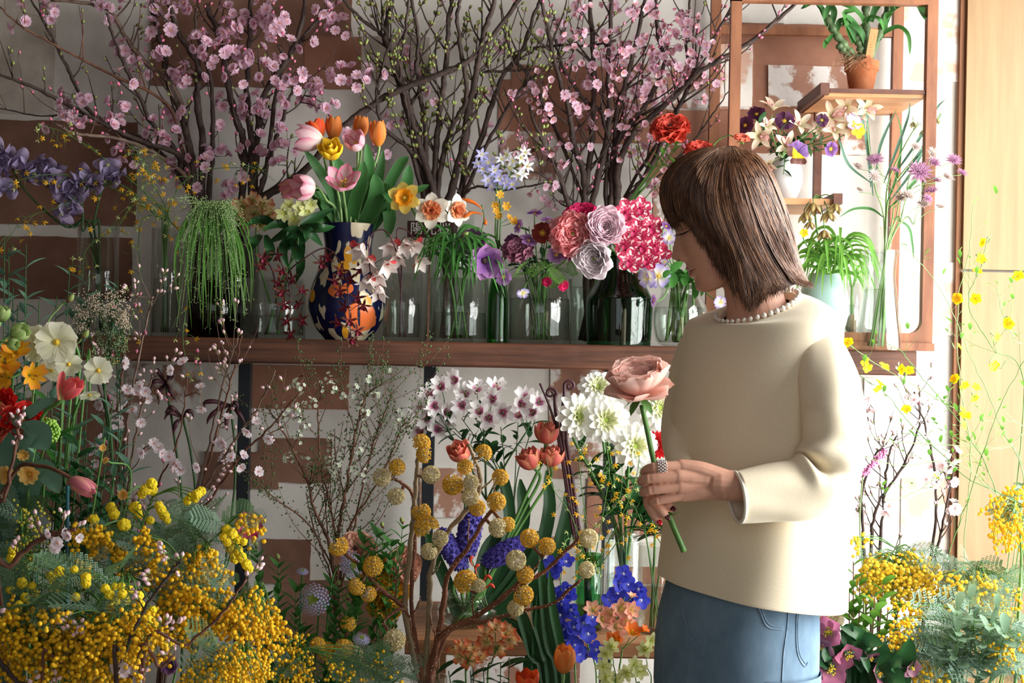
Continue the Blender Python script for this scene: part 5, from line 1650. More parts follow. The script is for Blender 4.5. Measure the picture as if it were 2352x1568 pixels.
# --- white drooping orchids
spray('orchid_spray', 'white orchid spray drooping over the small clear vase', 'orchid', [(905, 560), (880, 528), (850, 545), (850, 620), (872, 690)], 3.16,
      [(834, 560, (-.3, -.5, -.8), 48), (850, 590, (-.1, -.5, -.8), 46), (866, 620, (.1, -.5, -.8), 46), (848, 632, (-.2, -.5, -.9), 44), (884, 600, (.3, -.6, -.6), 42), (872, 656, (.0, -.5, -1), 42)], 'orch_white', 'orch', smat=S_plum, sr=.0018, joined=False, lo=.4)
spray('orchid_spray', 'white orchid spray nodding right of the painted vase', 'orchid', [(920, 600), (912, 530), (935, 530), (960, 560)], 3.19,
      [(904, 552, (-.2, -.6, -.8), 46), (932, 550, (.1, -.6, -.8), 46), (956, 590, (.5, -.6, -.6), 42), (914, 580, (.0, -.6, -.8), 40), (948, 552, (.4, -.5, -.7), 40)], 'orch_white', 'orch', smat=S_plum, sr=.0018, joined=False, lo=.4)
# --- grass over the amber vase
gr = thing('grass_bunch', 'feathery green grass spilling down over the amber vase', 'grass', at(488, 720, 3.27))
rr = random.Random(5)
for k in range(34):
    ex = 400 + 180 * (k + rr.random()) / 34
    ey = rr.uniform(540, 770)
    tx = 488 + (ex - 488) * .45
    leaf_on(gr, [at(488 + (ex - 488) * .12, 560, 3.25), at(tx, rr.uniform(470, 500), 3.19), at(ex, 470 + (ey - 470) * .45, 3.15), at(ex + rr.uniform(-8, 8), ey, 3.16 + rr.uniform(-.02, .03))], rr.uniform(.0035, .0075), L_grass, 'lance', .3, 2, n=4)
pan = MB(); dots = []
for k in range(130):
    ex = rr.uniform(405, 575); ey = rr.uniform(440, 620) if k % 3 else rr.uniform(600, 765)
    q = smooth_path([at(488 + (ex - 488) * .3, 500, 3.2), at((488 + ex) / 2, min(470, ey), 3.17), at(ex, ey, 3.15 + rr.uniform(-.03, .05))], 4)
    pan.tube(q, .0005, 3, cap=False)
    for p_ in q[4:]:
        for _ in range(3): dots.append(p_ + Vector((rr.uniform(-.008, .008), rr.uniform(-.008, .008), rr.uniform(-.008, .008))))
balls(pan, dots, [.0011] * len(dots), ico(1), 1)
part('seed_heads', pan, [S_pale, mat('grass_seed', (150, 180, 110), (180, 200, 140), .7, 60)], gr, kind='stuff')
for k in range(9):
    a = at(488 + rr.uniform(-25, 25), 760, 3.29)
    part('stalk', MB().tube(smooth_path([a, at(488 + rr.uniform(-20, 20), 640, 3.28), at(488 + rr.uniform(-12, 12), 520, 3.24)], 4), .0014, 5), S_pale, gr)
# --- sweet peas
LAYERS['sweetpea_full'] = LAYERS['sweetpea'] + LAYERS['sweetpea_in']
for lab, st, fl in [('mauve sweet pea stem at the far left edge', [(150, 520), (60, 440), (10, 350)], [(8, 350), (30, 374), (4, 400), (12, 440), (-20, 380)]),
                    ('mauve sweet pea stem arching left below the blossoms', [(165, 520), (120, 440), (60, 365)], [(62, 372), (90, 398), (116, 384), (100, 420), (130, 412)]),
                    ('mauve sweet pea stem with drooping blooms over the cylinder', [(190, 530), (190, 480), (170, 410)], [(166, 420), (186, 448), (178, 470), (196, 430), (150, 440), (160, 488)]),
                    ('mauve sweet pea stem nearest the yellow sprays', [(215, 520), (230, 450), (250, 400)], [(210, 402), (246, 396), (222, 430), (262, 410)])]:
    spray('sweet_pea', lab, 'sweet pea', st, 3.26, [(x, y, rd(.7, (-.2, -.8, .3)), 33) for x, y in fl], 'sweetpea_full', 'tall_left', smat=S_dark, sr=.0024, lo=.5, pname='bloom')
# --- clouds of tiny yellow flowers
HJ_ = {}
def cloud(label, stem, Y0, Y1, n, vkey=None, base=None, jit=26, lo=.35, sr=.0011, seed=0, r=(7, 9.5), group=None, pale=.38):
    rr = random.Random(seed)
    pts = [at(x, y, Y0 + (Y1 - Y0) * i / (len(stem) - 1)) for i, (x, y) in enumerate(stem)]
    if vkey:
        b, m = vase_mouth(vkey, pts[0], rr)
        pts = [b, m] + pts
    elif base is not None:
        pts = [at(*base)] + pts
    t = thing('oncidium_spray', label, 'flower spray', pts[0], group)
    path = smooth_path(pts, 9)
    mb = MB().tube(path, [sr * 1.3, sr, sr * .5], 5)
    N = len(path)
    for k in range(n):
        i = int(N * (lo + (1 - lo) * (k + rr.random()) / n)); i = min(i, N - 1)
        q = path[i]; w = jit * q.y / FPX
        P = q + Vector((rr.uniform(-w, w), rr.uniform(-w, w) * .8, rr.uniform(-w * 1.3, w * .7)))
        mid = q.lerp(P, .55) + Vector((0, 0, .25 * w * rr.random()))
        mb.tube(smooth_path([q, mid, P], 3), .00045, 3, cap=False)
        D = Vector((rr.uniform(-.6, .6), -.5, rr.uniform(-.2, 1.0)))
        place_head(t, 'onc_pale' if rr.random() < pale else 'onc', P, D, rr.uniform(*r) * P.y / FPX, rr.uniform(0, 6), True, 'floret')
    for k in range(n // 7):       # curling tendrils
        q = path[rr.randrange(N // 2, N)]
        a, s = rr.uniform(0, 6), rr.choice((-1, 1)); L = rr.uniform(.015, .05)
        mb.tube([q + Vector((s * L * t_ + .006 * math.cos(a + t_ * 7), .004 * math.sin(a + t_ * 7), .010 * math.sin(a + t_ * 5) - L * .5 * t_)) for t_ in np.linspace(0, 1, 9)], .00035, 3, cap=False)
    part('stem', mb, S_green, t)
for k, (lab, st, n) in enumerate([
    ('tiny yellow flowers on the thin stem reaching highest at the left', [(370, 480), (260, 380), (160, 310), (85, 285)], 30),
    ('tiny yellow flowers on the stem stretching left past the sweet peas', [(365, 490), (230, 420), (120, 400), (20, 420)], 30),
    ('tiny yellow flowers scattered above the left cylinder vase', [(360, 500), (290, 430), (220, 420), (150, 470), (60, 500), (10, 560)], 34),
    ('tiny yellow flowers dangling beside the tall left cylinder', [(372, 500), (310, 470), (270, 520), (200, 570), (190, 640)], 24),
    ('tiny yellow flowers crowding upright before the cherry trunks', [(382, 480), (350, 420), (330, 370), (300, 330)], 32),
    ('tiny yellow flowers drifting right across the cherry trunks', [(388, 480), (420, 420), (480, 390), (560, 385), (610, 390)], 28),
    ('tiny yellow flowers hanging between the cylinder and the grass', [(375, 500), (330, 500), (318, 560), (322, 640), (300, 740), (290, 800)], 22),
    ('tiny yellow flowers trailing below the shelf beside the grass', [(392, 510), (425, 560), (430, 680), (420, 780), (440, 880)], 20),
    ('tiny yellow flowers bunched just above the narrow cylinder', [(376, 480), (340, 450), (330, 400), (360, 350)], 30)]):
    cloud(lab, st, 3.27, 3.13 if k in (6, 7) else 3.2, n, 'onc', seed=k + 1, jit=30)
# --- lily leaves in the clear vase
for k, (lab, cx, cy) in enumerate([('lily stem with a mop of narrow dark green leaves over a clear vase', 1040, 585), ('lily stem of narrow leaves leaning right towards the mauve anemone', 1078, 610)]):
    b, m = vase_mouth('lily', at(cx, cy, 3.2))
    t = thing('lily_stem', lab, 'leaves', b)
    part('stem', MB().tube(smooth_path([b, m, at(cx, cy, 3.21), at(cx + 4, cy - 50, 3.2)], 5), .0028, 6), S_green, t)
    for j in range(4):
        blades(t, cx + j * 1.5, cy - 34 + j * 16, 3.2, 10 if k == 0 else 6, 75, 118, .0075, L_mid, (.1, .9), .9, rr=random.Random(20 + k * 7 + j))
    for q, (x, y) in enumerate([(1062, 542), (1090, 582)][k:k + 1]):
        put(t, BUD['green'], at(x, y, 3.17), (.8, -.2, .5), .016, 'bud')
# --- mauve anemone, pansies and companions in the tumbler
flower('anemone', 'large mauve anemone with purple heart above the green bottle', 'anemone', 'anemone_mauve', 1112, 598, 3.17, (.25, -.9, -.15), 46, 'lily', back=.1)
flower('anemone', 'paler pink anemone behind the large mauve one', 'anemone', 'anemone_mauve', 1088, 566, 3.24, (-.2, -.8, .5), 44, 'lily', back=.1)
def pz(name, label, cat, key, x, y, D, r, Y=3.2, vk='tumbler', **kw):
    return flower(name, label, cat, key, x, y, Y, D, r, vk, smat=S_green, sr=.0014, back=.1, bend=.8, **kw)
pz('pansy', 'rust red pansy over dark foliage in the tumbler bunch', 'pansy', 'pansy_rust', 1246, 535, (0, -1, .1), 23)
pz('pansy', 'lilac pansy facing up, topmost right in the tumbler bunch', 'pansy', 'viola_lilac', 1262, 507, (.1, -.4, .9), 21)
pz('pansy', 'small purple pansy on a long stalk above the tumbler bunch', 'pansy', 'pansy', 1228, 491, (0, -.3, 1), 18)
pz('pansy', 'mauve pansy turned left near the lily leaves', 'pansy', 'viola_lilac', 1192, 520, (-.8, -.5, .2), 16)
pz('pansy', 'lilac and yellow pansy beside the coral ranunculus', 'pansy', 'viola_lilac', 1278, 585, (-.05, -1, 0), 20, 3.18)
pz('pansy', 'lilac pansy hanging lowest beside the green bottle', 'pansy', 'viola_lilac', 1156, 636, (-.1, -1, -.1), 18, 3.17)
pz('pansy', 'dusky pink pansy seen edge-on in the dark foliage', 'pansy', 'viola_lilac', 1214, 552, (.3, -.6, .6), 19)
pz('pansy', 'dark maroon pansy deep in the foliage', 'pansy', 'pansy_dark', 1178, 556, (-.1, -.9, .3), 18, 3.22)
pz('pansy', 'small cream pansy hanging over the tumbler rim', 'pansy', 'viola', 1201, 672, (.2, -.7, -.6), 14, 3.18)
ranunc('scabious', (176, 116, 140), (150, 90, 110), None, 5, .2, 10, C_green)
pz('scabious', 'dusty pink scabious over pale green frill above the tumbler', 'scabious', 'scabious', 1190, 572, (-.1, -.8, .6), 27)
flat5('pink_tuft', [(0, (120, 30, 80)), (1, (176, 60, 130))], 26, .2, 'strap', (30, 80), cr=.2)
pz('aster', 'magenta tufted flower below the coral ranunculus', 'flower', 'pink_tuft', 1306, 586, (.1, -.8, .3), 25, 3.19)
pz('quince_blossom', 'small hot pink quince bud over the tumbler rim', 'flower', 'ran_hotpink', 1256, 646, (0, -.7, -.3), 9, 3.18, joined=True)
pz('quince_blossom', 'small hot pink quince bud lower right over the tumbler', 'flower', 'ran_hotpink', 1294, 656, (.4, -.7, -.3), 10, 3.18, joined=True)
def bush(label, vkey, tips, Y, me, n, L, sm=S_dark, cat='foliage', name='foliage_stem', sr=.0016, up=.4, seed=0, spread=1.0, t0=.35, drop=0.0, base=None, whorl=1, group=None):
    rr = random.Random(seed)
    for k, (x, y) in enumerate(tips):
        P = at(x, y, Y + rr.uniform(-.04, .04))
        if vkey:
            b, m = vase_mouth(vkey, P, rr)
            path = smooth_path([b, m, m.lerp(P, .5) + Vector((0, 0, .01)), P], 6)
        else:
            b = at(*base) + Vector((rr.uniform(-.03, .03), rr.uniform(-.03, .03), 0))
            path = smooth_path([b, b.lerp(P, .45) + Vector((0, 0, .03)), P], 8)
        if k == 0:
            t = thing(name, label, cat, b, group)
            mb = MB()
        mb.tube(path, [sr, sr * .6], 5)
        leafy(t, path, me, n, L, t0=t0, spread=spread, rr=rr, up=up, drop=drop, whorl=whorl)
    part('stem', mb, sm, t)
    return t
LM_dark = lmesh('d', L_dark, W=.42, prof='oval', ruf=.05)
LM_mid = lmesh('m', L_mid, W=.36)
LM_bright = lmesh('b', L_bright, W=.45, prof='oval')
LM_blue = lmesh('bl', L_blue, W=.34)
LM_grey = lmesh('g', L_grey, W=.5, prof='obov')
LM_round = lmesh('r', L_mid, W=.6, prof='oval')
bush('dark leafy foliage filling the middle of the tumbler bunch', 'tumbler', [(1185, 560), (1215, 520), (1250, 560), (1275, 540), (1160, 580), (1230, 590), (1200, 600), (1260, 610)], 3.25, LM_dark, 7, .030, seed=4)
ft = thing('fern_foliage', 'feathery light green foliage spilling over the tumbler front', 'foliage', at(1240, 770, 3.28))
part('stem', MB().tube(smooth_path([at(1240, 770, 3.28), at(1250, 640, 3.25), at(1270, 600, 3.2)], 5), .0015, 5), S_green, ft)
rr = random.Random(9)
FERN_bright = fern_mesh('fern_bright', 7, petal_mat('fern_bright', [(0, (96, 146, 62)), (1, (136, 178, 90))], transl=.3), lw=.09, sub=6)
for k in range(13):
    put_leaf(ft, FERN_bright, at(rr.uniform(1215, 1310), rr.uniform(595, 640), rr.uniform(3.17, 3.23)), (rr.uniform(-1, 1), -.5, rr.uniform(-.7, .4)), rr.uniform(.035, .055), rr.uniform(-.6, .6), 'frond')
# --- ranunculus and vanda in the dark green jar
for lab, key, x, y, D, r, Y in [('frilly coral pink ranunculus left of the pale round one', 'ran_coral', 1316, 538, (-.12, -1, .1), 41, 3.16), ('hot pink ranunculus at the back of the ranunculus group', 'ran_hotpink', 1336, 497, (-.1, -.6, .75), 33, 3.23),
                              ('large pale pink ranunculus with tight spiral centre', 'ran_pale', 1385, 524, (.15, -1, .12), 44, 3.16), ('white ranunculus tilted down over the green jar', 'ran_whitepink', 1366, 592, (-.35, -.85, -.25), 39, 3.15)]:
    flower('ranunculus', lab, 'ranunculus', key, x, y, Y, D, r, 'jug', smat=S_green, sr=.0028, back=.3, bend=.9, mouthf=.4)
spray('orchid_spray', 'crimson and white speckled orchid spray beside the woman\'s face', 'orchid', [(1425, 590), (1440, 560), (1452, 520), (1460, 480)], 3.20,
      [(x, y, rd(.35, (.05, -1, .1)), r, dy, R.uniform(-.3, .3)) for x, y, r, dy in [(1437, 486, 34, -.02), (1470, 478, 30, 0), (1422, 522, 32, -.01), (1458, 532, 34, -.04), (1494, 520, 32, 0), (1436, 562, 33, -.03), (1474, 566, 33, -.02), (1504, 562, 30, .01), (1446, 600, 34, -.05), (1488, 596, 31, -.03), (1520, 586, 28, .02)]],
      'vanda', 'jug', smat=S_green, sr=.0024, joined=False, lo=.3, mouthf=.4)
# --- violas by the face
for lab, key, x, y, D, r in [('pale lilac viola seen from behind near the woman\'s eye', 'viola', 1537, 546, (-.1, -1, .1), 15), ('small purple and yellow viola bud above the pale lilac viola', 'pansy', 1530, 520, (.4, -.6, .5), 11),
                             ('cream pansy with purple edge below the speckled orchids', 'viola', 1512, 634, (0, -1, .1), 26), ('cream petalled pansy turned away beside the green jar', 'viola', 1488, 636, (-.6, -.7, -.1), 24),
                             ('lilac viola on a side stalk at the jar shoulder', 'viola_lilac', 1502, 690, (-1, -.4, .1), 13), ('lilac and yellow viola under the woman\'s chin', 'viola', 1654, 694, (0, -1, -.1), 14), ('small viola bud hanging before the nose', 'viola', 1526, 600, (-.2, -.6, -.7), 10)]:
    pz('viola', lab, 'viola', key, x, y, D, r, 3.19, 'viola', joined=True)
bush('fresh green viola leaves above the round-bottomed vase', 'viola', [(1540, 625), (1575, 630), (1600, 660), (1560, 650), (1520, 640), (1625, 668)], 3.2, LM_round, 5, .036, S_green, seed=8)
vx = VASES['viola']
for k in range(9):
    rr = random.Random(60 + k)
    a = Vector((vx[0] + rr.uniform(-.035, .035), vx[1] + rr.uniform(-.03, .03), vx[2] + .003)); b = Vector((vx[0] + rr.uniform(-.03, .03), vx[1] + rr.uniform(-.02, .02), vx[4] + .03))
    if k == 0: vs = thing('cut_stems', 'thick pale green cut stems standing in the round-bottomed vase', 'stems', a)
    part('stem', MB().tube([a, a.lerp(b, .5), b], .0035, 7), S_pale, vs)
# --- red ranunculus above the head
flower('ranunculus', 'red orange butterfly ranunculus above the woman\'s fringe', 'ranunculus', 'ran_redorange', 1538, 290, 3.24, (-.1, -.75, .65), 34, 'cherryR', sr=.002, back=.2, bend=.8)
flower('ranunculus', 'red ranunculus half hidden behind the woman\'s crown', 'ranunculus', 'ran_redorange', 1612, 344, 3.22, (.1, -.6, .8), 30, 'viola', sr=.002, back=.2, bend=.8)
flower('ranunculus', 'small salmon ranunculus bud beside the rack post', 'ranunculus', 'ran_salmon', 1703, 319, 3.17, (.1, -.5, .8), 15, 'viola', sr=.0014, back=.2, bend=.9, via=[(1600, 480, 3.22), (1630, 350, 3.2), (1668, 312, 3.18)])
bush('bright green leaves below the red butterfly ranunculus', 'cherryR', [(1545, 322), (1565, 318), (1560, 335), (1530, 345), (1578, 360)], 3.25, LM_bright, 4, .026, S_green, seed=12, t0=.8)
# --- small sign
sg = thing('name_sign', 'dark brown card with white handwritten characters among the daffodils', 'sign', at(986, 545, 3.255))
a, b = at(936, 507, 3.255), at(1041, 547, 3.255)
part('card', MB().box((a.x, 3.252, b.z), (b.x, 3.255, a.z)), mat('sign_card', (58, 30, 28), (70, 38, 34), .8, 12), sg, False)
part('stick', MB().box((a.x + .05, 3.254, SHZ), (a.x + .054, 3.257, a.z - .01)), S_brown, sg, False)
tx = bpy.data.curves.new('lettering', 'FONT')
tx.body = '陽光桜'
tx.size = .030; tx.extrude = .0004; tx.align_x = 'CENTER'; tx.align_y = 'CENTER'
tx.space_character = 1.1
tx.materials.append(mat('chalk_white', (222, 218, 214), None, .9))
tt = bpy.data.objects.new('tmp', tx); COL.objects.link(tt)
to = obj('lettering', bpy.data.meshes.new_from_object(tt.evaluated_get(bpy.context.evaluated_depsgraph_get())), sg)
bpy.data.objects.remove(tt)
to.location = Vector(((a.x + b.x) / 2, 3.2512, (a.z + b.z) / 2)) - sg.location
to.rotation_euler = (PI / 2, 0, 0)
# ------------------------------------------------------------------ plants on and around the rack
t, p = spray('orchid_spray', 'long cream cymbidium spray arching right from the white vase', 'orchid', [(1800, 350), (1850, 310), (1910, 275), (1960, 250), (1995, 240)], 3.27,
      [(1835, 288, rd(.4), 38), (1912, 268, rd(.4), 39), (1944, 246, rd(.4), 38), (1916, 302, rd(.4), 38), (1990, 252, rd(.4), 38), (1946, 292, rd(.4), 35), (1880, 296, rd(.4), 26), (1972, 262, rd(.4), 24)], 'cymb_cream', 'white', smat=S_pale, sr=.002, joined=False, lo=.3, mouthf=.4)
spray('orchid_spray', 'short cream cymbidium spray leaning left from the white vase', 'orchid', [(1795, 360), (1780, 330), (1770, 290)], 3.24,
      [(1776, 252, (.1, -.5, .9), 42), (1746, 312, rd(.4, (-.6, -.8, 0)), 38), (1806, 336, rd(.4), 38), (1768, 376, rd(.3, (-.2, -.8, -.4)), 26), (1760, 290, rd(.4), 26)], 'cymb_cream', 'white', smat=S_pale, sr=.002, joined=False, lo=.3, mouthf=.4)
for lab, key, x, y, D, r in [('dark purple pansy topmost left above the white vase', 'pansy_dark', 1738, 262, (-.2, -.8, .4), 19), ('dark purple pansy at the left beside the rack post', 'pansy_dark', 1712, 288, (-.5, -.8, .2), 19), ('dark purple pansy between the two cream orchid sprays', 'pansy_dark', 1802, 278, (0, -1, .2), 21),
                             ('small purple cream pansy hanging right of the white vase', 'pansy', 1908, 342, (.4, -.9, -.2), 16), ('pale yellow pansy near the tip of the cream spray', 'viola', 1960, 280, (.3, -.8, .3), 20), ('yellow pansy lowest at the spray tip', 'kerria', 1970, 300, (.3, -.9, 0), 18), ('maroon pansy under the long cream spray', 'pansy_dark', 1888, 276, (.1, -1, 0), 14)]:
    flower('pansy', lab, 'pansy', key, x, y, 3.25, D, r, 'white', sr=.0012, back=.1, bend=.8, mouthf=.4)
# the big two-tone pansy
pp = thing('pansy', 'big purple and brown pansy with yellow rays before the white vase', 'pansy', at(1803, 440, 3.33))
P = at(1832, 350, 3.215)
part('stem', MB().tube(smooth_path([at(1803, 440, 3.33), at(1806, 360, 3.33), at(1825, 340, 3.24), P + Vector((0, .01, 0))], 5), .0012, 5), S_green, pp)
mu = petal_mat('pansy_up', [(0, (90, 50, 100)), (.4, (120, 84, 150)), (1, (150, 110, 170))], transl=.3)
ml_ = petal_mat('pansy_lo', [(0, (250, 210, 30)), (.4, (240, 196, 30)), (.55, (96, 56, 50)), (1, (128, 84, 74))], transl=.3)
sc = 26 * 3.215 / FPX
Bm = Matrix.Translation(P - pp.location) @ frame_of((.1, -1, .1), 0) @ Matrix.Scale(sc, 4)
for k, (a, L, W, m) in enumerate([(60, .95, 1.15, mu), (120, .95, 1.15, mu), (5, .9, 1.0, mu), (175, .9, 1.0, ml_), (-90, 1.05, 1.5, ml_)]):
    obj('petal', petal(L, W, 82, 92, .1, .04, .02 * k, 6, 6, 'fan', ruf=.07).mesh('petal', m), pp, Bm @ RZ(math.radians(a)))
bush('dark green pansy leaves bursting from the white vase', 'white', [(1735, 275), (1770, 270), (1740, 320), (1790, 300), (1840, 320), (1870, 330), (1880, 290), (1850, 360), (1780, 340), (1800, 400), (1905, 330)], 3.26, LM_dark, 5, .030, S_green, seed=31, t0=.45)
# --- orchid plant in the terracotta pot
vx = VASES['pot']
op = thing('orchid_plant', 'leafy orchid with fat green canes growing in the terracotta pot', 'plant', (vx[0], vx[1], vx[2]))
part('bark_mix', MB().lathe([(.0005, vx[4] - .008), (vx[3] * .86, vx[4] - .008), (vx[3] * .86, vx[4] - .016), (.0005, vx[4] - .016)], (vx[0], vx[1], 0), 20), M_soil, op)
M_cane = mat('orchid_cane', (70, 96, 60), (104, 124, 82), .5, 40)
for st in [[(1972, 140), (1945, 110), (1918, 75), (1898, 35)], [(1980, 138), (1975, 105), (1965, 80)], [(1995, 138), (2015, 90), (2030, 50), (2045, 5)], [(1985, 138), (1990, 80), (1988, 30), (1992, -10)], [(1965, 142), (1940, 120), (1925, 100)]]:
    q = smooth_path([at(x, y, 3.29) for x, y in st], 7)
    rad = [.006 + .0045 * abs(math.sin(i * .9)) for i in range(len(q))]
    part('cane', MB().tube(q, rad, 9), M_cane, op)
for pts, w in [([(1900, 60), (1890, 25), (1870, 5), (1840, 20)], .013), ([(1905, 70), (1915, 30), (1905, 15), (1892, 45)], .014), ([(1960, 100), (1945, 60), (1940, 30), (1965, 25)], .012), ([(1975, 95), (1965, 60), (1945, 40), (1935, 60)], .014),
               ([(1985, 80), (1985, 50), (1960, 20), (1920, 5)], .012), ([(1990, 110), (1975, 70), (1940, 48), (1920, 52)], .013), ([(2030, 60), (2040, 30), (2055, 10), (2062, -10)], .016), ([(2040, 20), (2075, 0), (2110, 15), (2123, 45)], .026),
               ([(2020, 80), (2060, 62), (2085, 80), (2090, 125)], .010), ([(2010, 100), (2030, 70), (2035, 40), (2050, 30)], .012), ([(2000, 50), (2010, 20), (2030, 0), (2060, -15)], .014), ([(1900, 40), (1870, 0), (1850, -10), (1830, 0)], .012),
               ([(1895, 45), (1880, 10), (1862, 0), (1850, 15)], .010), ([(1980, 60), (2000, 40), (2020, 45), (2030, 70)], .010), ([(1915, 85), (1930, 50), (1950, 60), (1968, 100)], .013), ([(1912, 80), (1900, 95), (1895, 100), (1892, 112)], .010)]:
    leaf_on(op, [at(x, y, 3.29 - .03 * i * R.random()) for i, (x, y) in enumerate(pts)], w * 1.15, L_tulip if w > .012 else L_mid, 'strap', .3, 4)
rt = MB(); rr = random.Random(2)
for k in range(60):
    x0, y0 = rr.uniform(1945, 1995), rr.uniform(130, 145)
    rt.tube(smooth_path([at(x0, y0, 3.29), at(x0 + rr.uniform(-25, 10), y0 - rr.uniform(0, 14), 3.27), at(x0 + rr.uniform(-45, 14), y0 + rr.uniform(-4, 24), 3.25)], 4), .0005, 3, cap=False)
part('roots', rt, mat('root_brown', (120, 88, 62), (160, 124, 92), .8, 40), op, kind='stuff')
tg = thing('plant_tag', 'orange wooden name tag stuck in the terracotta pot', 'tag', at(1992, 142, 3.275))
tgp = [at(1986, 142, 3.275), at(2003, 142, 3.275), at(2018, 68, 3.265), at(2000, 66, 3.265)]
part('tag_blade', MB().add([tuple(p) for p in tgp] + [tuple(p + Vector((0, .002, 0))) for p in tgp], quads=[(0, 1, 2, 3), (7, 6, 5, 4), (0, 4, 5, 1), (1, 5, 6, 2), (2, 6, 7, 3), (3, 7, 4, 0)]), mat('tag_orange', (226, 138, 88), (232, 148, 98), .7, 20), tg, False)
wr = MB(); rr = random.Random(4)
for col in range(2):
    for k in range(9):
        f = .18 + .08 * k
        a = tgp[0].lerp(tgp[3], f); b = tgp[1].lerp(tgp[2], f)
        c = a.lerp(b, .62 - col * .28) + Vector((0, -.0006, 0))
        d = (b - a).normalized(); u = (tgp[3] - tgp[0]).normalized()
        wr.tube([c, c + d * rr.uniform(-.002, .002) + u * rr.uniform(.001, .003), c + u * .0025 + d * rr.uniform(-.002, .002)], .00025, 3)
part('handwriting', wr, mat('tag_ink', (120, 60, 40)), tg)
# --- fritillaria and astrantia in the flared vase and the tube
for k, (lab, vk, st, bells) in enumerate([('nodding green fritillaria bells on the stem reaching furthest right', 'tube', [(2040, 420), (2075, 340), (2110, 280)], [(2097, 280), (2118, 300)]),
                                ('nodding dusky fritillaria bells left of the rack post', 'tube', [(2010, 430), (1995, 330), (1990, 240)], [(1986, 232), (2006, 246)]),
                                ('single fritillaria bell high by the rack edge', 'tube', [(2050, 430), (2110, 350), (2160, 260)], [(2150, 272)])]):
    pts = [at(x, y, 3.3) for x, y in st]
    b, m = vase_mouth(vk, pts[0])
    t = thing('fritillaria', lab, 'flower', b)
    path = smooth_path([b, m] + pts, 6)
    mb = MB().tube(path, [.0022, .0014], 6)
    for x, y in bells:
        P = at(x, y, 3.28)
        q = path[-3]
        mb.tube(smooth_path([q, P + Vector((0, 0, .016)) + (q - P) * .2, P], 4), .0009, 4)
        put(t, BELL_gr, P, (.1, -.15, -1), 11 * 3.28 / FPX, 'bell_flower')
    part('stem', mb, S_pale, t)
    rr = random.Random(k + 70)
    for pts2 in [[[(2055, 400), (2110, 320), (2150, 250), (2172, 228)], [(2060, 420), (2120, 340), (2150, 280), (2166, 256)], [(2030, 420), (2060, 340), (2085, 270), (2090, 230)], [(2045, 460), (2090, 400), (2120, 350), (2150, 330)]],
                 [[(2000, 430), (1990, 330), (1975, 250), (1955, 192)], [(2005, 450), (1995, 330), (1990, 260), (1986, 200)], [(2000, 420), (1950, 380), (1930, 330), (1920, 300)], [(2012, 400), (2020, 340), (2040, 290), (2060, 250)]],
                 [[(2035, 470), (2060, 400), (2070, 310), (2055, 250)], [(2040, 480), (2090, 430), (2130, 370), (2135, 300)], [(2030, 500), (2000, 480), (1960, 480), (1925, 500)], [(2050, 500), (2085, 520), (2095, 560), (2098, 600)]]][k]:
        leaf_on(t, [at(x, y, 3.3 + rr.uniform(-.04, .03)) for x, y in pts2], .0075, L_blue if k != 2 else L_tulip, 'lance', .35, 2)
AS = [(2010, 368, 19, 0), (2007, 405, 16, 1), (1970, 383, 13, 1), (2102, 337, 13, 1), (2142, 352, 14, 1), (2112, 396, 25, 0), (2144, 374, 17, 0), (2190, 368, 17, 0), (2085, 450, 19, 1), (2140, 440, 20, 0), (2176, 408, 17, 1), (2151, 415, 16, 0), (2210, 398, 13, 0), (2122, 470, 16, 1), (2160, 476, 16, 1), (1975, 437, 12, 1), (2055, 392, 14, 0), (2098, 384, 15, 0), (2070, 456, 14, 1), (2130, 456, 12, 0)]
for g0 in range(5):
    sub = AS[g0::5]
    ctr = (sum(a[0] for a in sub) / len(sub), sum(a[1] for a in sub) / len(sub))
    lab = ['pink astrantia heads including the biggest pincushion beside the rack post', 'astrantia stem carrying pale heads at both edges of the spray', 'astrantia stem with a small pale head furthest left', 'astrantia stem with a pale top head left of the post', 'astrantia stem whose pale pink heads sit lowest right'][g0]
    pts0 = at(2030 + (ctr[0] - 2018) * .4, 500, 3.2)
    b, m = vase_mouth('flare', pts0, f=.4)
    t = thing('astrantia', lab, 'flower', b)
    node_ = at(ctr[0] * .6 + 2030 * .4, max(a[1] for a in sub) + 40, 3.19)
    path = smooth_path([b, m, pts0, node_], 6)
    mb = MB().tube(path, [.0022, .0014], 6)
    for x, y, r, v in sub:
        P = at(x, y, 3.18 + R.uniform(-.03, .03)); D = rd(.5, (.1, -.6, .7)).normalized()
        mb.tube(smooth_path([node_, node_.lerp(P, .5) + Vector((0, 0, .008)), P - D * .004], 4), .0007, 4)
        put(t, AST[v], P, D, 1.25 * r * P.y / FPX, 'flower_head')
    part('stem', mb, S_pale, t)
# --- celadon vase: brown bells and lily leaves
for k, (lab, cx, cy) in enumerate([('bright lily leaves arching out of the pale blue vase', 1890, 620), ('second bright lily stem leaning right of the pale blue vase', 1930, 600)]):
    b, m = vase_mouth('celadon', at(cx, cy, 3.3))
    t = thing('lily_stem', lab, 'leaves', b)
    part('stem', MB().tube(smooth_path([b, m, at(cx, cy, 3.28), at(cx + 4, cy - 50, 3.26)], 5), .0026, 6), S_pale, t)
    for j in range(4):
        blades(t, cx + j * 2, cy - 44 + j * 18, 3.26, 9, 70, 125, .0085, L_bright, (.1, .9), .9, rr=random.Random(40 + k * 7 + j))
bt = thing('fritillaria', 'cluster of hanging olive brown bells behind the woman\'s hair', 'flower', at(1890, 760, 3.32))
mb = MB(); q0 = at(1880, 452, 3.24)
path = smooth_path([at(1890, 760, 3.32), at(1892, 620, 3.32), at(1875, 520, 3.26), at(1872, 460, 3.24), q0], 6)
mb.tube(path, [.0026, .0018], 6)
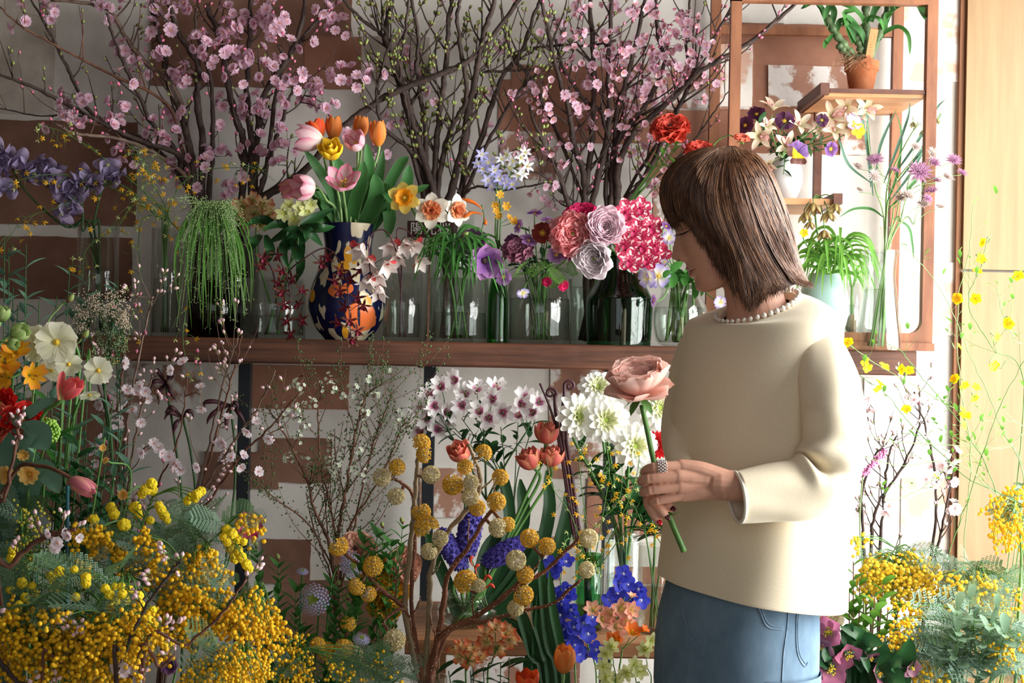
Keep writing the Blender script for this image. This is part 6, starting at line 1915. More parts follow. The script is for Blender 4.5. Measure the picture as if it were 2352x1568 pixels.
for x, y, r in [(1848, 500, 20), (1868, 478, 23), (1900, 496, 22), (1918, 478, 21), (1893, 540, 20), (1860, 520, 16)]:
    P = at(x, y - 12, 3.22)
    mb.tube(smooth_path([q0, (q0 + P) / 2 + Vector((0, 0, .012)), P + Vector((0, 0, .008)), P], 4), .0012, 5)
    put(bt, BELL_br, P, (R.uniform(-.15, .15), -.15, -1), r * 3.22 / FPX, 'bell_flower')
part('stem', mb, S_green, bt)
pz('wallflower', 'tiny bright yellow flower among the brown bells', 'flower', 'kerria', 1846, 535, (0, -1, .2), 10, 3.2, 'celadon', joined=True)
vx = VASES['bulbjar']
bu = thing('flower_bulb', 'rooted brown bulb sitting in the small bulb glass', 'bulb', (vx[0], vx[1], vx[2]))
part('bulb', MB().lathe([(.0005, vx[2] + .03), (.012, vx[2] + .034), (.0165, vx[2] + .048), (.012, vx[2] + .062), (.004, vx[2] + .074), (.0005, vx[2] + .078)], (vx[0], vx[1], 0), 14), mat('bulb_skin', (128, 100, 70), (176, 150, 116), .7, 40), bu)
rt = MB(); rr = random.Random(3)
for k in range(40):
    a = rr.uniform(0, 6.28)
    rt.tube(smooth_path([(vx[0], vx[1], vx[2] + .034), (vx[0] + .010 * math.cos(a), vx[1] + .010 * math.sin(a), vx[2] + rr.uniform(.01, .04)), (vx[0] + .013 * math.cos(a + 1), vx[1] + .013 * math.sin(a + 1), vx[2] + rr.uniform(.001, .03))], 4), .0006, 3, cap=False)
part('roots', rt, mat('pale_root', (206, 196, 170), (186, 170, 140), .7, 40), bu, kind='stuff')
blades(bu, 1957, 660, 3.38, 5, 60, 110, .008, L_bright, (.8, 1.4), .2, spread=.5)
part('shoot', MB().tube([Vector((vx[0], vx[1], vx[2] + .075)), at(1957, 655, 3.38)], [.004, .003], 6), S_pale, bu)

# ------------------------------------------------------------------ flowering cherry branches
class Branch:
    pass
def branch(label, poly, Y0, Y1, r0, r1, vkey=None, base=None, group=None, name='cherry_branch', bark=S_bark, twigs=9, tl=(.04, .14), seed=0, cat='branch', kink=.006, mouthf=.55):
    rr = random.Random(seed)
    pts = [at(x, y, Y0 + (Y1 - Y0) * i / (len(poly) - 1)) for i, (x, y) in enumerate(poly)]
    if vkey:
        b, m = vase_mouth(vkey, pts[0], rr, mouthf)
        full = [b, m] + pts
    elif base is not None:
        full = [at(*base) if not isinstance(base, Vector) else base] + pts
    else:
        full = pts
    B = Branch()
    B.t = thing(name, label, cat, full[0], group)
    path = smooth_path(full, 7)
    for i in range(2, len(path) - 1):
        path[i] = path[i] + Vector((rr.uniform(-1, 1), rr.uniform(-1, 1), rr.uniform(-.5, .5))) * kink * .35
        path[i].y = min(path[i].y, WY - .02)
    B.path = path; B.mb = MB(); B.bark = bark; B.seed = seed; B.nodes = []; B.group = group
    N = len(path)
    rad = [(r0 + (r1 - r0) * i / (N - 1)) * (1 + .12 * rr.uniform(-1, 1)) for i in range(N)]
    B.mb.tube(path, rad, 8)
    B.pts = [(p, rad[i]) for i, p in enumerate(path)][int(N * .25):]
    for k in range(twigs):
        i = rr.randrange(int(N * .35), N - 1)
        T = (path[i + 1] - path[i]).normalized()
        s = Vector((rr.uniform(-1, 1), rr.uniform(-.5, .35), rr.uniform(-.1, .6)))
        s = (s - T * s.dot(T) * .3).normalized()
        L = rr.uniform(*tl)
        d = (T * .7 + s * .8 + Vector((0, 0, .25))).normalized()
        p0 = path[i]; p1 = p0 + d * L * .5 + s * L * .06; p2 = p0 + (d + Vector((0, 0, .18))).normalized() * L
        p2.y = min(p2.y, WY - .02); p1.y = min(p1.y, WY - .02)
        q = smooth_path([p0, p1, p2], 4)
        rt = min(rad[i] * .5, .0026)
        B.mb.tube(q, [rt, rt * .7, rt * .4], 5)
        B.pts += [(x, rt) for x in q[2:]]
        B.nodes += [(q[-1], (q[-1] - q[-2]).normalized())] + [(q[j], (q[j + 1] - q[j] + s * .01).normalized()) for j in range(3, len(q) - 1, 2)]
    B.nodes += [(path[-1], (path[-1] - path[-2]).normalized())]
    return B
def finish(B): part('wood', B.mb, B.bark, B.t)
def add_buds(B, kind, frac, size, rr, clump=(1, 3)):
    for p, d in B.nodes:
        if rr.random() > frac: continue
        for j in range(rr.randint(*clump)):
            dd = (d + Vector((rr.uniform(-.9, .9), rr.uniform(-.9, .5), rr.uniform(-.3, .9)))).normalized()
            e = p + dd * size * rr.uniform(.5, 1.1)
            B.mb.tube([p, e], .0007, 4, cap=False)
            put(B.t, BUD[kind], e, dd, size * rr.uniform(.8, 1.2), 'bud')
def attach(Bs, x, y, rr, heads, n, rad, size, dY=(-.05, .02), bud=None, face=(0, -.75, .2), hang=0.0, name='blossom'):
    """a cluster of blossoms on a spur from the nearest branch"""
    best = None
    for B in Bs:
        for p, r in B.pts[::2]:
            u, v = proj(p)
            d = (u - x) ** 2 + (v - y) ** 2
            if best is None or d < best[0]: best = (d, B, p)
    d, B, p = best
    c = at(x, y, p.y + rr.uniform(*dY))
    if (c - p).length > .004:
        B.mb.tube(smooth_path([p, p.lerp(c, .5) + Vector((rr.uniform(-.004, .004), 0, rr.uniform(0, .006))), c], 4), [.0014, .0008], 4, cap=False)
    for k in range(n):
        o = Vector((rr.gauss(0, 1), rr.gauss(0, .7), rr.gauss(0, 1))) * rad * .55
        P = c + o
        D = (o.normalized() * .8 + Vector(face) + Vector((0, 0, -hang))).normalized()
        B.mb.tube([c, P - D * size * .35], .0005, 3, cap=False)
        if bud and rr.random() < bud:
            put(B.t, BUD['pink' if name == 'blossom' else 'rose'], P, D, size * .75, 'bud')
        else:
            place_head(B.t, heads[rr.randrange(len(heads))], P, D, size * rr.uniform(.85, 1.12), rr.uniform(0, 6), True, name)
rr = random.Random(17)
gL = 'dark cherry branches behind the grass and tulips'
CL = []
for k, (lab, poly, r0, r1, bk, tw) in enumerate([
    ('cherry branch rising left of centre in the pink blossom group, dark and straight', [(448, 470), (440, 363), (418, 261), (392, 207), (376, 128), (360, 64), (342, -20)], .011, .006, S_bark, 6),
    ('silvery cherry branch curving up left towards the top edge', [(445, 460), (428, 300), (400, 205), (338, 147), (293, 92), (255, 29), (200, 8), (118, 0)], .009, .0035, S_bark2, 7),
    ('stout cherry branch splitting near the densest pink blossoms', [(462, 470), (465, 335), (453, 223), (456, 153), (408, 73), (384, -15)], .011, .006, S_bark, 6),
    ('thin cherry branch topped by a pale blossom at the top edge', [(480, 460), (488, 338), (486, 204), (475, 150), (452, 80), (449, 18)], .008, .003, S_bark, 6),
    ('cherry branch carrying the largest pink blossom mass in the middle', [(555, 480), (561, 380), (556, 310), (539, 261), (522, 190), (507, 95), (472, 10)], .011, .006, S_bark, 8),
    ('upright cherry branch right of the largest pink blossom mass', [(572, 480), (578, 350), (567, 223), (572, 120), (576, -15)], .010, .005, S_bark, 7),
    ('reddish thin cherry twig sweeping left to the picture edge', [(420, 350), (383, 239), (258, 172), (172, 128), (112, 96), (48, 60), (0, 16)], .005, .0018, S_brown, 6),
    ('cherry branch leaning left beside the silvery one', [(410, 360), (347, 280), (319, 220), (287, 153), (262, 90), (245, 30)], .007, .003, S_bark, 6),
    ('dark cherry twig crossing to the top left corner', [(400, 380), (300, 320), (204, 252), (172, 191), (137, 118), (112, 70), (66, -10)], .007, .0025, S_bark, 7),
    ('low dark cherry branch stretching to the left edge', [(420, 400), (408, 354), (319, 322), (239, 284), (140, 233), (77, 200), (-10, 168)], .009, .003, S_bark, 7),
    ('pale short cherry branch with pink tips below the long left ones', [(440, 420), (351, 350), (287, 322), (223, 312), (172, 306), (125, 284)], .006, .003, S_bark2, 5),
    ('hair thin cherry twig running level to the left edge', [(380, 360), (270, 290), (172, 265), (83, 265), (-10, 246)], .004, .0015, S_bark, 5),
    ('cherry branch arching right behind the red orange tulip', [(580, 470), (590, 330), (606, 223), (664, 128), (686, 80), (704, -15)], .011, .005, S_bark, 8),
    ('slim cherry branch forking right near the top edge', [(600, 440), (640, 180), (673, 118), (705, 73), (743, 32), (768, -15)], .007, .003, S_bark, 6),
    ('cherry branch rising just left of the sideways tulip', [(585, 480), (600, 427), (629, 335), (651, 271), (667, 220), (690, 180)], .007, .003, S_bark, 7),
    ('thick slanting cherry limb passing behind the orange tulips', [(560, 500), (600, 456), (690, 400), (780, 300), (850, 245), (920, 205), (1020, 165), (1100, 120), (1200, -10)], .012, .006, S_bark, 8)]):
    CL.append(branch(lab, poly, 3.40, 3.36 - .012 * (k % 4) if k not in (6, 9, 10) else 3.24, r0, r1, 'cherryL', seed=100 + k, bark=bk, twigs=tw, group=gL))
LC = [(440, 10, 4), (236, 16, 5), (250, 28, 3), (322, 10, 6), (386, 64, 5), (347, 102, 6), (362, 120, 4), (456, 99, 7), (472, 86, 6), (491, 128, 7), (513, 108, 7), (542, 96, 6), (523, 57, 6), (555, 48, 6), (526, 26, 5), (580, 35, 6), (421, 166, 7), (400, 155, 5), (432, 178, 6), (303, 137, 6), (287, 112, 4), (319, 159, 6),
      (274, 172, 4), (166, 217, 5), (159, 249, 5), (180, 226, 4), (268, 236, 5), (281, 254, 3), (258, 284, 5), (271, 306, 5), (223, 287, 4), (370, 319, 6), (354, 303, 4), (382, 312, 4), (287, 344, 5), (300, 352, 4), (513, 230, 4), (526, 236, 4), (434, 252, 3), (580, 242, 7), (572, 262, 6), (583, 325, 5), (469, 344, 5), (398, 395, 5), (434, 414, 5), (424, 388, 4),
      (478, 449, 5), (526, 430, 5), (118, 280, 3), (147, 290, 3), (163, 312, 2), (38, 45, 3), (51, 29, 2), (112, 35, 5), (99, 10, 5), (449, 13, 4), (625, 16, 7), (635, 48, 8), (628, 70, 8), (612, 36, 6), (600, 60, 6), (737, 19, 6), (766, 45, 5), (775, 55, 3), (708, 92, 3), (686, 169, 4), (778, 178, 5), (820, 178, 6), (815, 190, 5), (740, 252, 6), (670, 204, 5), (705, 204, 6), (727, 223, 6), (742, 236, 5),
      (775, 300, 3), (632, 293, 4), (648, 338, 5), (660, 319, 4), (638, 379, 5), (610, 255, 5), (604, 232, 4), (788, 19, 4), (849, 163, 3), (500, 360, 4), (540, 400, 4), (340, 60, 3), (560, 130, 5), (590, 110, 5), (545, 170, 4), (650, 110, 4), (460, 380, 4), (500, 300, 4), (620, 190, 4), (390, 20, 4), (600, 140, 4), (640, 150, 4), (380, 250, 3), (430, 330, 4)]
for x, y, n in LC:
    attach(CL, x, y, rr, ['bl_pink', 'bl_pink2'], n, .026, .0138, bud=.16)
for B in CL:
    add_buds(B, 'pink' if rr.random() < .4 else 'green', .5, .009, rr, (1, 1)); finish(B)
gM = 'bare budding branches behind the daffodils'
CM = []
for k, (lab, poly, r0, r1, tw) in enumerate([
    ('thickest budding branch curving up left from behind the daffodils', [(1000, 470), (995, 440), (960, 319), (938, 239), (919, 178), (893, 108), (887, 73), (902, -15)], .011, .006, 8),
    ('budding branch forking left to the top edge', [(985, 460), (930, 240), (886, 100), (865, 70), (823, 38), (783, -10)], .007, .0035, 7),
    ('straight dark budding branch in the middle of the bare group', [(995, 470), (1005, 312), (1011, 249), (1018, 204), (1027, 121), (1030, 48), (1042, -15)], .009, .005, 8),
    ('budding branch leaning slightly right of the middle one', [(1005, 470), (1018, 350), (1040, 287), (1072, 220), (1060, 120), (1050, 40), (1060, -10)], .008, .004, 8),
    ('tall thick budding branch rising above the lilac stars', [(1027, 470), (1059, 351), (1075, 255), (1091, 178), (1100, 128), (1116, 64), (1141, -15)], .011, .006, 9),
    ('budding branch slanting right towards the pink blossom group', [(1045, 470), (1110, 303), (1135, 223), (1158, 169), (1196, 121), (1225, 40), (1245, -10)], .008, .0035, 8),
    ('lowest right budding branch above the lilac stars', [(1055, 470), (1116, 338), (1161, 255), (1199, 204), (1240, 160)], .007, .003, 7),
    ('thin upright budding branch left of the middle', [(985, 470), (976, 287), (966, 220), (957, 153), (960, 89), (945, -15)], .007, .004, 7),
    ('budding branch leaning left over the orange tulips', [(980, 470), (944, 351), (880, 290), (865, 210), (880, 153), (900, 80)], .007, .003, 7),
    ('slender budding branch touching the top edge left of centre', [(975, 470), (935, 250), (919, 172), (931, 80), (941, -15)], .006, .003, 6),
    ('budding twig reaching level to the right', [(1060, 420), (1085, 230), (1097, 172), (1150, 164), (1205, 161), (1242, 158)], .005, .003, 5),
    ('low budding twigs spreading behind the orange trumpet flowers', [(1050, 470), (1090, 430), (1150, 436), (1200, 430), (1250, 420)], .004, .002, 6)]):
    CM.append(branch(lab, poly, 3.42, 3.35 - .015 * (k % 5), r0, r1, 'cherryM', seed=200 + k, twigs=tw + 2, group=gM, tl=(.05, .2)))
for x, y, n in [(941, 134, 5), (955, 145, 4), (989, 166, 4), (1104, 217, 4), (1145, 99, 3), (906, 268, 3), (900, 284, 3), (1110, 316, 4), (877, 363, 4), (870, 345, 3), (1085, 385, 3), (1020, 15, 3), (1000, 210, 2)]:
    attach(CM, x, y, rr, ['bl_pink'], n, .022, .0135, dY=(.02, .06), bud=.1)
for B in CM:
    add_buds(B, 'green', .85, .0095, rr, (1, 3)); finish(B)
gR = 'blossoming branches behind the ranunculus'
CRb = []
for k, (lab, poly, r0, r1, tw) in enumerate([
    ('straight dark blossoming branch left of two parallel ones', [(1341, 490), (1354, 367), (1364, 255), (1362, 128), (1353, -15)], .010, .005, 9),
    ('blossoming branch bending right then up to the top edge', [(1402, 500), (1408, 367), (1421, 319), (1458, 275), (1494, 223), (1526, 143), (1510, 80), (1506, -15)], .010, .004, 9),
    ('straight dark blossoming branch right of two parallel ones', [(1357, 490), (1383, 367), (1399, 280), (1397, 159), (1405, -15)], .010, .005, 9),
    ('short stout blossoming branch leaning left near the jar', [(1330, 490), (1309, 472), (1284, 398), (1255, 344), (1230, 287), (1215, 240)], .009, .003, 7),
    ('blossoming branch arching left to the top edge', [(1345, 480), (1341, 398), (1319, 335), (1306, 255), (1284, 178), (1268, 112), (1255, 48), (1238, -15)], .009, .004, 9),
    ('slender blossoming branch crossing left over the parallel ones', [(1392, 470), (1389, 280), (1341, 230), (1309, 182), (1287, 137), (1275, 90)], .007, .003, 7),
    ('long blossoming limb sweeping right across the rack posts', [(1415, 490), (1421, 383), (1456, 303), (1501, 265), (1552, 217), (1596, 172), (1660, 134), (1749, 77), (1842, -5)], .011, .004, 9),
    ('blossoming branch reaching the rack post at the top', [(1425, 480), (1456, 440), (1494, 383), (1532, 303), (1568, 230), (1596, 159), (1638, 89), (1690, 0)], .009, .003, 9),
    ('blossoming branch in the middle of the pink cloud', [(1405, 470), (1415, 265), (1434, 200), (1462, 89), (1484, -15)], .008, .004, 9),
    ('upright blossoming twig left of the rack post', [(1430, 460), (1560, 240), (1577, 175), (1577, 70), (1588, -15)], .005, .003, 8),
    ('thin blossoming twig pointing at the second rack post', [(1440, 470), (1540, 380), (1596, 319), (1638, 261), (1678, 202)], .004, .0015, 5),
    ('level budding twig crossing the pink cloud', [(1340, 460), (1230, 200), (1179, 128), (1271, 105), (1354, 105), (1415, 92)], .005, .003, 4),
    ('low thorny twigs spreading left above the pansies', [(1345, 490), (1300, 450), (1240, 400), (1190, 400), (1150, 420)], .004, .002, 7)]):
    CRb.append(branch(lab, poly, 3.42, 3.36 - .016 * (k % 5) if k != 6 else 3.26, r0, r1, 'cherryR', seed=300 + k, twigs=tw + 3, group=gR, tl=(.05, .19)))
pts_ = []
for cx, cy, rx, ry, n in [(1440, 60, 150, 75, 30), (1470, 150, 130, 70, 30), (1400, 220, 120, 50, 18), (1560, 80, 80, 90, 18), (1230, 225, 70, 50, 10), (1590, 120, 60, 70, 8), (1300, 70, 60, 70, 9), (1480, 240, 90, 40, 9), (1370, 300, 90, 50, 8), (1520, 400, 60, 50, 7), (1290, 330, 50, 60, 5), (1620, 190, 50, 50, 4), (1450, 330, 60, 40, 5), (1180, 330, 40, 60, 4), (1280, 440, 60, 40, 4), (1510, 440, 40, 20, 4)]:
    for _ in range(n):
        a, s = rr.uniform(0, 6.28), math.sqrt(rr.random())
        pts_.append((cx + rx * s * math.cos(a), cy + ry * s * math.sin(a)))
for x, y in pts_:
    attach(CRb, x, y, rr, ['bl_pink', 'bl_bell', 'bl_bell'], rr.randint(2, 3), .017, .0120, dY=(-.06, .03), bud=.14, hang=.7)
for B in CRb:
    add_buds(B, 'green' if rr.random() < .5 else 'pink', .5, .008, rr, (1, 2)); finish(B)
# ------------------------------------------------------------------ buckets on the floor (below the picture)
def wx(px, Y): return (px - 1176) / FPX * Y
bucket('k_spi', 'zinc bucket on the floor under the white spiraea', wx(770, 3.12), 3.14, .085, .34)
bucket('k_paw', 'zinc bucket on the floor behind the mimosa', wx(440, 3.3), 3.30, .09, .36)
bucket('k_plum', 'zinc bucket on the floor under the pale plum branches', wx(330, 2.85), 2.85, .10, .36)
bucket('k_lace', 'zinc bucket on the floor under the lilac lace flowers', wx(700, 2.7), 2.72, .10, .34)
bucket('k_red', 'zinc bucket on the floor under the orange tulips', wx(1170, 2.55), 2.52, .10, .34)
bucket('k_ran', 'zinc bucket on the floor behind the paperbush', wx(860, 3.0), 3.0, .08, .34)
bucket('k_left', 'zinc bucket on the floor under the cream primulas', wx(60, 2.45), 2.48, .12, .36)
bucket('k_mim', 'wide zinc bucket on the floor under the left mimosa', wx(230, 2.1), 2.08, .14, .36)
bucket('k_mimr', 'wide zinc bucket on the floor under the right mimosa', wx(2210, 2.75), 2.80, .14, .36)
bucket('k_sap', 'zinc bucket on the floor at the wall below the cherry saplings', wx(2050, 3.2), 3.2, .10, .36)
bucket('k_hel', 'zinc bucket on the floor under the hellebores', wx(1985, 2.5), 2.50, .10, .36)
bucket('k_glad', 'zinc bucket on the floor under the delphiniums', wx(1370, 2.7), 2.68, .08, .34)

# --- spiraea
rr = random.Random(41)
SP = []
for k, (lab, poly, r0) in enumerate([('spiraea branch with white dots leaning left of the reddish shrub', [(772, 1400), (755, 1250), (725, 1180), (700, 1090), (650, 990), (610, 930)], .006),
        ('spiraea branch rising tallest to the shelf underside', [(775, 1380), (775, 1240), (790, 1150), (805, 1060), (820, 980), (840, 910), (880, 880)], .006),
        ('spiraea branch bending right towards the paperbush', [(780, 1380), (800, 1220), (860, 1120), (900, 1040), (930, 960)], .004),
        ('low spiraea twig reaching far left', [(768, 1390), (720, 1220), (640, 1150), (590, 1110)], .003),
        ('central thin spiraea branch dotted white', [(776, 1380), (765, 1200), (740, 1080), (730, 960), (740, 880)], .004),
        ('spiraea twig curling right below the shelf', [(782, 1370), (820, 1180), (850, 1040), (880, 960), (900, 900)], .003)]):
    B = branch(lab, poly, 3.15, 3.08, r0, .0012, 'k_spi', name='spiraea_branch', bark=S_brown, twigs=15, tl=(.06, .2), seed=400 + k, group='white dotted spiraea branches')
    SP.append(B)
for cx, cy, rx, ry, n in [(690, 885, 30, 14, 3), (740, 870, 25, 20, 3), (700, 920, 25, 14, 3), (670, 950, 30, 16, 4), (810, 930, 25, 25, 4), (830, 900, 30, 14, 3), (690, 1060, 30, 20, 4), (780, 1070, 30, 20, 4), (920, 950, 14, 30, 3), (830, 1090, 30, 25, 2), (770, 1010, 25, 25, 2), (730, 1000, 70, 60, 4), (850, 990, 50, 60, 3), (860, 860, 40, 14, 2)]:
    for _ in range(n): attach(SP, cx + rr.uniform(-rx, rx), cy + rr.uniform(-ry, ry), rr, ['whitebit'], rr.randint(3, 6), .012, .0048, name='floret')
for B in SP:
    cs = []
    for p, r in B.pts:
        for _ in range(3): cs.append(p + Vector((rr.gauss(0, .006), rr.gauss(0, .006), rr.gauss(0, .006))))
    part('leaf_buds', balls(MB(), cs, [rr.uniform(.0012, .0026) for _ in cs], ICO1), mat('tiny_leaf', (50, 78, 38), (84, 112, 58), .6, 80), B.t, kind='stuff')
    finish(B)
# --- kangaroo paw
for k, (lab, st, cl) in enumerate([('dark plum kangaroo paw directly under the shelf end', [(420, 1200), (400, 1000), (380, 880)], [(360, 850), (350, 880), (400, 860), (395, 905), (365, 915)]), ('dark plum kangaroo paw behind the pale plum twigs', [(450, 1200), (440, 1050), (420, 960)], [(385, 950), (400, 985), (440, 945), (390, 935)]), ('dark plum kangaroo paw beside the black shelf leg', [(530, 1200), (540, 1050), (530, 930)], [(500, 940), (480, 960), (545, 930), (520, 975), (556, 960), (470, 925)])]):
    pts = [at(x, y, 3.36) for x, y in st]
    b, m = vase_mouth('k_paw', pts[0])
    t = thing('kangaroo_paw', lab, 'flower', b)
    part('stem', MB().tube(smooth_path([b, m] + pts, 6), .003, 6), S_dark, t)
    for x, y in cl:
        P = at(x, y, 3.33); e = pts[-1]
        part('claw', MB().tube(smooth_path([e, e.lerp(P, .6) + Vector((0, -.01, .006)), P, P + Vector((rr.uniform(-.012, .012), 0, -.014))], 4), [.002, .005, .006, .0035, .001], 7), S_plum, t)
# --- pale plum branches
PL = []
for k, (lab, poly, r0) in enumerate([('pale plum branch standing straight above the tulip bud', [(285, 1230), (272, 1060), (268, 950), (284, 830), (280, 720)], .005), ('pale plum twig leaning right past the shelf end', [(290, 1220), (285, 1050), (305, 900), (345, 700), (350, 690)], .004),
        ('pale plum twig leaning left towards the cream primula', [(280, 1220), (262, 1060), (225, 880), (170, 780)], .003), ('pale plum branch with pink buds ending at the shelf edge', [(400, 1250), (450, 1130), (485, 1000), (515, 870), (546, 775)], .004),
        ('second pale plum branch parallel beside the budded one', [(405, 1250), (455, 1140), (500, 980), (535, 860), (556, 770)], .004), ('pale plum branch reaching right across the black leg', [(410, 1260), (470, 1120), (540, 1010), (595, 930), (632, 850)], .004),
        ('low pale plum branch stretching furthest right', [(400, 1270), (480, 1150), (560, 1040), (620, 980), (690, 900)], .004), ('short pale plum branch full of open white blossom', [(290, 1210), (300, 1080), (320, 960), (345, 880), (350, 860)], .004), ('pale plum twig low over the yellow mimosa puffs', [(330, 1250), (360, 1120), (410, 1010), (430, 870)], .003)]):
    PL.append(branch(lab, poly, 2.80, 2.70, r0, .0013, 'k_plum', name='plum_branch', bark=S_bark2 if k % 2 else S_brown, twigs=8, tl=(.03, .10), seed=450 + k, group='pale plum branches below the shelf end'))
for x, y, n in [(283, 770, 2), (275, 830, 3), (322, 905, 3), (245, 925, 4), (262, 930, 3), (278, 905, 3), (305, 925, 3), (310, 960, 3), (270, 975, 4), (295, 1000, 2), (345, 1030, 3), (355, 1022, 2), (395, 1065, 3), (410, 1075, 3), (425, 845, 2), (430, 870, 1), (460, 905, 2), (520, 970, 2), (535, 1000, 2), (515, 1030, 3), (540, 1060, 2), (565, 1085, 2), (580, 975, 2), (625, 995, 2), (615, 890, 1), (470, 1065, 2), (500, 1020, 3), (545, 1050, 2), (330, 890, 3), (250, 880, 2), (220, 1050, 2), (340, 1160, 2), (220, 1010, 2)]:
    attach(PL, x, y, rr, ['bl_white'], n, .015, .0115, bud=.25, name='white_blossom')
for B in PL:
    add_buds(B, 'rose' if rr.random() < .85 else 'pink', .5, .0085, rr, (1, 2)); finish(B)
# --- white and purple alstroemeria
for k, (lab, nd, fl) in enumerate([('white alstroemeria cluster with purple throats, left half under the shelf', (1030, 990), [(985, 902), (1012, 886), (998, 932), (1030, 946), (1006, 984), (962, 990), (1024, 968), (965, 940), (978, 960)]),
        ('white alstroemeria cluster with purple throats beneath the shelf middle', (1110, 980), [(1042, 872), (1096, 890), (1068, 902), (1100, 942), (1122, 962), (1156, 948), (1130, 915), (1060, 930), (1140, 886)]), ('small white alstroemeria cluster just left of the dahlias', (1210, 990), [(1200, 928), (1240, 922), (1222, 945), (1190, 950), (1206, 910)])]):
    spray('alstroemeria', lab, 'flower', [(1120, 1150), ((1120 + nd[0]) / 2, 1060), nd], 3.10, [(x, y, rd(.5, (0, -.8, .35)), 27, rr.uniform(-.05, .05)) for x, y in fl], 'alst_white', 'b_alst', sr=.0026, lo=.8, smat=S_dark, pname='bloom')
bush('dark green leaves under the white alstroemeria', 'b_alst', [(1000, 940), (1040, 990), (1080, 930), (1110, 1000), (1150, 980), (1060, 960), (980, 970), (1190, 970), (1230, 960)], 3.12, LM_dark, 6, .040, S_dark, seed=51, t0=.55)
# --- coral tulips
for lab, x, y, D, r in [('coral double tulip alone above the yellow paperbush balls', 1056, 1038, (-.3, -.65, .7), 26), ('coral tulip highest of three, before the dark fern stems', 1256, 994, (.1, -.25, 1), 27), ('coral tulip lower left of three, leaning left', 1216, 1054, (-.45, -.3, .85), 27), ('coral tulip lower right of three, facing up', 1267, 1048, (.05, -.35, 1), 26)]:
    flower('tulip', lab, 'tulip', 'tulip_coral', x, y, 3.0, D, r, 'b_round', smat=S_green, sr=.0032, back=.95)
tb = thing('tulip_leaves', 'long blue green tulip leaves below the coral tulips', 'leaves', at(1090, 1445, 2.98))
for pts, w in [([(1090, 1440), (1150, 1330), (1200, 1200), (1195, 1100)], .04), ([(1100, 1440), (1220, 1300), (1260, 1180), (1255, 1080)], .038), ([(1110, 1440), (1250, 1330), (1300, 1200), (1310, 1100)], .045), ([(1080, 1440), (1150, 1300), (1170, 1180), (1150, 1060)], .034), ([(1090, 1440), (1180, 1330), (1215, 1260), (1240, 1220)], .045), ([(1075, 1440), (1100, 1340), (1120, 1260), (1170, 1200)], .04), ([(1060, 1440), (1030, 1350), (1000, 1280), (980, 1220)], .035)]:
    leaf_on(tb, [at(x, y, 3.02 + .02 * i) for i, (x, y) in enumerate(pts)], w * .8, L_dark, 'strap', .3, 4)
# --- dahlias, gerbera
for lab, x, y, D, r, Y in [('white dahlia turned right, leftmost of the dahlias', 1326, 956, (.55, -.8, .15), 52, 2.96), ('white dahlia at the back, topmost of the dahlias', 1374, 892, (-.05, -.75, .55), 46, 3.06), ('white dahlia facing straight forward in the middle', 1392, 964, (.03, -1, -.02), 54, 2.94), ('white dahlia partly behind the held peach ranunculus', 1514, 936, (.15, -1, .05), 52, 3.00), ('white dahlia lowest, behind the hand', 1458, 1022, (.2, -1, -.1), 52, 2.95)]:
    flower('dahlia', lab, 'dahlia', 'dahlia', x, y, Y, D, r, 'b_tall', smat=S_green, sr=.003, back=.15, bend=.9)
flower('gerbera', 'bright red gerbera between the held stem and the jumper', 'flower', 'gerbera_red', 1507, 1022, 3.02, (-.1, -1, .1), 32, 'b_tall2', sr=.0025, back=.1, bend=.9)
bush('dark green dahlia leaves below the white dahlias', 'b_tall', [(1330, 1020), (1390, 1050), (1440, 1090), (1360, 1100), (1480, 1130), (1420, 1150), (1500, 1180), (1530, 1150)], 3.02, LM_dark, 9, .055, S_green, seed=61, t0=.5)
bush('bright cut-leaf foliage under the held flower', 'b_tall2', [(1500, 1230), (1530, 1210), (1470, 1180), (1550, 1190), (1450, 1150)], 2.95, LM_dark, 9, .042, S_green, seed=62, t0=.4)
# --- fern croziers
for k, (lab, st, c, s) in enumerate([('dark fern stem with a tight coil nearest the dahlia', [(1330, 1240), (1305, 1080), (1290, 980), (1296, 905)], (1309, 886), 1), ('dark fern stem with a coil turned left', [(1325, 1240), (1295, 1060), (1278, 960), (1274, 915)], (1265, 903), -1), ('dark straight fern stem leaning left with a blunt tip', [(1320, 1240), (1290, 1050), (1268, 950), (1240, 880)], None, 1), ('dark fern stem behind the coiled ones', [(1335, 1240), (1312, 1080), (1300, 1000), (1306, 975)], (1298, 968), -1)]):
    pts = [at(x, y, 3.0) for x, y in st]
    if c:
        cc = at(c[0], c[1], 3.0)
        for i in range(14):
            a = (math.pi if s > 0 else 0) - s * i * .62; rad = .012 * (1 - i / 16)
            pts.append(cc + Vector((rad * math.cos(a), 0, rad * math.sin(a))))
    b, m = vase_mouth('b_green', pts[0])
    t = thing('fern_stem', lab, 'fern', b)
    part('stem', MB().tube(smooth_path([b, m] + pts, 4), [.0038, .0035, .003, .0022], 7), S_plum, t)
# --- hyacinths
for lab, x, y, D, r in [('violet blue hyacinth standing highest behind the paperbush', 1078, 1222, (.15, -.2, 1), 34), ('violet blue hyacinth leaning left behind the paperbush', 1036, 1262, (-.5, -.3, .8), 30), ('violet blue hyacinth leaning right behind the paperbush', 1158, 1268, (.8, -.3, .5), 30)]:
    b, m = vase_mouth('b_round', at(x, y, 3.0))
    t = thing('hyacinth', lab, 'hyacinth', b)
    P = at(x, y, 2.98)
    part('stem', MB().tube(smooth_path([b, m, P - Vector(D).normalized() * .05], 5), .004, 7), S_green, t)
    put(t, HYA, P, D, r * 2.98 / FPX, 'flower_spike')
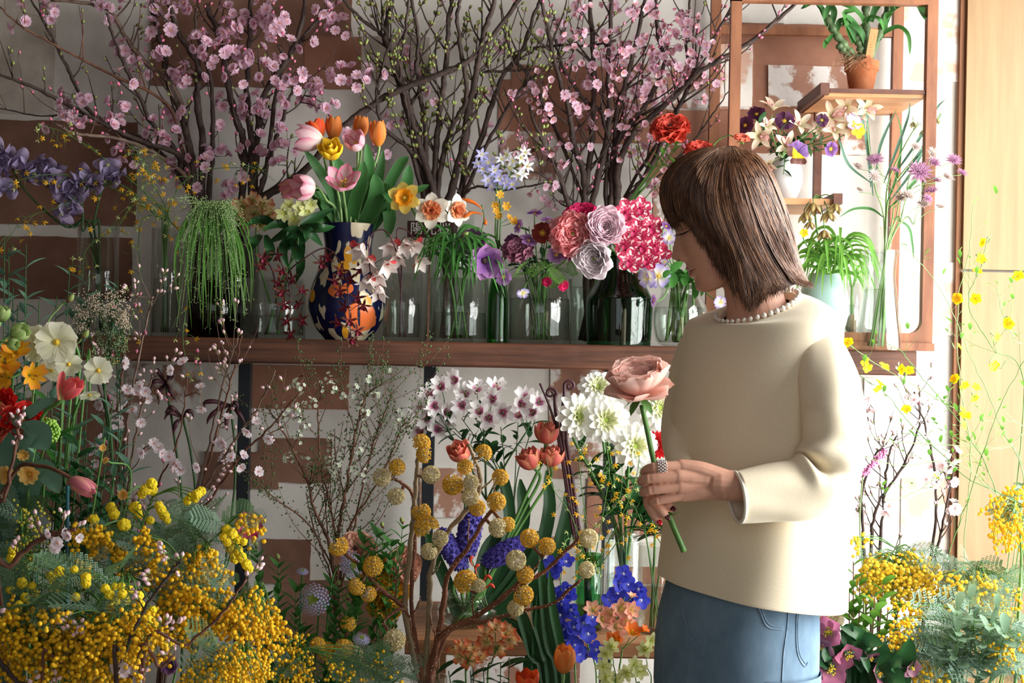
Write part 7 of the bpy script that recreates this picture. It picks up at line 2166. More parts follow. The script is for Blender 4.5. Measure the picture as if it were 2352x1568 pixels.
# --- paperbush
PBS = []
for k, (lab, poly, r0, bk) in enumerate([
    ('paperbush trunk with the tallest yellow balls, leftmost upright', [(962, 1560), (945, 1480), (930, 1390), (940, 1280), (950, 1180), (955, 1110), (962, 1040)], .010, S_grey),
    ('paperbush branch bending left to the lilac lace flowers', [(966, 1560), (935, 1420), (923, 1390), (880, 1358), (846, 1323), (824, 1294)], .009, S_red),
    ('paperbush branch dipping to the lowest pale ball', [(970, 1560), (940, 1430), (921, 1398), (883, 1427), (895, 1456)], .007, S_red),
    ('paperbush branch curving up in the middle of the bush', [(975, 1560), (985, 1420), (990, 1310), (1030, 1220), (1090, 1150), (1103, 1094), (1075, 1020)], .009, S_grey),
    ('paperbush branch leaning right towards the hyacinths', [(982, 1560), (1010, 1440), (1030, 1320), (1075, 1257), (1115, 1190), (1150, 1150)], .009, S_red),
    ('paperbush branch forking to the left trio of balls', [(968, 1560), (945, 1380), (955, 1220), (947, 1133), (915, 1105), (900, 1097)], .007, S_red),
    ('stout paperbush branch reaching right below the balls', [(988, 1560), (1005, 1478), (1030, 1446), (1088, 1419), (1149, 1376), (1192, 1336), (1215, 1300)], .010, S_red),
    ('long paperbush branch ending in the ball nearest the dahlias', [(990, 1560), (1020, 1460), (1090, 1420), (1180, 1350), (1240, 1320), (1300, 1265), (1350, 1216)], .008, S_red),
    ('lowest paperbush branch stretching right to the blue flowers', [(992, 1560), (1030, 1450), (1120, 1425), (1210, 1400), (1272, 1384), (1333, 1331)], .007, S_red),
    ('small paperbush branch low left by the mimosa', [(960, 1560), (900, 1540), (840, 1530), (800, 1500), (760, 1490)], .006, S_red)]):
    PBS.append(branch(lab, poly, 2.72, 2.66, r0 * .72, r0 * .4, 'floor_mid', name='paperbush_branch', bark=bk, twigs=2, tl=(.03, .07), seed=500 + k, group='paperbush branches in the floor vase', kink=.004, mouthf=.5))
for x, y, r, w in [(967, 1018, 25, 0), (976, 1043, 23, 0), (912, 1073, 22, 0), (877, 1096, 24, 1), (910, 1139, 23, 1), (990, 1090, 24, 1), (1110, 1040, 23, 0), (1068, 1072, 21, 0), (1040, 1112, 28, 0), (1082, 1108, 21, 1), (1149, 1096, 22, 0), (1080, 1142, 23, 1), (1096, 1166, 22, 0), (1140, 1152, 25, 0), (968, 1176, 25, 0), (980, 1212, 33, 0), (1011, 1236, 22, 1), (985, 1266, 22, 1), (1144, 1212, 25, 1), (1166, 1204, 20, 0),
                   (1216, 1236, 25, 0), (1256, 1254, 23, 0), (1352, 1236, 25, 1), (1347, 1308, 22, 1), (1185, 1286, 27, 1), (1206, 1320, 23, 0), (1070, 1336, 31, 0), (1202, 1366, 27, 0), (1184, 1396, 22, 1), (857, 1300, 27, 0), (776, 1253, 27, 0), (820, 1346, 23, 0), (846, 1364, 21, 0), (906, 1470, 29, 1), (800, 1432, 21, 0), (750, 1495, 25, 0), (790, 1490, 26, 0), (815, 1502, 22, 1), (730, 1480, 20, 0), (1100, 1345, 18, 1)]:
    best = min(((proj(p)[0] - x) ** 2 + (proj(p)[1] - y) ** 2, i, j) for i, B in enumerate(PBS) for j, (p, q) in enumerate(B.pts))
    B = PBS[best[1]]; p = B.pts[best[2]][0]
    P = at(x, y, p.y - rr.uniform(.0, .05))
    sc = r * P.y / FPX
    D = rd(.6, (0, -.35, .1) if not w else (.1, .5, -.3)).normalized()
    B.mb.tube(smooth_path([p, p.lerp(P, .5) + Vector((0, 0, -.004)), P], 4), [.0034, .0026], 6)
    put(B.t, (PBW if w else PB)[rr.randrange(2)], P, D, sc * .95, 'flower_ball')
for B in PBS:
    cs = []
    for p, r in B.pts[::1]:
        a = rr.uniform(0, 6.28)
        cs.append(p + Vector((math.cos(a) * r * 1.0, -abs(math.sin(a)) * r, rr.uniform(-.004, .004))))
    part('bark_dots', balls(MB(), cs, [.0012] * len(cs), ICO1), mat('lenticel', (206, 190, 164)), B.t, kind='stuff')
    finish(B)
tubes('crocosmia_sprig', 'sprig of thin red curved tubes beside the hyacinths', 'flower', [(1120, 1400), (1100, 1330), (1080, 1275)], 2.9, [[(1095, 1320), (1092, 1302), (1102, 1296)], [(1106, 1345), (1118, 1322), (1130, 1330)], [(1110, 1356), (1126, 1342), (1136, 1350)], [(1086, 1300), (1080, 1285), (1086, 1276)], [(1100, 1335), (1088, 1318), (1084, 1320)]], 'b_round', mat('red_tube', (206, 60, 36)), w=.003)
# --- lilac lace flowers, butterfly ranunculus, cut foliage
for lab, x, y, D, r, Y in [('large round lilac lace flower facing forward', 720, 1377, (-.05, -1, .15), 37, 2.62), ('lilac lace flower side-on under the peach ranunculus', 808, 1296, (.55, -.6, .3), 33, 2.70), ('small lilac lace flower above the low paperbush balls', 830, 1467, (.2, -.5, .8), 20, 2.58), ('tiny lilac lace bud left of the large one', 695, 1312, (.1, -.4, .9), 14, 2.68)]:
    P = at(x, y, Y)
    b, m = vase_mouth('k_lace', P)
    t = thing('lace_flower', lab, 'flower', b)
    part('stem', MB().tube(stem_path(b, P, D, .8, m, .35 * r * Y / FPX), [.0022, .0018], 6), S_green, t)
    put(t, LACE, P, D, r * Y / FPX, 'umbel')
for lab, key, x, y, D, r in [('peach butterfly ranunculus behind the lilac lace flower', 'ran_peachopen', 816, 1258, (0, -.7, .6), 38), ('faint peach butterfly ranunculus behind the paperbush stems', 'ran_peachopen', 926, 1300, (.1, -.9, .2), 32), ('yellow butterfly ranunculus highest of the yellow three', 'ran_yellowopen', 872, 1316, (.1, -.8, .4), 34), ('yellow butterfly ranunculus with brown heart, middle of three', 'ran_yellowopen', 900, 1352, (.1, -.9, .2), 32), ('yellow butterfly ranunculus hanging lowest of three', 'ran_yellowopen', 882, 1398, (0, -.8, -.4), 30)]:
    flower('ranunculus', lab, 'ranunculus', key, x, y, 2.98, D, r, 'k_ran', sr=.002, back=.1, bend=.8)
for lab, tips, sd in [('cut-leaf green foliage left of the lilac lace flower', [(590, 1262), (640, 1290), (610, 1360), (680, 1350), (640, 1420), (700, 1440)], 71), ('cut-leaf green foliage low before the dark wall', [(600, 1480), (660, 1490), (640, 1540), (700, 1520), (740, 1560), (580, 1540)], 72), ('green budded foliage right of the lilac lace flower', [(800, 1380), (780, 1350), (830, 1340), (840, 1230), (870, 1220), (760, 1330)], 73), ('thin budded stems behind the paperbush balls', [(880, 1215), (925, 1205), (900, 1240), (860, 1250)], 74)]:
    t = bush(lab, 'k_lace' if sd < 74 else 'k_ran', tips, 2.66 if sd < 74 else 2.95, LM_mid, 20, .036, S_green, seed=sd, t0=.55, up=.8, whorl=2)
    for x, y in tips[:2]: put(t, BUD['green'], at(x, y - 4, 2.66 if sd < 74 else 2.95), (-.3, -.1, 1), .013, 'bud')
# --- delphinium
for k, (lab, st, fl) in enumerate([('deep blue delphinium stem left of the peach gladiolus', [(1320, 1520), (1295, 1420), (1285, 1300)], [(1266, 1296), (1300, 1290), (1272, 1310), (1276, 1370), (1306, 1366), (1290, 1386), (1312, 1400), (1286, 1412), (1296, 1446), (1300, 1355)]), ('deep blue delphinium stem behind the peach gladiolus', [(1400, 1540), (1425, 1430), (1440, 1320)], [(1432, 1318), (1442, 1342), (1402, 1376), (1418, 1362), (1466, 1352), (1472, 1378), (1450, 1370), (1425, 1340)]), ('deep blue delphinium stem low among thin green stems', [(1370, 1568), (1350, 1480), (1345, 1420)], [(1360, 1416), (1340, 1430), (1300, 1466), (1320, 1482), (1370, 1492), (1350, 1455), (1330, 1500), (1380, 1505), (1318, 1440)])]):
    spray('delphinium', lab, 'flower', st, 2.78, [(x, y, rd(.5), 21) for x, y in fl], 'delphinium', 'k_glad', sr=.0018, lo=.5, pname='floret')
spray('gladiolus', 'peach and cream gladiolus spray above the orange freesia', 'flower', [(1400, 1560), (1405, 1470), (1425, 1380)], 2.72, [(1362, 1402, rd(.4, (-.4, -.8, .4)), 26), (1426, 1396, rd(.4), 30), (1382, 1424, rd(.4), 28), (1416, 1436, rd(.4), 29), (1446, 1400, rd(.4, (.4, -.8, .2)), 26), (1442, 1432, rd(.4), 28), (1404, 1410, rd(.4), 24), (1450, 1372, (.3, -.2, 1), 16)], 'gladiolus', 'k_glad', joined=False, sr=.002, lo=.5)
spray('freesia', 'orange freesia with yellow throats below the peach gladiolus', 'flower', [(1420, 1568), (1425, 1520), (1430, 1490)], 2.68, [(1416, 1474, rd(.3, (-.2, -.6, .6)), 32), (1450, 1458, rd(.3, (.4, -.6, .6)), 32), (1476, 1450, (.7, -.3, .8), 18)], 'freesia_orange', 'k_glad', joined=False, sr=.002, lo=.6)
spray('alstroemeria', 'small red and cream alstroemeria heads left, low in front', 'flower', [(1070, 1568), (1072, 1540), (1075, 1515)], 2.55, [(1044, 1492, rd(.4, (0, -.4, .8)), 24), (1064, 1480, rd(.4, (0, -.4, .8)), 24), (1086, 1488, rd(.4, (0, -.4, .8)), 24), (1078, 1514, rd(.4), 24), (1102, 1508, rd(.4, (.4, -.6, .5)), 23), (1056, 1510, rd(.4), 20)], 'alst_red', 'k_red', sr=.002, lo=.7, pname='bloom')
spray('alstroemeria', 'small red and cream alstroemeria heads right, before the bench', 'flower', [(1120, 1568), (1130, 1520), (1140, 1490)], 2.60, [(1114, 1450, rd(.4, (0, -.4, .8)), 23), (1140, 1440, rd(.4, (0, -.4, .8)), 24), (1164, 1450, rd(.4, (0, -.4, .8)), 23), (1144, 1490, rd(.4), 23), (1172, 1470, rd(.4), 22), (1116, 1474, rd(.4), 22)], 'alst_red', 'k_red', sr=.002, lo=.7, pname='bloom')
bush('glossy dark leaves under the small red alstroemeria', 'k_red', [(1030, 1540), (1080, 1540), (1110, 1530), (1000, 1530), (1150, 1520), (1170, 1510)], 2.56, LM_dark, 6, .050, S_dark, seed=81, t0=.72)
flower('tulip', 'orange tulip standing among green blades at the lower edge', 'tulip', 'tulip_orange', 1296, 1512, 2.55, (.05, -.25, 1), 29, 'k_red', smat=S_pale, sr=.0032, back=.95, squash=1.3)
flower('tulip', 'red orange tulip cut off by the lower edge', 'tulip', 'tulip_redorange', 1212, 1562, 2.50, (-.05, -.25, 1), 27, 'k_red', smat=S_pale, sr=.0032, back=.95)
gb = thing('sword_leaves', 'tall green sword leaves behind the orange tulip', 'leaves', Vector((VASES['k_glad'][0], 2.68, .01)))
for pts, w in [([(1290, 1600), (1262, 1480), (1250, 1380), (1240, 1270)], .026), ([(1260, 1600), (1225, 1500), (1200, 1420), (1180, 1380)], .030), ([(1300, 1600), (1290, 1500), (1270, 1400), (1262, 1310)], .022), ([(1240, 1600), (1235, 1500), (1240, 1420), (1245, 1330)], .03), ([(1215, 1600), (1220, 1500), (1190, 1440), (1160, 1420)], .02), ([(1270, 1600), (1255, 1500), (1235, 1430), (1225, 1360)], .03)]:
    leaf_on(gb, [Vector((VASES['k_glad'][0] - .02, 2.68, .02))] + [at(x, y, 2.72) for x, y in pts], w * .85, L_dark, 'strap', .35, 4)
for k, (lab, fl) in enumerate([('pale yellow star flowers lowest beside the jeans', [(1392, 1556), (1386, 1530), (1412, 1560)]), ('pale yellow star flowers under the orange freesia', [(1456, 1526), (1440, 1545), (1470, 1540)]), ('pale yellow star flower touching the jeans', [(1482, 1492), (1494, 1470)]), ('pale yellow star flowers left of the freesia stem', [(1404, 1484), (1392, 1500)])]):
    x, y = fl[0]
    spray('ixia', lab, 'flower', [(x + 8, 1600), (x + 5, y + 40), (x + 2, y + 18)], 2.62, [(a, b, rd(.4), 22) for a, b in fl], 'star_cream', 'k_glad', sr=.0013, lo=.7, pname='bloom')
for k, (lab, st, n) in enumerate([
    ('tiny yellow flowers before the leftmost dahlia', [(1360, 1290), (1340, 1150), (1330, 1050), (1335, 1000)], 24), ('tiny yellow flowers drifting left of the fern stems', [(1350, 1290), (1310, 1180), (1270, 1120), (1255, 1050)], 18),
    ('tiny yellow flowers under the middle dahlia', [(1365, 1290), (1390, 1150), (1400, 1080), (1390, 1010)], 26), ('tiny yellow flowers behind the hands', [(1370, 1290), (1430, 1180), (1460, 1100), (1470, 1040)], 24),
    ('tiny yellow flowers hanging beside the green vase', [(1345, 1290), (1330, 1250), (1300, 1240), (1290, 1310)], 16), ('tiny yellow flowers trailing below the hands', [(1375, 1300), (1440, 1220), (1500, 1210), (1530, 1190), (1520, 1250)], 18), ('tiny yellow flowers rising through the tulip leaves', [(1350, 1300), (1360, 1220), (1420, 1150), (1430, 1070)], 24)]):
    cloud(lab, st, 2.95, 2.86, n, 'b_green', seed=40 + k, jit=28, pale=.3)
# ------------------------------------------------------------------ mimosa
def mimosa(label, stem, Y0, Y1, vkey, races, leaves, seed, big=(), sr=.004, fern=None, bud=0, ballr=(4.6, 5.8), up=.3, leaflen=(.045, .08), light=False):
    """stem px path; races: (x, y, count) hanging strings of small puffs; big: (x, y, r) fluffy puffs"""
    rr = random.Random(seed)
    pts = [at(x, y, Y0 + (Y1 - Y0) * i / (len(stem) - 1)) for i, (x, y) in enumerate(stem)]
    b, m = vase_mouth(vkey, pts[0], rr)
    t = thing('mimosa_branch', label, 'mimosa', b, 'mimosa branches')
    path = smooth_path([b, m] + pts, 8)
    mb = MB().tube(path, [sr, sr * .8, sr * .35], 6)
    C, Rr, F, FR_ = [], [], [], []
    N = len(path); tail = path[N // 3:]
    def join(P):
        q = min(tail, key=lambda s: (s - P).length)
        mb.tube(smooth_path([q, q.lerp(P, .5) + Vector((0, 0, .012)), P], 4), [.0012, .0007], 4, cap=False)
    for x, y, n in races:
        P = at(x, y, Y1 + rr.uniform(-.08, .08))
        join(P)
        d = Vector((rr.uniform(-.9, .9), rr.uniform(-.4, .2), rr.uniform(-1.0, .1))).normalized()
        L = n * rr.uniform(.0026, .0036)
        e = P + d * L + Vector((0, 0, -L * .35))
        q = smooth_path([P, P + d * L * .5, e], 5)
        mb.tube(q, .0005, 3, cap=False)
        for k in range(n):
            f = (k + .5) / n * (len(q) - 1); i = min(int(f), len(q) - 2)
            c = q[i].lerp(q[i + 1], f - i) + Vector((rr.gauss(0, .0052), rr.gauss(0, .0052), rr.gauss(0, .0052)))
            C.append(c); Rr.append(rr.uniform(*ballr) * P.y / FPX)
    for x, y, r in big:
        P = at(x, y, Y1 + rr.uniform(-.06, .02))
        join(P); F.append(P); FR_.append(r * P.y / FPX)
    part('stem', mb, S_green, t)
    if C: part('small_puffs', balls(MB(), C, [q * .82 for q in Rr] if light else Rr, ICO2, 0, .07, seed), M_mimb if bud else M_mims if light else M_mim, t, kind='stuff')
    for i, (P, r) in enumerate(zip(F, FR_)):
        if 'puff' not in LEAFM: LEAFM['puff'] = [balls(MB(), [(0, 0, 0)], [1], ICO3, 0, .13, s).mesh('puff', M_mim2, smooth=False) for s in (1, 2, 3)]
        put(t, LEAFM['puff'][i % 3], P, rd(1), r, 'puff')
    fern = fern or [FERN_grey, FERN_green]
    for x, y in leaves:
        P = at(x, y, Y1 + rr.uniform(-.06, .10))
        q = min(tail, key=lambda s: (s - P).length)
        d = (P - q)
        d = (d.normalized() if d.length > .001 else Vector((0, 0, 1))) + Vector((rr.uniform(-.6, .6), -.3, rr.uniform(-.2, .6)))
        L = rr.uniform(*leaflen)
        put_leaf(t, fern[rr.randrange(len(fern))], P - d.normalized() * L * .5, d, L, rr.uniform(-.7, .7), 'fern_leaf', up=(rr.uniform(-.3, .3), -.8, .7))
    return t
M_mims = mat('mimosa_soft', (240, 200, 40), (250, 220, 80), 0.75, 160, transl=.2)
def scatter(rr, zones):
    out = []
    for cx, cy, rx, ry, n, k in zones:
        for _ in range(n):
            a, s = rr.uniform(0, 6.28), math.sqrt(rr.random())
            out.append((cx + rx * s * math.cos(a), cy + ry * s * math.sin(a), k))
    return out
rr = random.Random(77)
def lv(zones): return [(x, y) for x, y, k in scatter(rr, zones)]
mimosa('mimosa branch with drooping golden strings furthest right on the left side', [(260, 1640), (400, 1480), (520, 1390), (610, 1345)], 2.12, 2.16, 'k_mim', scatter(rr, [(585, 1400, 42, 48, 34, 13), (535, 1410, 20, 50, 14, 13), (440, 1390, 80, 50, 48, 12)]), lv([(480, 1370, 130, 50, 10, 0)]), 1)
mimosa('mimosa branch of golden strings along the lower left edge', [(180, 1660), (150, 1560), (100, 1480), (30, 1440)], 2.02, 2.04, 'k_mim', scatter(rr, [(60, 1440, 90, 70, 48, 12), (120, 1500, 110, 50, 42, 12)]), lv([(60, 1400, 100, 90, 12, 0)]), 2)
mimosa('mimosa branch massed golden at the bottom centre of the left side', [(230, 1660), (230, 1580), (240, 1500), (270, 1420)], 2.00, 2.02, 'k_mim', scatter(rr, [(230, 1490, 90, 60, 60, 13), (300, 1440, 70, 60, 40, 12), (190, 1440, 80, 40, 26, 11)]), lv([(240, 1420, 120, 60, 10, 0)]), 3)
mimosa('mimosa branch with small golden heads at the bottom right of the left mass', [(300, 1660), (400, 1600), (490, 1550), (560, 1500)], 2.04, 2.06, 'k_mim', scatter(rr, [(545, 1525, 55, 45, 52, 12), (470, 1540, 40, 30, 16, 11)]), lv([(500, 1500, 80, 40, 10, 0)]), 4, ballr=(3.6, 4.6))
mimosa('mimosa branch with lemon puffs drooping at the upper right of the left mass', [(270, 1640), (380, 1400), (470, 1260), (520, 1210)], 2.22, 2.24, 'k_mim', scatter(rr, [(560, 1200, 30, 20, 5, 9)]), lv([(470, 1250, 70, 60, 14, 0), (520, 1200, 60, 40, 6, 0)]), 5,
       big=[(x, y, r) for x, y, r in [(520, 1215, 11), (533, 1225, 12), (545, 1238, 12), (522, 1245, 10), (530, 1260, 12), (548, 1262, 10), (555, 1280, 12), (540, 1284, 11), (566, 1296, 12), (548, 1270, 10), (512, 1232, 9), (572, 1306, 10), (560, 1244, 9), (536, 1275, 9)]])
mimosa('mimosa branch with round lemon puffs topping the left mass', [(230, 1640), (280, 1400), (320, 1230), (350, 1140)], 2.30, 2.32, 'k_mim', scatter(rr, [(215, 1225, 40, 25, 18, 10), (290, 1260, 30, 40, 10, 9)]), lv([(330, 1210, 90, 50, 12, 0), (420, 1190, 60, 40, 6, 0)]), 6,
       big=[(335, 1125, 13), (348, 1110, 13), (350, 1125, 12), (325, 1135, 10), (255, 1165, 12), (262, 1180, 13), (310, 1165, 14), (318, 1180, 12), (370, 1170, 12), (378, 1185, 12), (384, 1195, 9), (345, 1195, 10), (430, 1150, 10), (440, 1140, 11), (452, 1135, 12), (462, 1128, 11), (448, 1145, 10), (285, 1205, 15), (216, 1192, 12), (365, 1160, 10)])
mimosa('mimosa branch with fluffy yellow clumps left of centre', [(200, 1640), (200, 1480), (230, 1380), (290, 1320)], 2.06, 2.06, 'k_mim', [], lv([(190, 1330, 120, 60, 16, 0)]), 7,
       big=[(x + rr.uniform(-4, 4), y + rr.uniform(-4, 4), rr.uniform(9, 13)) for x, y in [(262, 1345), (278, 1350), (250, 1365), (268, 1378), (285, 1365), (300, 1355), (315, 1370), (325, 1385), (255, 1390), (290, 1380), (240, 1350), (30, 1265), (30, 1280), (22, 1350), (50, 1340), (76, 1345), (85, 1360), (45, 1385), (60, 1375), (40, 1400), (195, 1340), (200, 1325), (175, 1370), (345, 1410), (340, 1425), (350, 1400), (390, 1475), (115, 1322), (148, 1325), (170, 1310), (140, 1308)]])
mimosa('mimosa spray with sparse golden beads in the middle of the left mass', [(250, 1640), (330, 1460), (400, 1330), (470, 1260)], 2.18, 2.20, 'k_mim', scatter(rr, [(400, 1300, 60, 30, 16, 11), (460, 1270, 30, 20, 8, 10), (330, 1250, 40, 30, 10, 9), (160, 1300, 60, 30, 8, 8), (485, 1290, 15, 30, 6, 10)]), lv([(380, 1300, 100, 60, 14, 0)]), 8, fern=[FERN_grey, FERN_wide])
mimosa('grey green mimosa sprig with bud beads by the grey card', [(120, 1640), (90, 1450), (60, 1300), (50, 1210)], 2.26, 2.28, 'k_mim', scatter(rr, [(60, 1200, 30, 50, 16, 9), (80, 1260, 40, 30, 8, 8)]), lv([(40, 1230, 50, 70, 12, 0), (30, 1310, 60, 50, 8, 0)]), 9, bud=1, ballr=(3, 3.8))
mimosa('low mimosa sprig with dull gold beads beside the lilac lace foliage', [(560, 1660), (620, 1580), (660, 1530), (690, 1490)], 2.50, 2.50, 'k_lace', scatter(rr, [(680, 1500, 50, 50, 22, 9), (850, 1530, 90, 40, 12, 8), (640, 1560, 60, 20, 6, 8)]), lv([(860, 1530, 90, 40, 14, 0), (680, 1540, 60, 30, 6, 0)]), 10, ballr=(3.2, 4.2))
# right side
mimosa('golden mimosa branch nearest the jumper hem on the right side', [(2080, 1640), (2060, 1450), (2050, 1330), (2060, 1260)], 2.72, 2.70, 'k_mimr', scatter(rr, [(2060, 1300, 70, 45, 50, 12), (2010, 1310, 40, 35, 20, 11), (2110, 1320, 40, 50, 22, 12), (1965, 1240, 20, 12, 3, 8)]), lv([(2080, 1270, 80, 30, 8, 0)]), 21, light=True)
mimosa('golden mimosa branch with blue green leaves at the right edge', [(2250, 1640), (2240, 1480), (2230, 1370), (2250, 1300)], 2.68, 2.66, 'k_mimr', scatter(rr, [(2250, 1340, 60, 35, 40, 12), (2180, 1350, 40, 40, 20, 11), (2300, 1380, 50, 40, 16, 10)]), lv([(2220, 1320, 90, 40, 16, 0), (2300, 1330, 60, 50, 8, 0)]), 22, light=True)
mimosa('mimosa branch high on the right edge before the door', [(2320, 1640), (2340, 1400), (2345, 1250), (2330, 1150)], 2.62, 2.62, 'k_mimr', scatter(rr, [(2320, 1160, 40, 50, 30, 11), (2300, 1200, 40, 30, 12, 10), (2345, 1210, 20, 30, 8, 10)]), lv([(2330, 1150, 30, 50, 8, 0)]), 23, ballr=(3.4, 4.4))
mimosa('dense grey green mimosa foliage at the lower right', [(2200, 1660), (2210, 1560), (2220, 1480), (2240, 1420)], 2.58, 2.56, 'k_mimr', scatter(rr, [(2300, 1480, 60, 60, 18, 9), (2140, 1540, 60, 30, 14, 9), (2080, 1430, 40, 60, 22, 9), (2050, 1480, 40, 30, 10, 8)]), lv([(2240, 1440, 120, 100, 60, 0), (2150, 1520, 100, 60, 40, 0), (2320, 1490, 60, 70, 24, 0)]), 24, fern=[FERN_grey, FERN_green, FERN_wide], ballr=(3.4, 4.4))
t = bush('rounded grey green leaves in rosettes at the lower right', 'k_mimr', [(2200, 1390), (2240, 1410), (2280, 1430), (2200, 1440), (2260, 1470), (2310, 1450), (2230, 1370), (2290, 1390)], 2.5, LM_grey, 9, .034, S_green, seed=91, t0=.8, up=.7, whorl=2)

# ------------------------------------------------------------------ left foreground
flower('primula', 'large frilled cream primula with yellow eye facing forward', 'primula', 'primula_full', 130, 786, 2.40, (.15, -1, .1), 44, 'k_left', sr=.003, back=.2)
flower('primula', 'cream primula turned left beside the large frilled one', 'primula', 'primula_full', 86, 790, 2.45, (-.5, -.8, .2), 40, 'k_left', sr=.003, back=.2)
flower('primula', 'open cream flower with five petals above the plum blossom', 'primula', 'primula', 226, 851, 2.42, (.2, -1, .1), 30, 'k_left', sr=.002, back=.2, via=[(150, 1100, 2.45), (190, 900, 2.45), (200, 850, 2.46)])
flower('primula', 'pale green cream flower seen from below the large primula', 'primula', 'primula', 158, 836, 2.42, (.3, -.7, -.5), 28, 'k_left', sr=.002, back=.2)
flower('primula', 'greenish cream flower hanging left under the primulas', 'primula', 'primula', 118, 850, 2.44, (-.2, -.7, -.6), 28, 'k_left', sr=.002, back=.2)
flower('primula', 'greenish bud flower right below the open cream flower', 'primula', 'primula', 206, 906, 2.44, (.2, -.5, -.8), 22, 'k_left', sr=.002, back=.2)
for lab, x, y, D, r in [('orange yellow alstroemeria at the left edge, upper', 12, 826, (.3, -.9, .3), 40), ('orange yellow alstroemeria at the left edge, beside the first', 38, 800, (.3, -.7, .6), 34), ('orange alstroemeria with drooping petals below the primulas', 76, 862, (.6, -.7, 0), 34), ('orange alstroemeria lowest at the left edge', 10, 866, (-.2, -.9, .1), 32)]:
    flower('alstroemeria', lab, 'flower', 'alst_orange', x, y, 2.38, D, r, 'k_left', sr=.002, back=.6)
tulip_head('tulip_greenbud', [(0, (110, 150, 70)), (1, (170, 196, 120))], (190, 206, 140), -10)
flower('tulip', 'pale green tulip bud lying sideways at the left edge', 'tulip', 'tulip_greenbud', 46, 762, 2.36, (.9, -.2, .4), 24, 'k_left', smat=S_pale, sr=.003, back=.95, via=[(-40, 1100, 2.4), (-30, 850, 2.38), (0, 790, 2.36)])
flower('tulip', 'dark green bud below the pale green tulip bud', 'tulip', 'tulip_greenbud', 30, 790, 2.34, (.95, -.2, -.1), 16, 'k_left', smat=S_pale, sr=.002, back=.95)
flower('tulip', 'green tulip bud pointing up at the left edge', 'tulip', 'tulip_greenbud', 6, 720, 2.40, (.3, -.2, 1), 20, 'k_left', smat=S_pale, sr=.002, back=.95)
flower('tulip', 'red pink tulip leaning right with one petal flung up', 'tulip', 'tulip_pinkred', 163, 893, 2.30, (.72, -.3, .55), 25, 'k_left', squash=1.5, smat=S_green, sr=.003, back=.95, via=[(60, 1250, 2.35), (90, 980, 2.32), (135, 925, 2.30)])
fl = thing('tulip_petal', 'loose red petal standing up beside the red pink tulip', 'petal', at(141, 918, 2.295))
leaf_on(fl, [at(141, 918, 2.295), at(140, 890, 2.29), at(142, 870, 2.29), at(145, 852, 2.292)], .013, petal_mat('tulip_pinkred_petal', []), 'strap', .5, 4, name='petal')
flower('tulip', 'closed rose tulip lying almost level above the mimosa', 'tulip', 'tulip_rose', 190, 1116, 2.22, (.88, -.2, -.42), 24, 'k_left', squash=1.6, smat=S_brown, sr=.003, back=.95, via=[(-20, 1300, 2.3), (30, 1090, 2.27), (90, 1070, 2.25), (140, 1085, 2.23)])
flower('ranunculus', 'deep red ranunculus above the broad grey green leaf', 'ranunculus', 'ran_red', 54, 966, 2.33, (.25, -.7, .6), 36, 'k_left', sr=.003, back=.3)
flower('ranunculus', 'salmon red ranunculus cut by the left edge', 'ranunculus', 'ran_salmon', 0, 972, 2.36, (-.1, -1, .2), 34, 'k_left', sr=.003, back=.3)
flower('ranunculus', 'dark red ranunculus higher at the left edge', 'ranunculus', 'ran_red', 2, 925, 2.40, (.1, -1, .1), 28, 'k_left', sr=.003, back=.3)
flat5('apricot', [(0, (226, 160, 60)), (1, (240, 200, 120))], 9, .6, 'rnd', (50, 84), cr=.18)
for lab, x, y, r in [('double apricot rose above the grey card', 68, 1088, 26), ('apricot bloom left edge under the grey green leaf', 18, 1090, 24), ('small apricot bloom on the grey green leaf', 54, 1044, 15), ('apricot bud bloom over the mimosa puffs', 284, 1136, 14), ('tiny apricot bud beside the green foliage', 244, 1058, 9), ('tiny apricot bud above the other one', 236, 1028, 9)]:
    flower('rose', lab, 'rose', 'apricot', x, y, 2.30, rd(.4), r, 'k_left', sr=.0016, back=.2, joined=r < 16)
vb = thing('viburnum', 'lime green viburnum ball behind the red ranunculus', 'flower', Vector((VASES['k_left'][0], 2.48, .01)))
c = at(108, 990, 2.40)
part('stem', MB().tube(smooth_path([Vector((VASES['k_left'][0], 2.48, .02)), at(60, 1300, 2.45), c], 6), .002, 5), S_green, vb)
part('flower_ball', balls(MB(), [c + d * rr.uniform(.016, .022) for d in fib(150, -1)], [.0032] * 150, ICO1, 0, .15), mat('lime', (120, 170, 60), (160, 200, 90), .6, 60), vb, kind='stuff')
bl = thing('broad_leaf', 'broad grey green tulip leaves beneath the red ranunculus', 'leaves', Vector((VASES['k_left'][0] + .02, 2.46, .01)))
for pts, w in [([(10, 1300), (30, 1120), (40, 1040), (80, 1000), (112, 1030)], .062), ([(30, 1300), (60, 1150), (90, 1080), (120, 1100), (134, 1130)], .036), ([(20, 1300), (40, 1000), (80, 940), (130, 915)], .022), ([(-10, 1250), (-20, 1000), (20, 960), (60, 985)], .02)]:
    leaf_on(bl, [Vector((VASES['k_left'][0] + .02, 2.46, .02))] + [at(x, y, 2.36 - .02 * i) for i, (x, y) in enumerate(pts)], w, L_blue, 'strap', .15, 4)
cd_ = thing('grey_card', 'plain pale grey card among the left foliage', 'card', at(70, 1300, 2.36))
a = [at(x, y, 2.36) for x, y in [(45, 1215), (96, 1240), (112, 1196), (80, 1150), (52, 1180)]]
part('card', MB().add([tuple(p) for p in a] + [tuple(p + Vector((0, .001, 0))) for p in a], tris=[(0, 1, 2), (0, 2, 3), (0, 3, 4), (5, 7, 6), (5, 8, 7), (5, 9, 8)]), mat('card_grey', (150, 156, 160)), cd_, False)
M_tealrod = mat('teal_rod', (40, 92, 104))
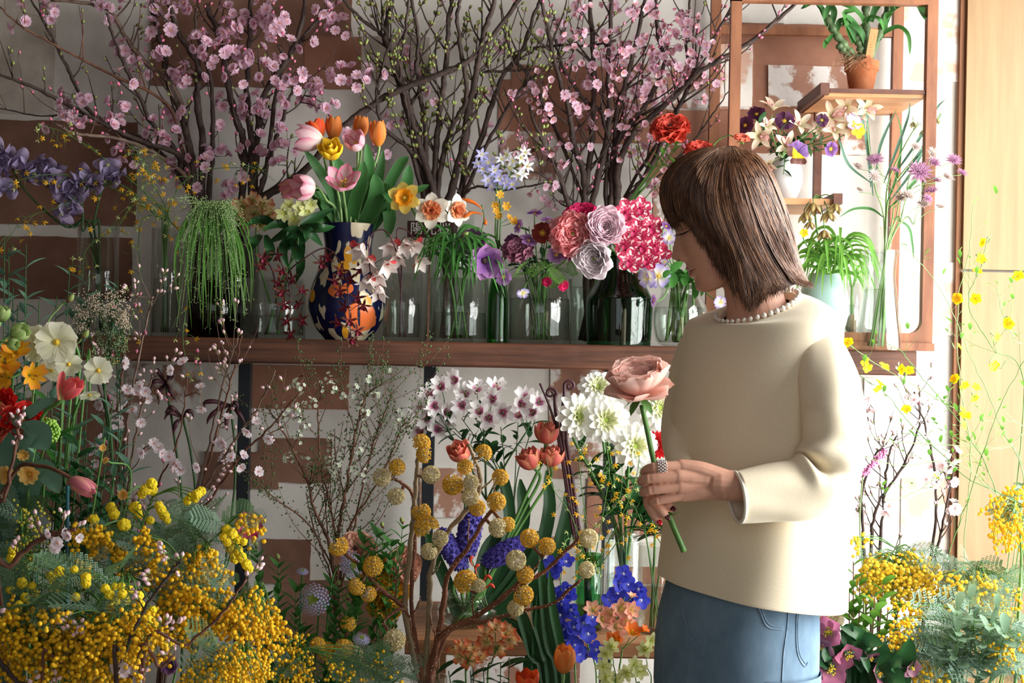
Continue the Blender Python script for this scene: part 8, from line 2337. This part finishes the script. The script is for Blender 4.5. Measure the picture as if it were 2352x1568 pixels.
part('stick', MB().tube([at(84, 1240, 2.365), at(82, 1330, 2.365), Vector((at(82, 1500, 2.37).x, 2.37, 0.0))], .0022, 6), M_tealrod, cd_)
rod = thing('plant_stake', 'thin teal plant stake standing under the rose tulip', 'stake', Vector((at(155, 1500, 2.34).x, 2.34, 0)))
part('rod', MB().tube([Vector((at(155, 1500, 2.34).x, 2.34, 0)), at(155, 1500, 2.34), at(154, 1300, 2.34), at(155, 1115, 2.34)], .0032, 8), M_tealrod, rod)
for lab, tips, me, sd, L, Y in [('blue green leafy sprig over the dark wall at the left', [(205, 630), (160, 610), (130, 680), (60, 640), (180, 660)], LM_blue, 101, .034, 2.62), ('blue green leafy sprig at the far left edge', [(10, 540), (60, 560), (20, 570), (40, 700), (90, 690), (30, 660)], LM_blue, 102, .034, 2.55), ('single blue green sprig by the tall cylinder', [(270, 640), (262, 655)], LM_blue, 103, .028, 2.66),
                             ('spiraea leaves right of the red ranunculus', [(200, 930), (240, 960), (280, 1000), (300, 1050), (220, 1010), (170, 950), (260, 920)], LM_blue, 104, .036, 2.48), ('dark green leaves between the rose tulip and plum twigs', [(200, 1040), (240, 1090), (260, 1120), (180, 1010), (150, 1060), (210, 1080), (140, 1140), (170, 1180)], LM_dark, 105, .034, 2.44),
                             ('green leaves crowding the left edge under the orange alstroemeria', [(20, 880), (70, 910), (110, 900), (40, 930), (10, 1010), (90, 1060), (130, 960), (60, 1140), (20, 1170)], LM_mid, 106, .036, 2.46), ('dark leaves low behind the left mimosa', [(120, 1230), (200, 1200), (280, 1240), (380, 1230), (60, 1290), (330, 1200), (450, 1230), (240, 1290)], LM_dark, 107, .036, 2.40)]:
    bush(lab, 'k_left' if sd not in (103,) else 'k_plum', tips, Y, me, 15, L * 1.15, S_dark, seed=sd, t0=.74, up=.6)
for lab, x, y in [('buttercup bud on a curved stalk over the cream primula', 156, 692), ('green bud on the stalk end by the lace umbel', 190, 775)]:
    t = thing('bud_stalk', lab, 'bud', Vector((VASES['k_left'][0] + .03, 2.5, .01)))
    part('stem', MB().tube(smooth_path([Vector((VASES['k_left'][0] + .03, 2.5, .02)), at(70, 1100, 2.46), at(100, 780, 2.44), at(x - 20, y + 14, 2.43), at(x, y, 2.42)], 6), .0016, 5), S_pale, t)
    put(t, BUD['green'], at(x, y, 2.42), (.6, -.2, .7), .016, 'bud')
am = thing('lace_umbel', 'drooping buff and green wild carrot umbels left of the shelf end', 'flower', Vector((VASES['k_plum'][0] - .06, 2.85, .01)))
mb = MB(); cs = [[], []]
for cx, cy, rx, ry, w in [(200, 700, 32, 30, 0), (255, 700, 40, 34, 0), (185, 740, 16, 34, 0), (250, 760, 50, 40, 1), (240, 810, 50, 34, 1), (282, 735, 14, 24, 0)]:
    o = at(cx, cy + 60, 2.64)
    mb.tube(smooth_path([Vector((VASES['k_plum'][0] - .06, 2.85, .02)), at(260, 1200, 2.7), at(240, 900, 2.66), o], 6), .0018, 5)
    for _ in range(26):
        a, s = rr.uniform(0, 6.28), math.sqrt(rr.random())
        P = at(cx + rx * s * math.cos(a), cy + ry * s * math.sin(a), 2.62 + rr.uniform(-.03, .03))
        mb.tube([o, o.lerp(P, .6) + Vector((0, 0, .004)), P], .0004, 3, cap=False)
        for _ in range(11): cs[w].append(P + Vector((rr.gauss(0, .005), rr.gauss(0, .005), rr.gauss(0, .005))))
part('stem', mb, S_dark, am)
for k in (0, 1): part('tiny_florets', balls(MB(), cs[k], [.0014] * len(cs[k]), ICO1), [mat('umbel_buff', (170, 150, 128), (196, 180, 160), .8, 60), mat('umbel_green', (100, 116, 80), (140, 150, 110), .8, 60)][k], am, kind='stuff')
# budding twigs crossing the left mimosa
TW = []
for k, (lab, poly, r0) in enumerate([('thick budding twig with pink blossoms slanting across the mimosa', [(-60, 1360), (20, 1300), (90, 1240), (150, 1222), (175, 1215)], .005), ('dark thin twig crossing the middle of the mimosa', [(270, 1600), (285, 1500), (330, 1400), (400, 1305), (415, 1290)], .0035), ('reddish bare twig pointing right over the golden strings', [(330, 1568), (430, 1480), (500, 1420), (565, 1330)], .003), ('brown twig with pale green buds at the left edge', [(-20, 1220), (10, 1150), (40, 1000), (50, 950)], .004), ('grey twig cut by the lower left corner', [(-40, 1480), (0, 1520), (50, 1580)], .006), ('reddish twig in the lower middle of the mimosa', [(100, 1600), (140, 1520), (180, 1440)], .003), ('brown twig with a pale bud at the lower edge', [(320, 1580), (370, 1530), (400, 1505)], .004)]):
    Yk = 1.96 if k != 3 else 2.2
    a0 = at(poly[0][0], poly[0][1], Yk)
    TW.append(branch(lab, poly, Yk, Yk, r0, r0 * .5, None, Vector((a0.x * .9, 2.08, .02)) if poly[0][1] > 1400 else Vector((VASES['k_mim'][0], 2.08, .02)), name='cherry_twig', bark=S_bark if k in (1, 4) else S_brown, twigs=3, tl=(.015, .035), seed=600 + k))
for x, y, n in [(125, 1220, 3), (160, 1225, 3), (135, 1245, 2), (418, 1325, 2), (275, 1540, 4), (300, 1530, 3), (320, 1555, 3)]:
    attach(TW, x, y, rr, ['bl_white'], n, .010, .0085, bud=.5, name='white_blossom')
for B in TW: add_buds(B, 'rose', .9, .008, rr, (1, 2)); finish(B)
# coloured blooms half hidden behind the mimosa
flower('anemone', 'magenta and white anemone peeping out behind the mimosa', 'anemone', 'anemone_pinkwhite', 570, 1208, 2.75, (.4, -.8, .2), 36, 'k_plum', sr=.002, back=.1)
flower('anemone', 'purple anemone low inside the mimosa', 'anemone', 'anemone_mauve', 392, 1530, 2.2, (0, -1, .3), 24, 'k_mim', sr=.002, back=.1)
flower('anemone', 'second purple anemone at the lower edge inside the mimosa', 'anemone', 'anemone_mauve', 285, 1560, 2.1, (0, -1, .3), 22, 'k_mim', sr=.002, back=.1)

# ------------------------------------------------------------------ right side: kerria, saplings, hellebores
KE = []
for k, (lab, poly) in enumerate([('kerria stem arching over the shelf end', [(2352, 1330), (2290, 1130), (2220, 990), (2120, 870), (2075, 812), (2035, 785)]), ('kerria stem arching highest across the door', [(2352, 1180), (2290, 960), (2230, 820), (2180, 700), (2120, 610), (2070, 560)]), ('nearly level kerria stem behind the jumper', [(2380, 1040), (2300, 1030), (2150, 1020), (2040, 1012), (1996, 998)]), ('kerria stem bending up with flowers beside the seam', [(2352, 940), (2280, 800), (2225, 700), (2250, 620), (2268, 545)]), ('kerria stem rising straight along the door edge', [(2210, 1330), (2230, 1050), (2205, 880), (2200, 700), (2228, 560), (2235, 470)]),
        ('kerria stem sweeping left to the jumper shoulder', [(2380, 1060), (2230, 960), (2110, 890), (2020, 840), (1962, 800)]), ('kerria stem below it dotted with small flowers', [(2352, 1230), (2210, 1090), (2080, 960), (2030, 900), (1965, 858)]), ('short kerria stem at the right edge', [(2380, 900), (2330, 780), (2300, 710), (2290, 660)]), ('kerria stem with leaves crossing the lower door', [(2360, 1270), (2270, 1120), (2180, 1060), (2070, 1070), (1990, 1050)]), ('bare kerria stem leaning right across the door', [(2170, 1340), (2230, 1130), (2290, 950), (2340, 850), (2380, 790)]), ('fine kerria stem drooping over the pale saplings', [(2352, 1110), (2240, 1040), (2100, 1130), (2030, 1150)])]):
    KE.append(branch(lab, poly, 2.84, 2.70 + .02 * (k % 4), .0014, .0006, 'k_mimr', name='kerria_stem', bark=S_pale if k % 3 else S_green, twigs=10, tl=(.03, .11), seed=650 + k, group='kerria stems before the door'))
for x, y, n in [(2090, 845, 2), (2212, 872, 3), (2014, 887, 2), (1978, 814, 2), (2026, 848, 1), (2080, 850, 1), (2082, 950, 2), (2206, 682, 2), (2246, 592, 1), (2270, 556, 1), (2262, 602, 1), (2242, 636, 1), (2272, 832, 1), (2322, 732, 2), (2300, 846, 1), (2232, 902, 2), (2207, 945, 1), (2216, 966, 1), (2188, 976, 1), (2150, 1100, 1), (2192, 800, 1), (1950, 790, 1), (2255, 680, 1), (2345, 640, 1), (2280, 770, 1)]:
    attach(KE, x, y, rr, ['kerria'], n, .012, .0105, name='kerria_bloom')
lb = lmesh('kl', L_bright, W=.5, prof='oval')
for B in KE:
    for p, d in B.nodes:
        if rr.random() < .35: put_leaf(B.t, lb, p, d + Vector((rr.uniform(-1, 1), -.3, rr.uniform(-.5, .5))), rr.uniform(.010, .020))
    finish(B)
SA = []
for k, (lab, poly) in enumerate([('dark sapling stem forking up behind the pale wall blossoms', [(2000, 1300), (2012, 1170), (2062, 1090), (2108, 990), (2112, 900)]), ('sapling stem nearest the jumper edge', [(1985, 1300), (1978, 1150), (2010, 1050), (2030, 1030)]), ('sapling stem along the door edge', [(2135, 1310), (2150, 1130), (2128, 990), (2100, 900)]), ('thin sapling twig in the middle', [(2020, 1300), (2030, 1150), (2040, 1050), (2060, 1000)]), ('sapling twig leaning right at the wall corner', [(2140, 1320), (2170, 1180), (2190, 1080)])]):
    SA.append(branch(lab, poly, 3.22, 3.14, .005, .0018, 'k_sap', name='cherry_sapling', bark=S_bark, twigs=9, tl=(.03, .10), seed=700 + k, group='pale cherry saplings at the right wall'))
for x, y, n in [(2180, 1060, 4), (2190, 1040, 3), (2165, 1085, 4), (2000, 930, 4), (1992, 945, 3), (2120, 930, 4), (2130, 945, 3), (2110, 1000, 2), (2140, 1100, 3), (2180, 1100, 3), (2010, 1120, 2), (2190, 1160, 3), (2040, 1160, 2), (1975, 1170, 2)]:
    attach(SA, x, y, rr, ['bl_white'], n, .02, .014, bud=.2, name='white_blossom')
for B in SA: add_buds(B, 'rose', .45, .009, rr, (1, 2)); finish(B)
ck = thing('amaranth', 'slim pink catkin leaning from behind the jumper', 'flower', Vector((VASES['k_sap'][0] - .03, 3.2, .01)))
e0, e1 = at(1982, 1092, 3.12), at(2033, 1034, 3.12)
part('stem', MB().tube(smooth_path([Vector((VASES['k_sap'][0] - .03, 3.2, .02)), at(1985, 1400, 3.14), at(1975, 1200, 3.13), e0], 6), .0016, 5), S_pale, ck)
part('catkin', balls(MB(), [e0.lerp(e1, i / 120) + Vector((rr.gauss(0, .003), rr.gauss(0, .003), rr.gauss(0, .003))) for i in range(121)], [.0028] * 121, ICO1, 0, .2), mat('catkin_pink', (206, 110, 170), (226, 150, 196), .7, 60), ck, kind='stuff')
bush('fresh green viburnum leaves on brown stems beside the jumper', 'k_hel', [(1960, 1290), (1975, 1330), (2010, 1360), (1990, 1390), (2040, 1400), (1960, 1400), (2030, 1330), (2070, 1350), (2000, 1430), (1950, 1350)], 2.62, LM_bright, 16, .034, S_brown, seed=111, t0=.7, up=.6, sr=.0018)
for lab, key, x, y, D, r in [('purple pink hellebore highest, seen from the side', 'hellebore', 1908, 1452, (-.6, -.7, .2), 40), ('rosy hellebore with yellow stamens in the middle', 'hellebore', 1944, 1498, (.15, -.8, -.3), 37), ('open pink hellebore facing up at the lower edge', 'hellebore', 1908, 1540, (-.1, -.9, .3), 42), ('pink hellebore turned right at the lower edge', 'hellebore', 2008, 1546, (.7, -.6, .2), 36), ('dusky hellebore behind the highest one', 'hellebore_dark', 1886, 1482, (-.3, -.8, -.2), 36), ('dusky hellebore right of the middle one', 'hellebore_dark', 1992, 1505, (.5, -.5, -.5), 30), ('dark hellebore cluster furthest right', 'hellebore_dark', 2090, 1530, (.3, -.7, -.3), 26), ('dark hellebore beside the jeans, lower edge', 'hellebore_dark', 1870, 1545, (-.4, -.8, 0), 30)]:
    flower('hellebore', lab, 'hellebore', key, x, y, 2.46, D, r, 'k_hel', smat=S_plum, sr=.002, back=.1, bend=.8)
hl = thing('hellebore_leaves', 'broad dark green hellebore leaves around the purple flowers', 'leaves', Vector((VASES['k_hel'][0], 2.5, .01)))
for pts, w in [([(2060, 1600), (2068, 1530), (2080, 1500), (2090, 1465)], .042), ([(2040, 1600), (2030, 1540), (2050, 1520), (2070, 1530)], .04), ([(1960, 1560), (1955, 1490), (1945, 1450), (1960, 1432)], .03), ([(1980, 1560), (1975, 1490), (1990, 1470), (2030, 1480)], .034), ([(1930, 1560), (1900, 1520), (1880, 1515), (1862, 1530)], .03), ([(1950, 1560), (1960, 1500), (1975, 1460), (1930, 1440)], .03), ([(1960, 1570), (1980, 1530), (1985, 1510), (1995, 1545)], .022), ([(1900, 1568), (1915, 1515), (1900, 1500), (1895, 1520)], .03), ([(2000, 1568), (2030, 1560), (2050, 1555), (2080, 1568)], .05)]:
    leaf_on(hl, [Vector((VASES['k_hel'][0], 2.5, .02))] + [at(x, y, 2.47 - .012 * i) for i, (x, y) in enumerate(pts)], w * 1.1, L_dark, 'oval', .25, 4)
ranunc('cream_bloom', (238, 226, 200), (232, 214, 170), None, 4, .06, 12, C_yel)
flower('rose', 'cream bloom between the jeans and hellebores', 'rose', 'cream_bloom', 1896, 1412, 2.66, (-.1, -.9, .3), 30, 'k_hel', sr=.002, back=.2)
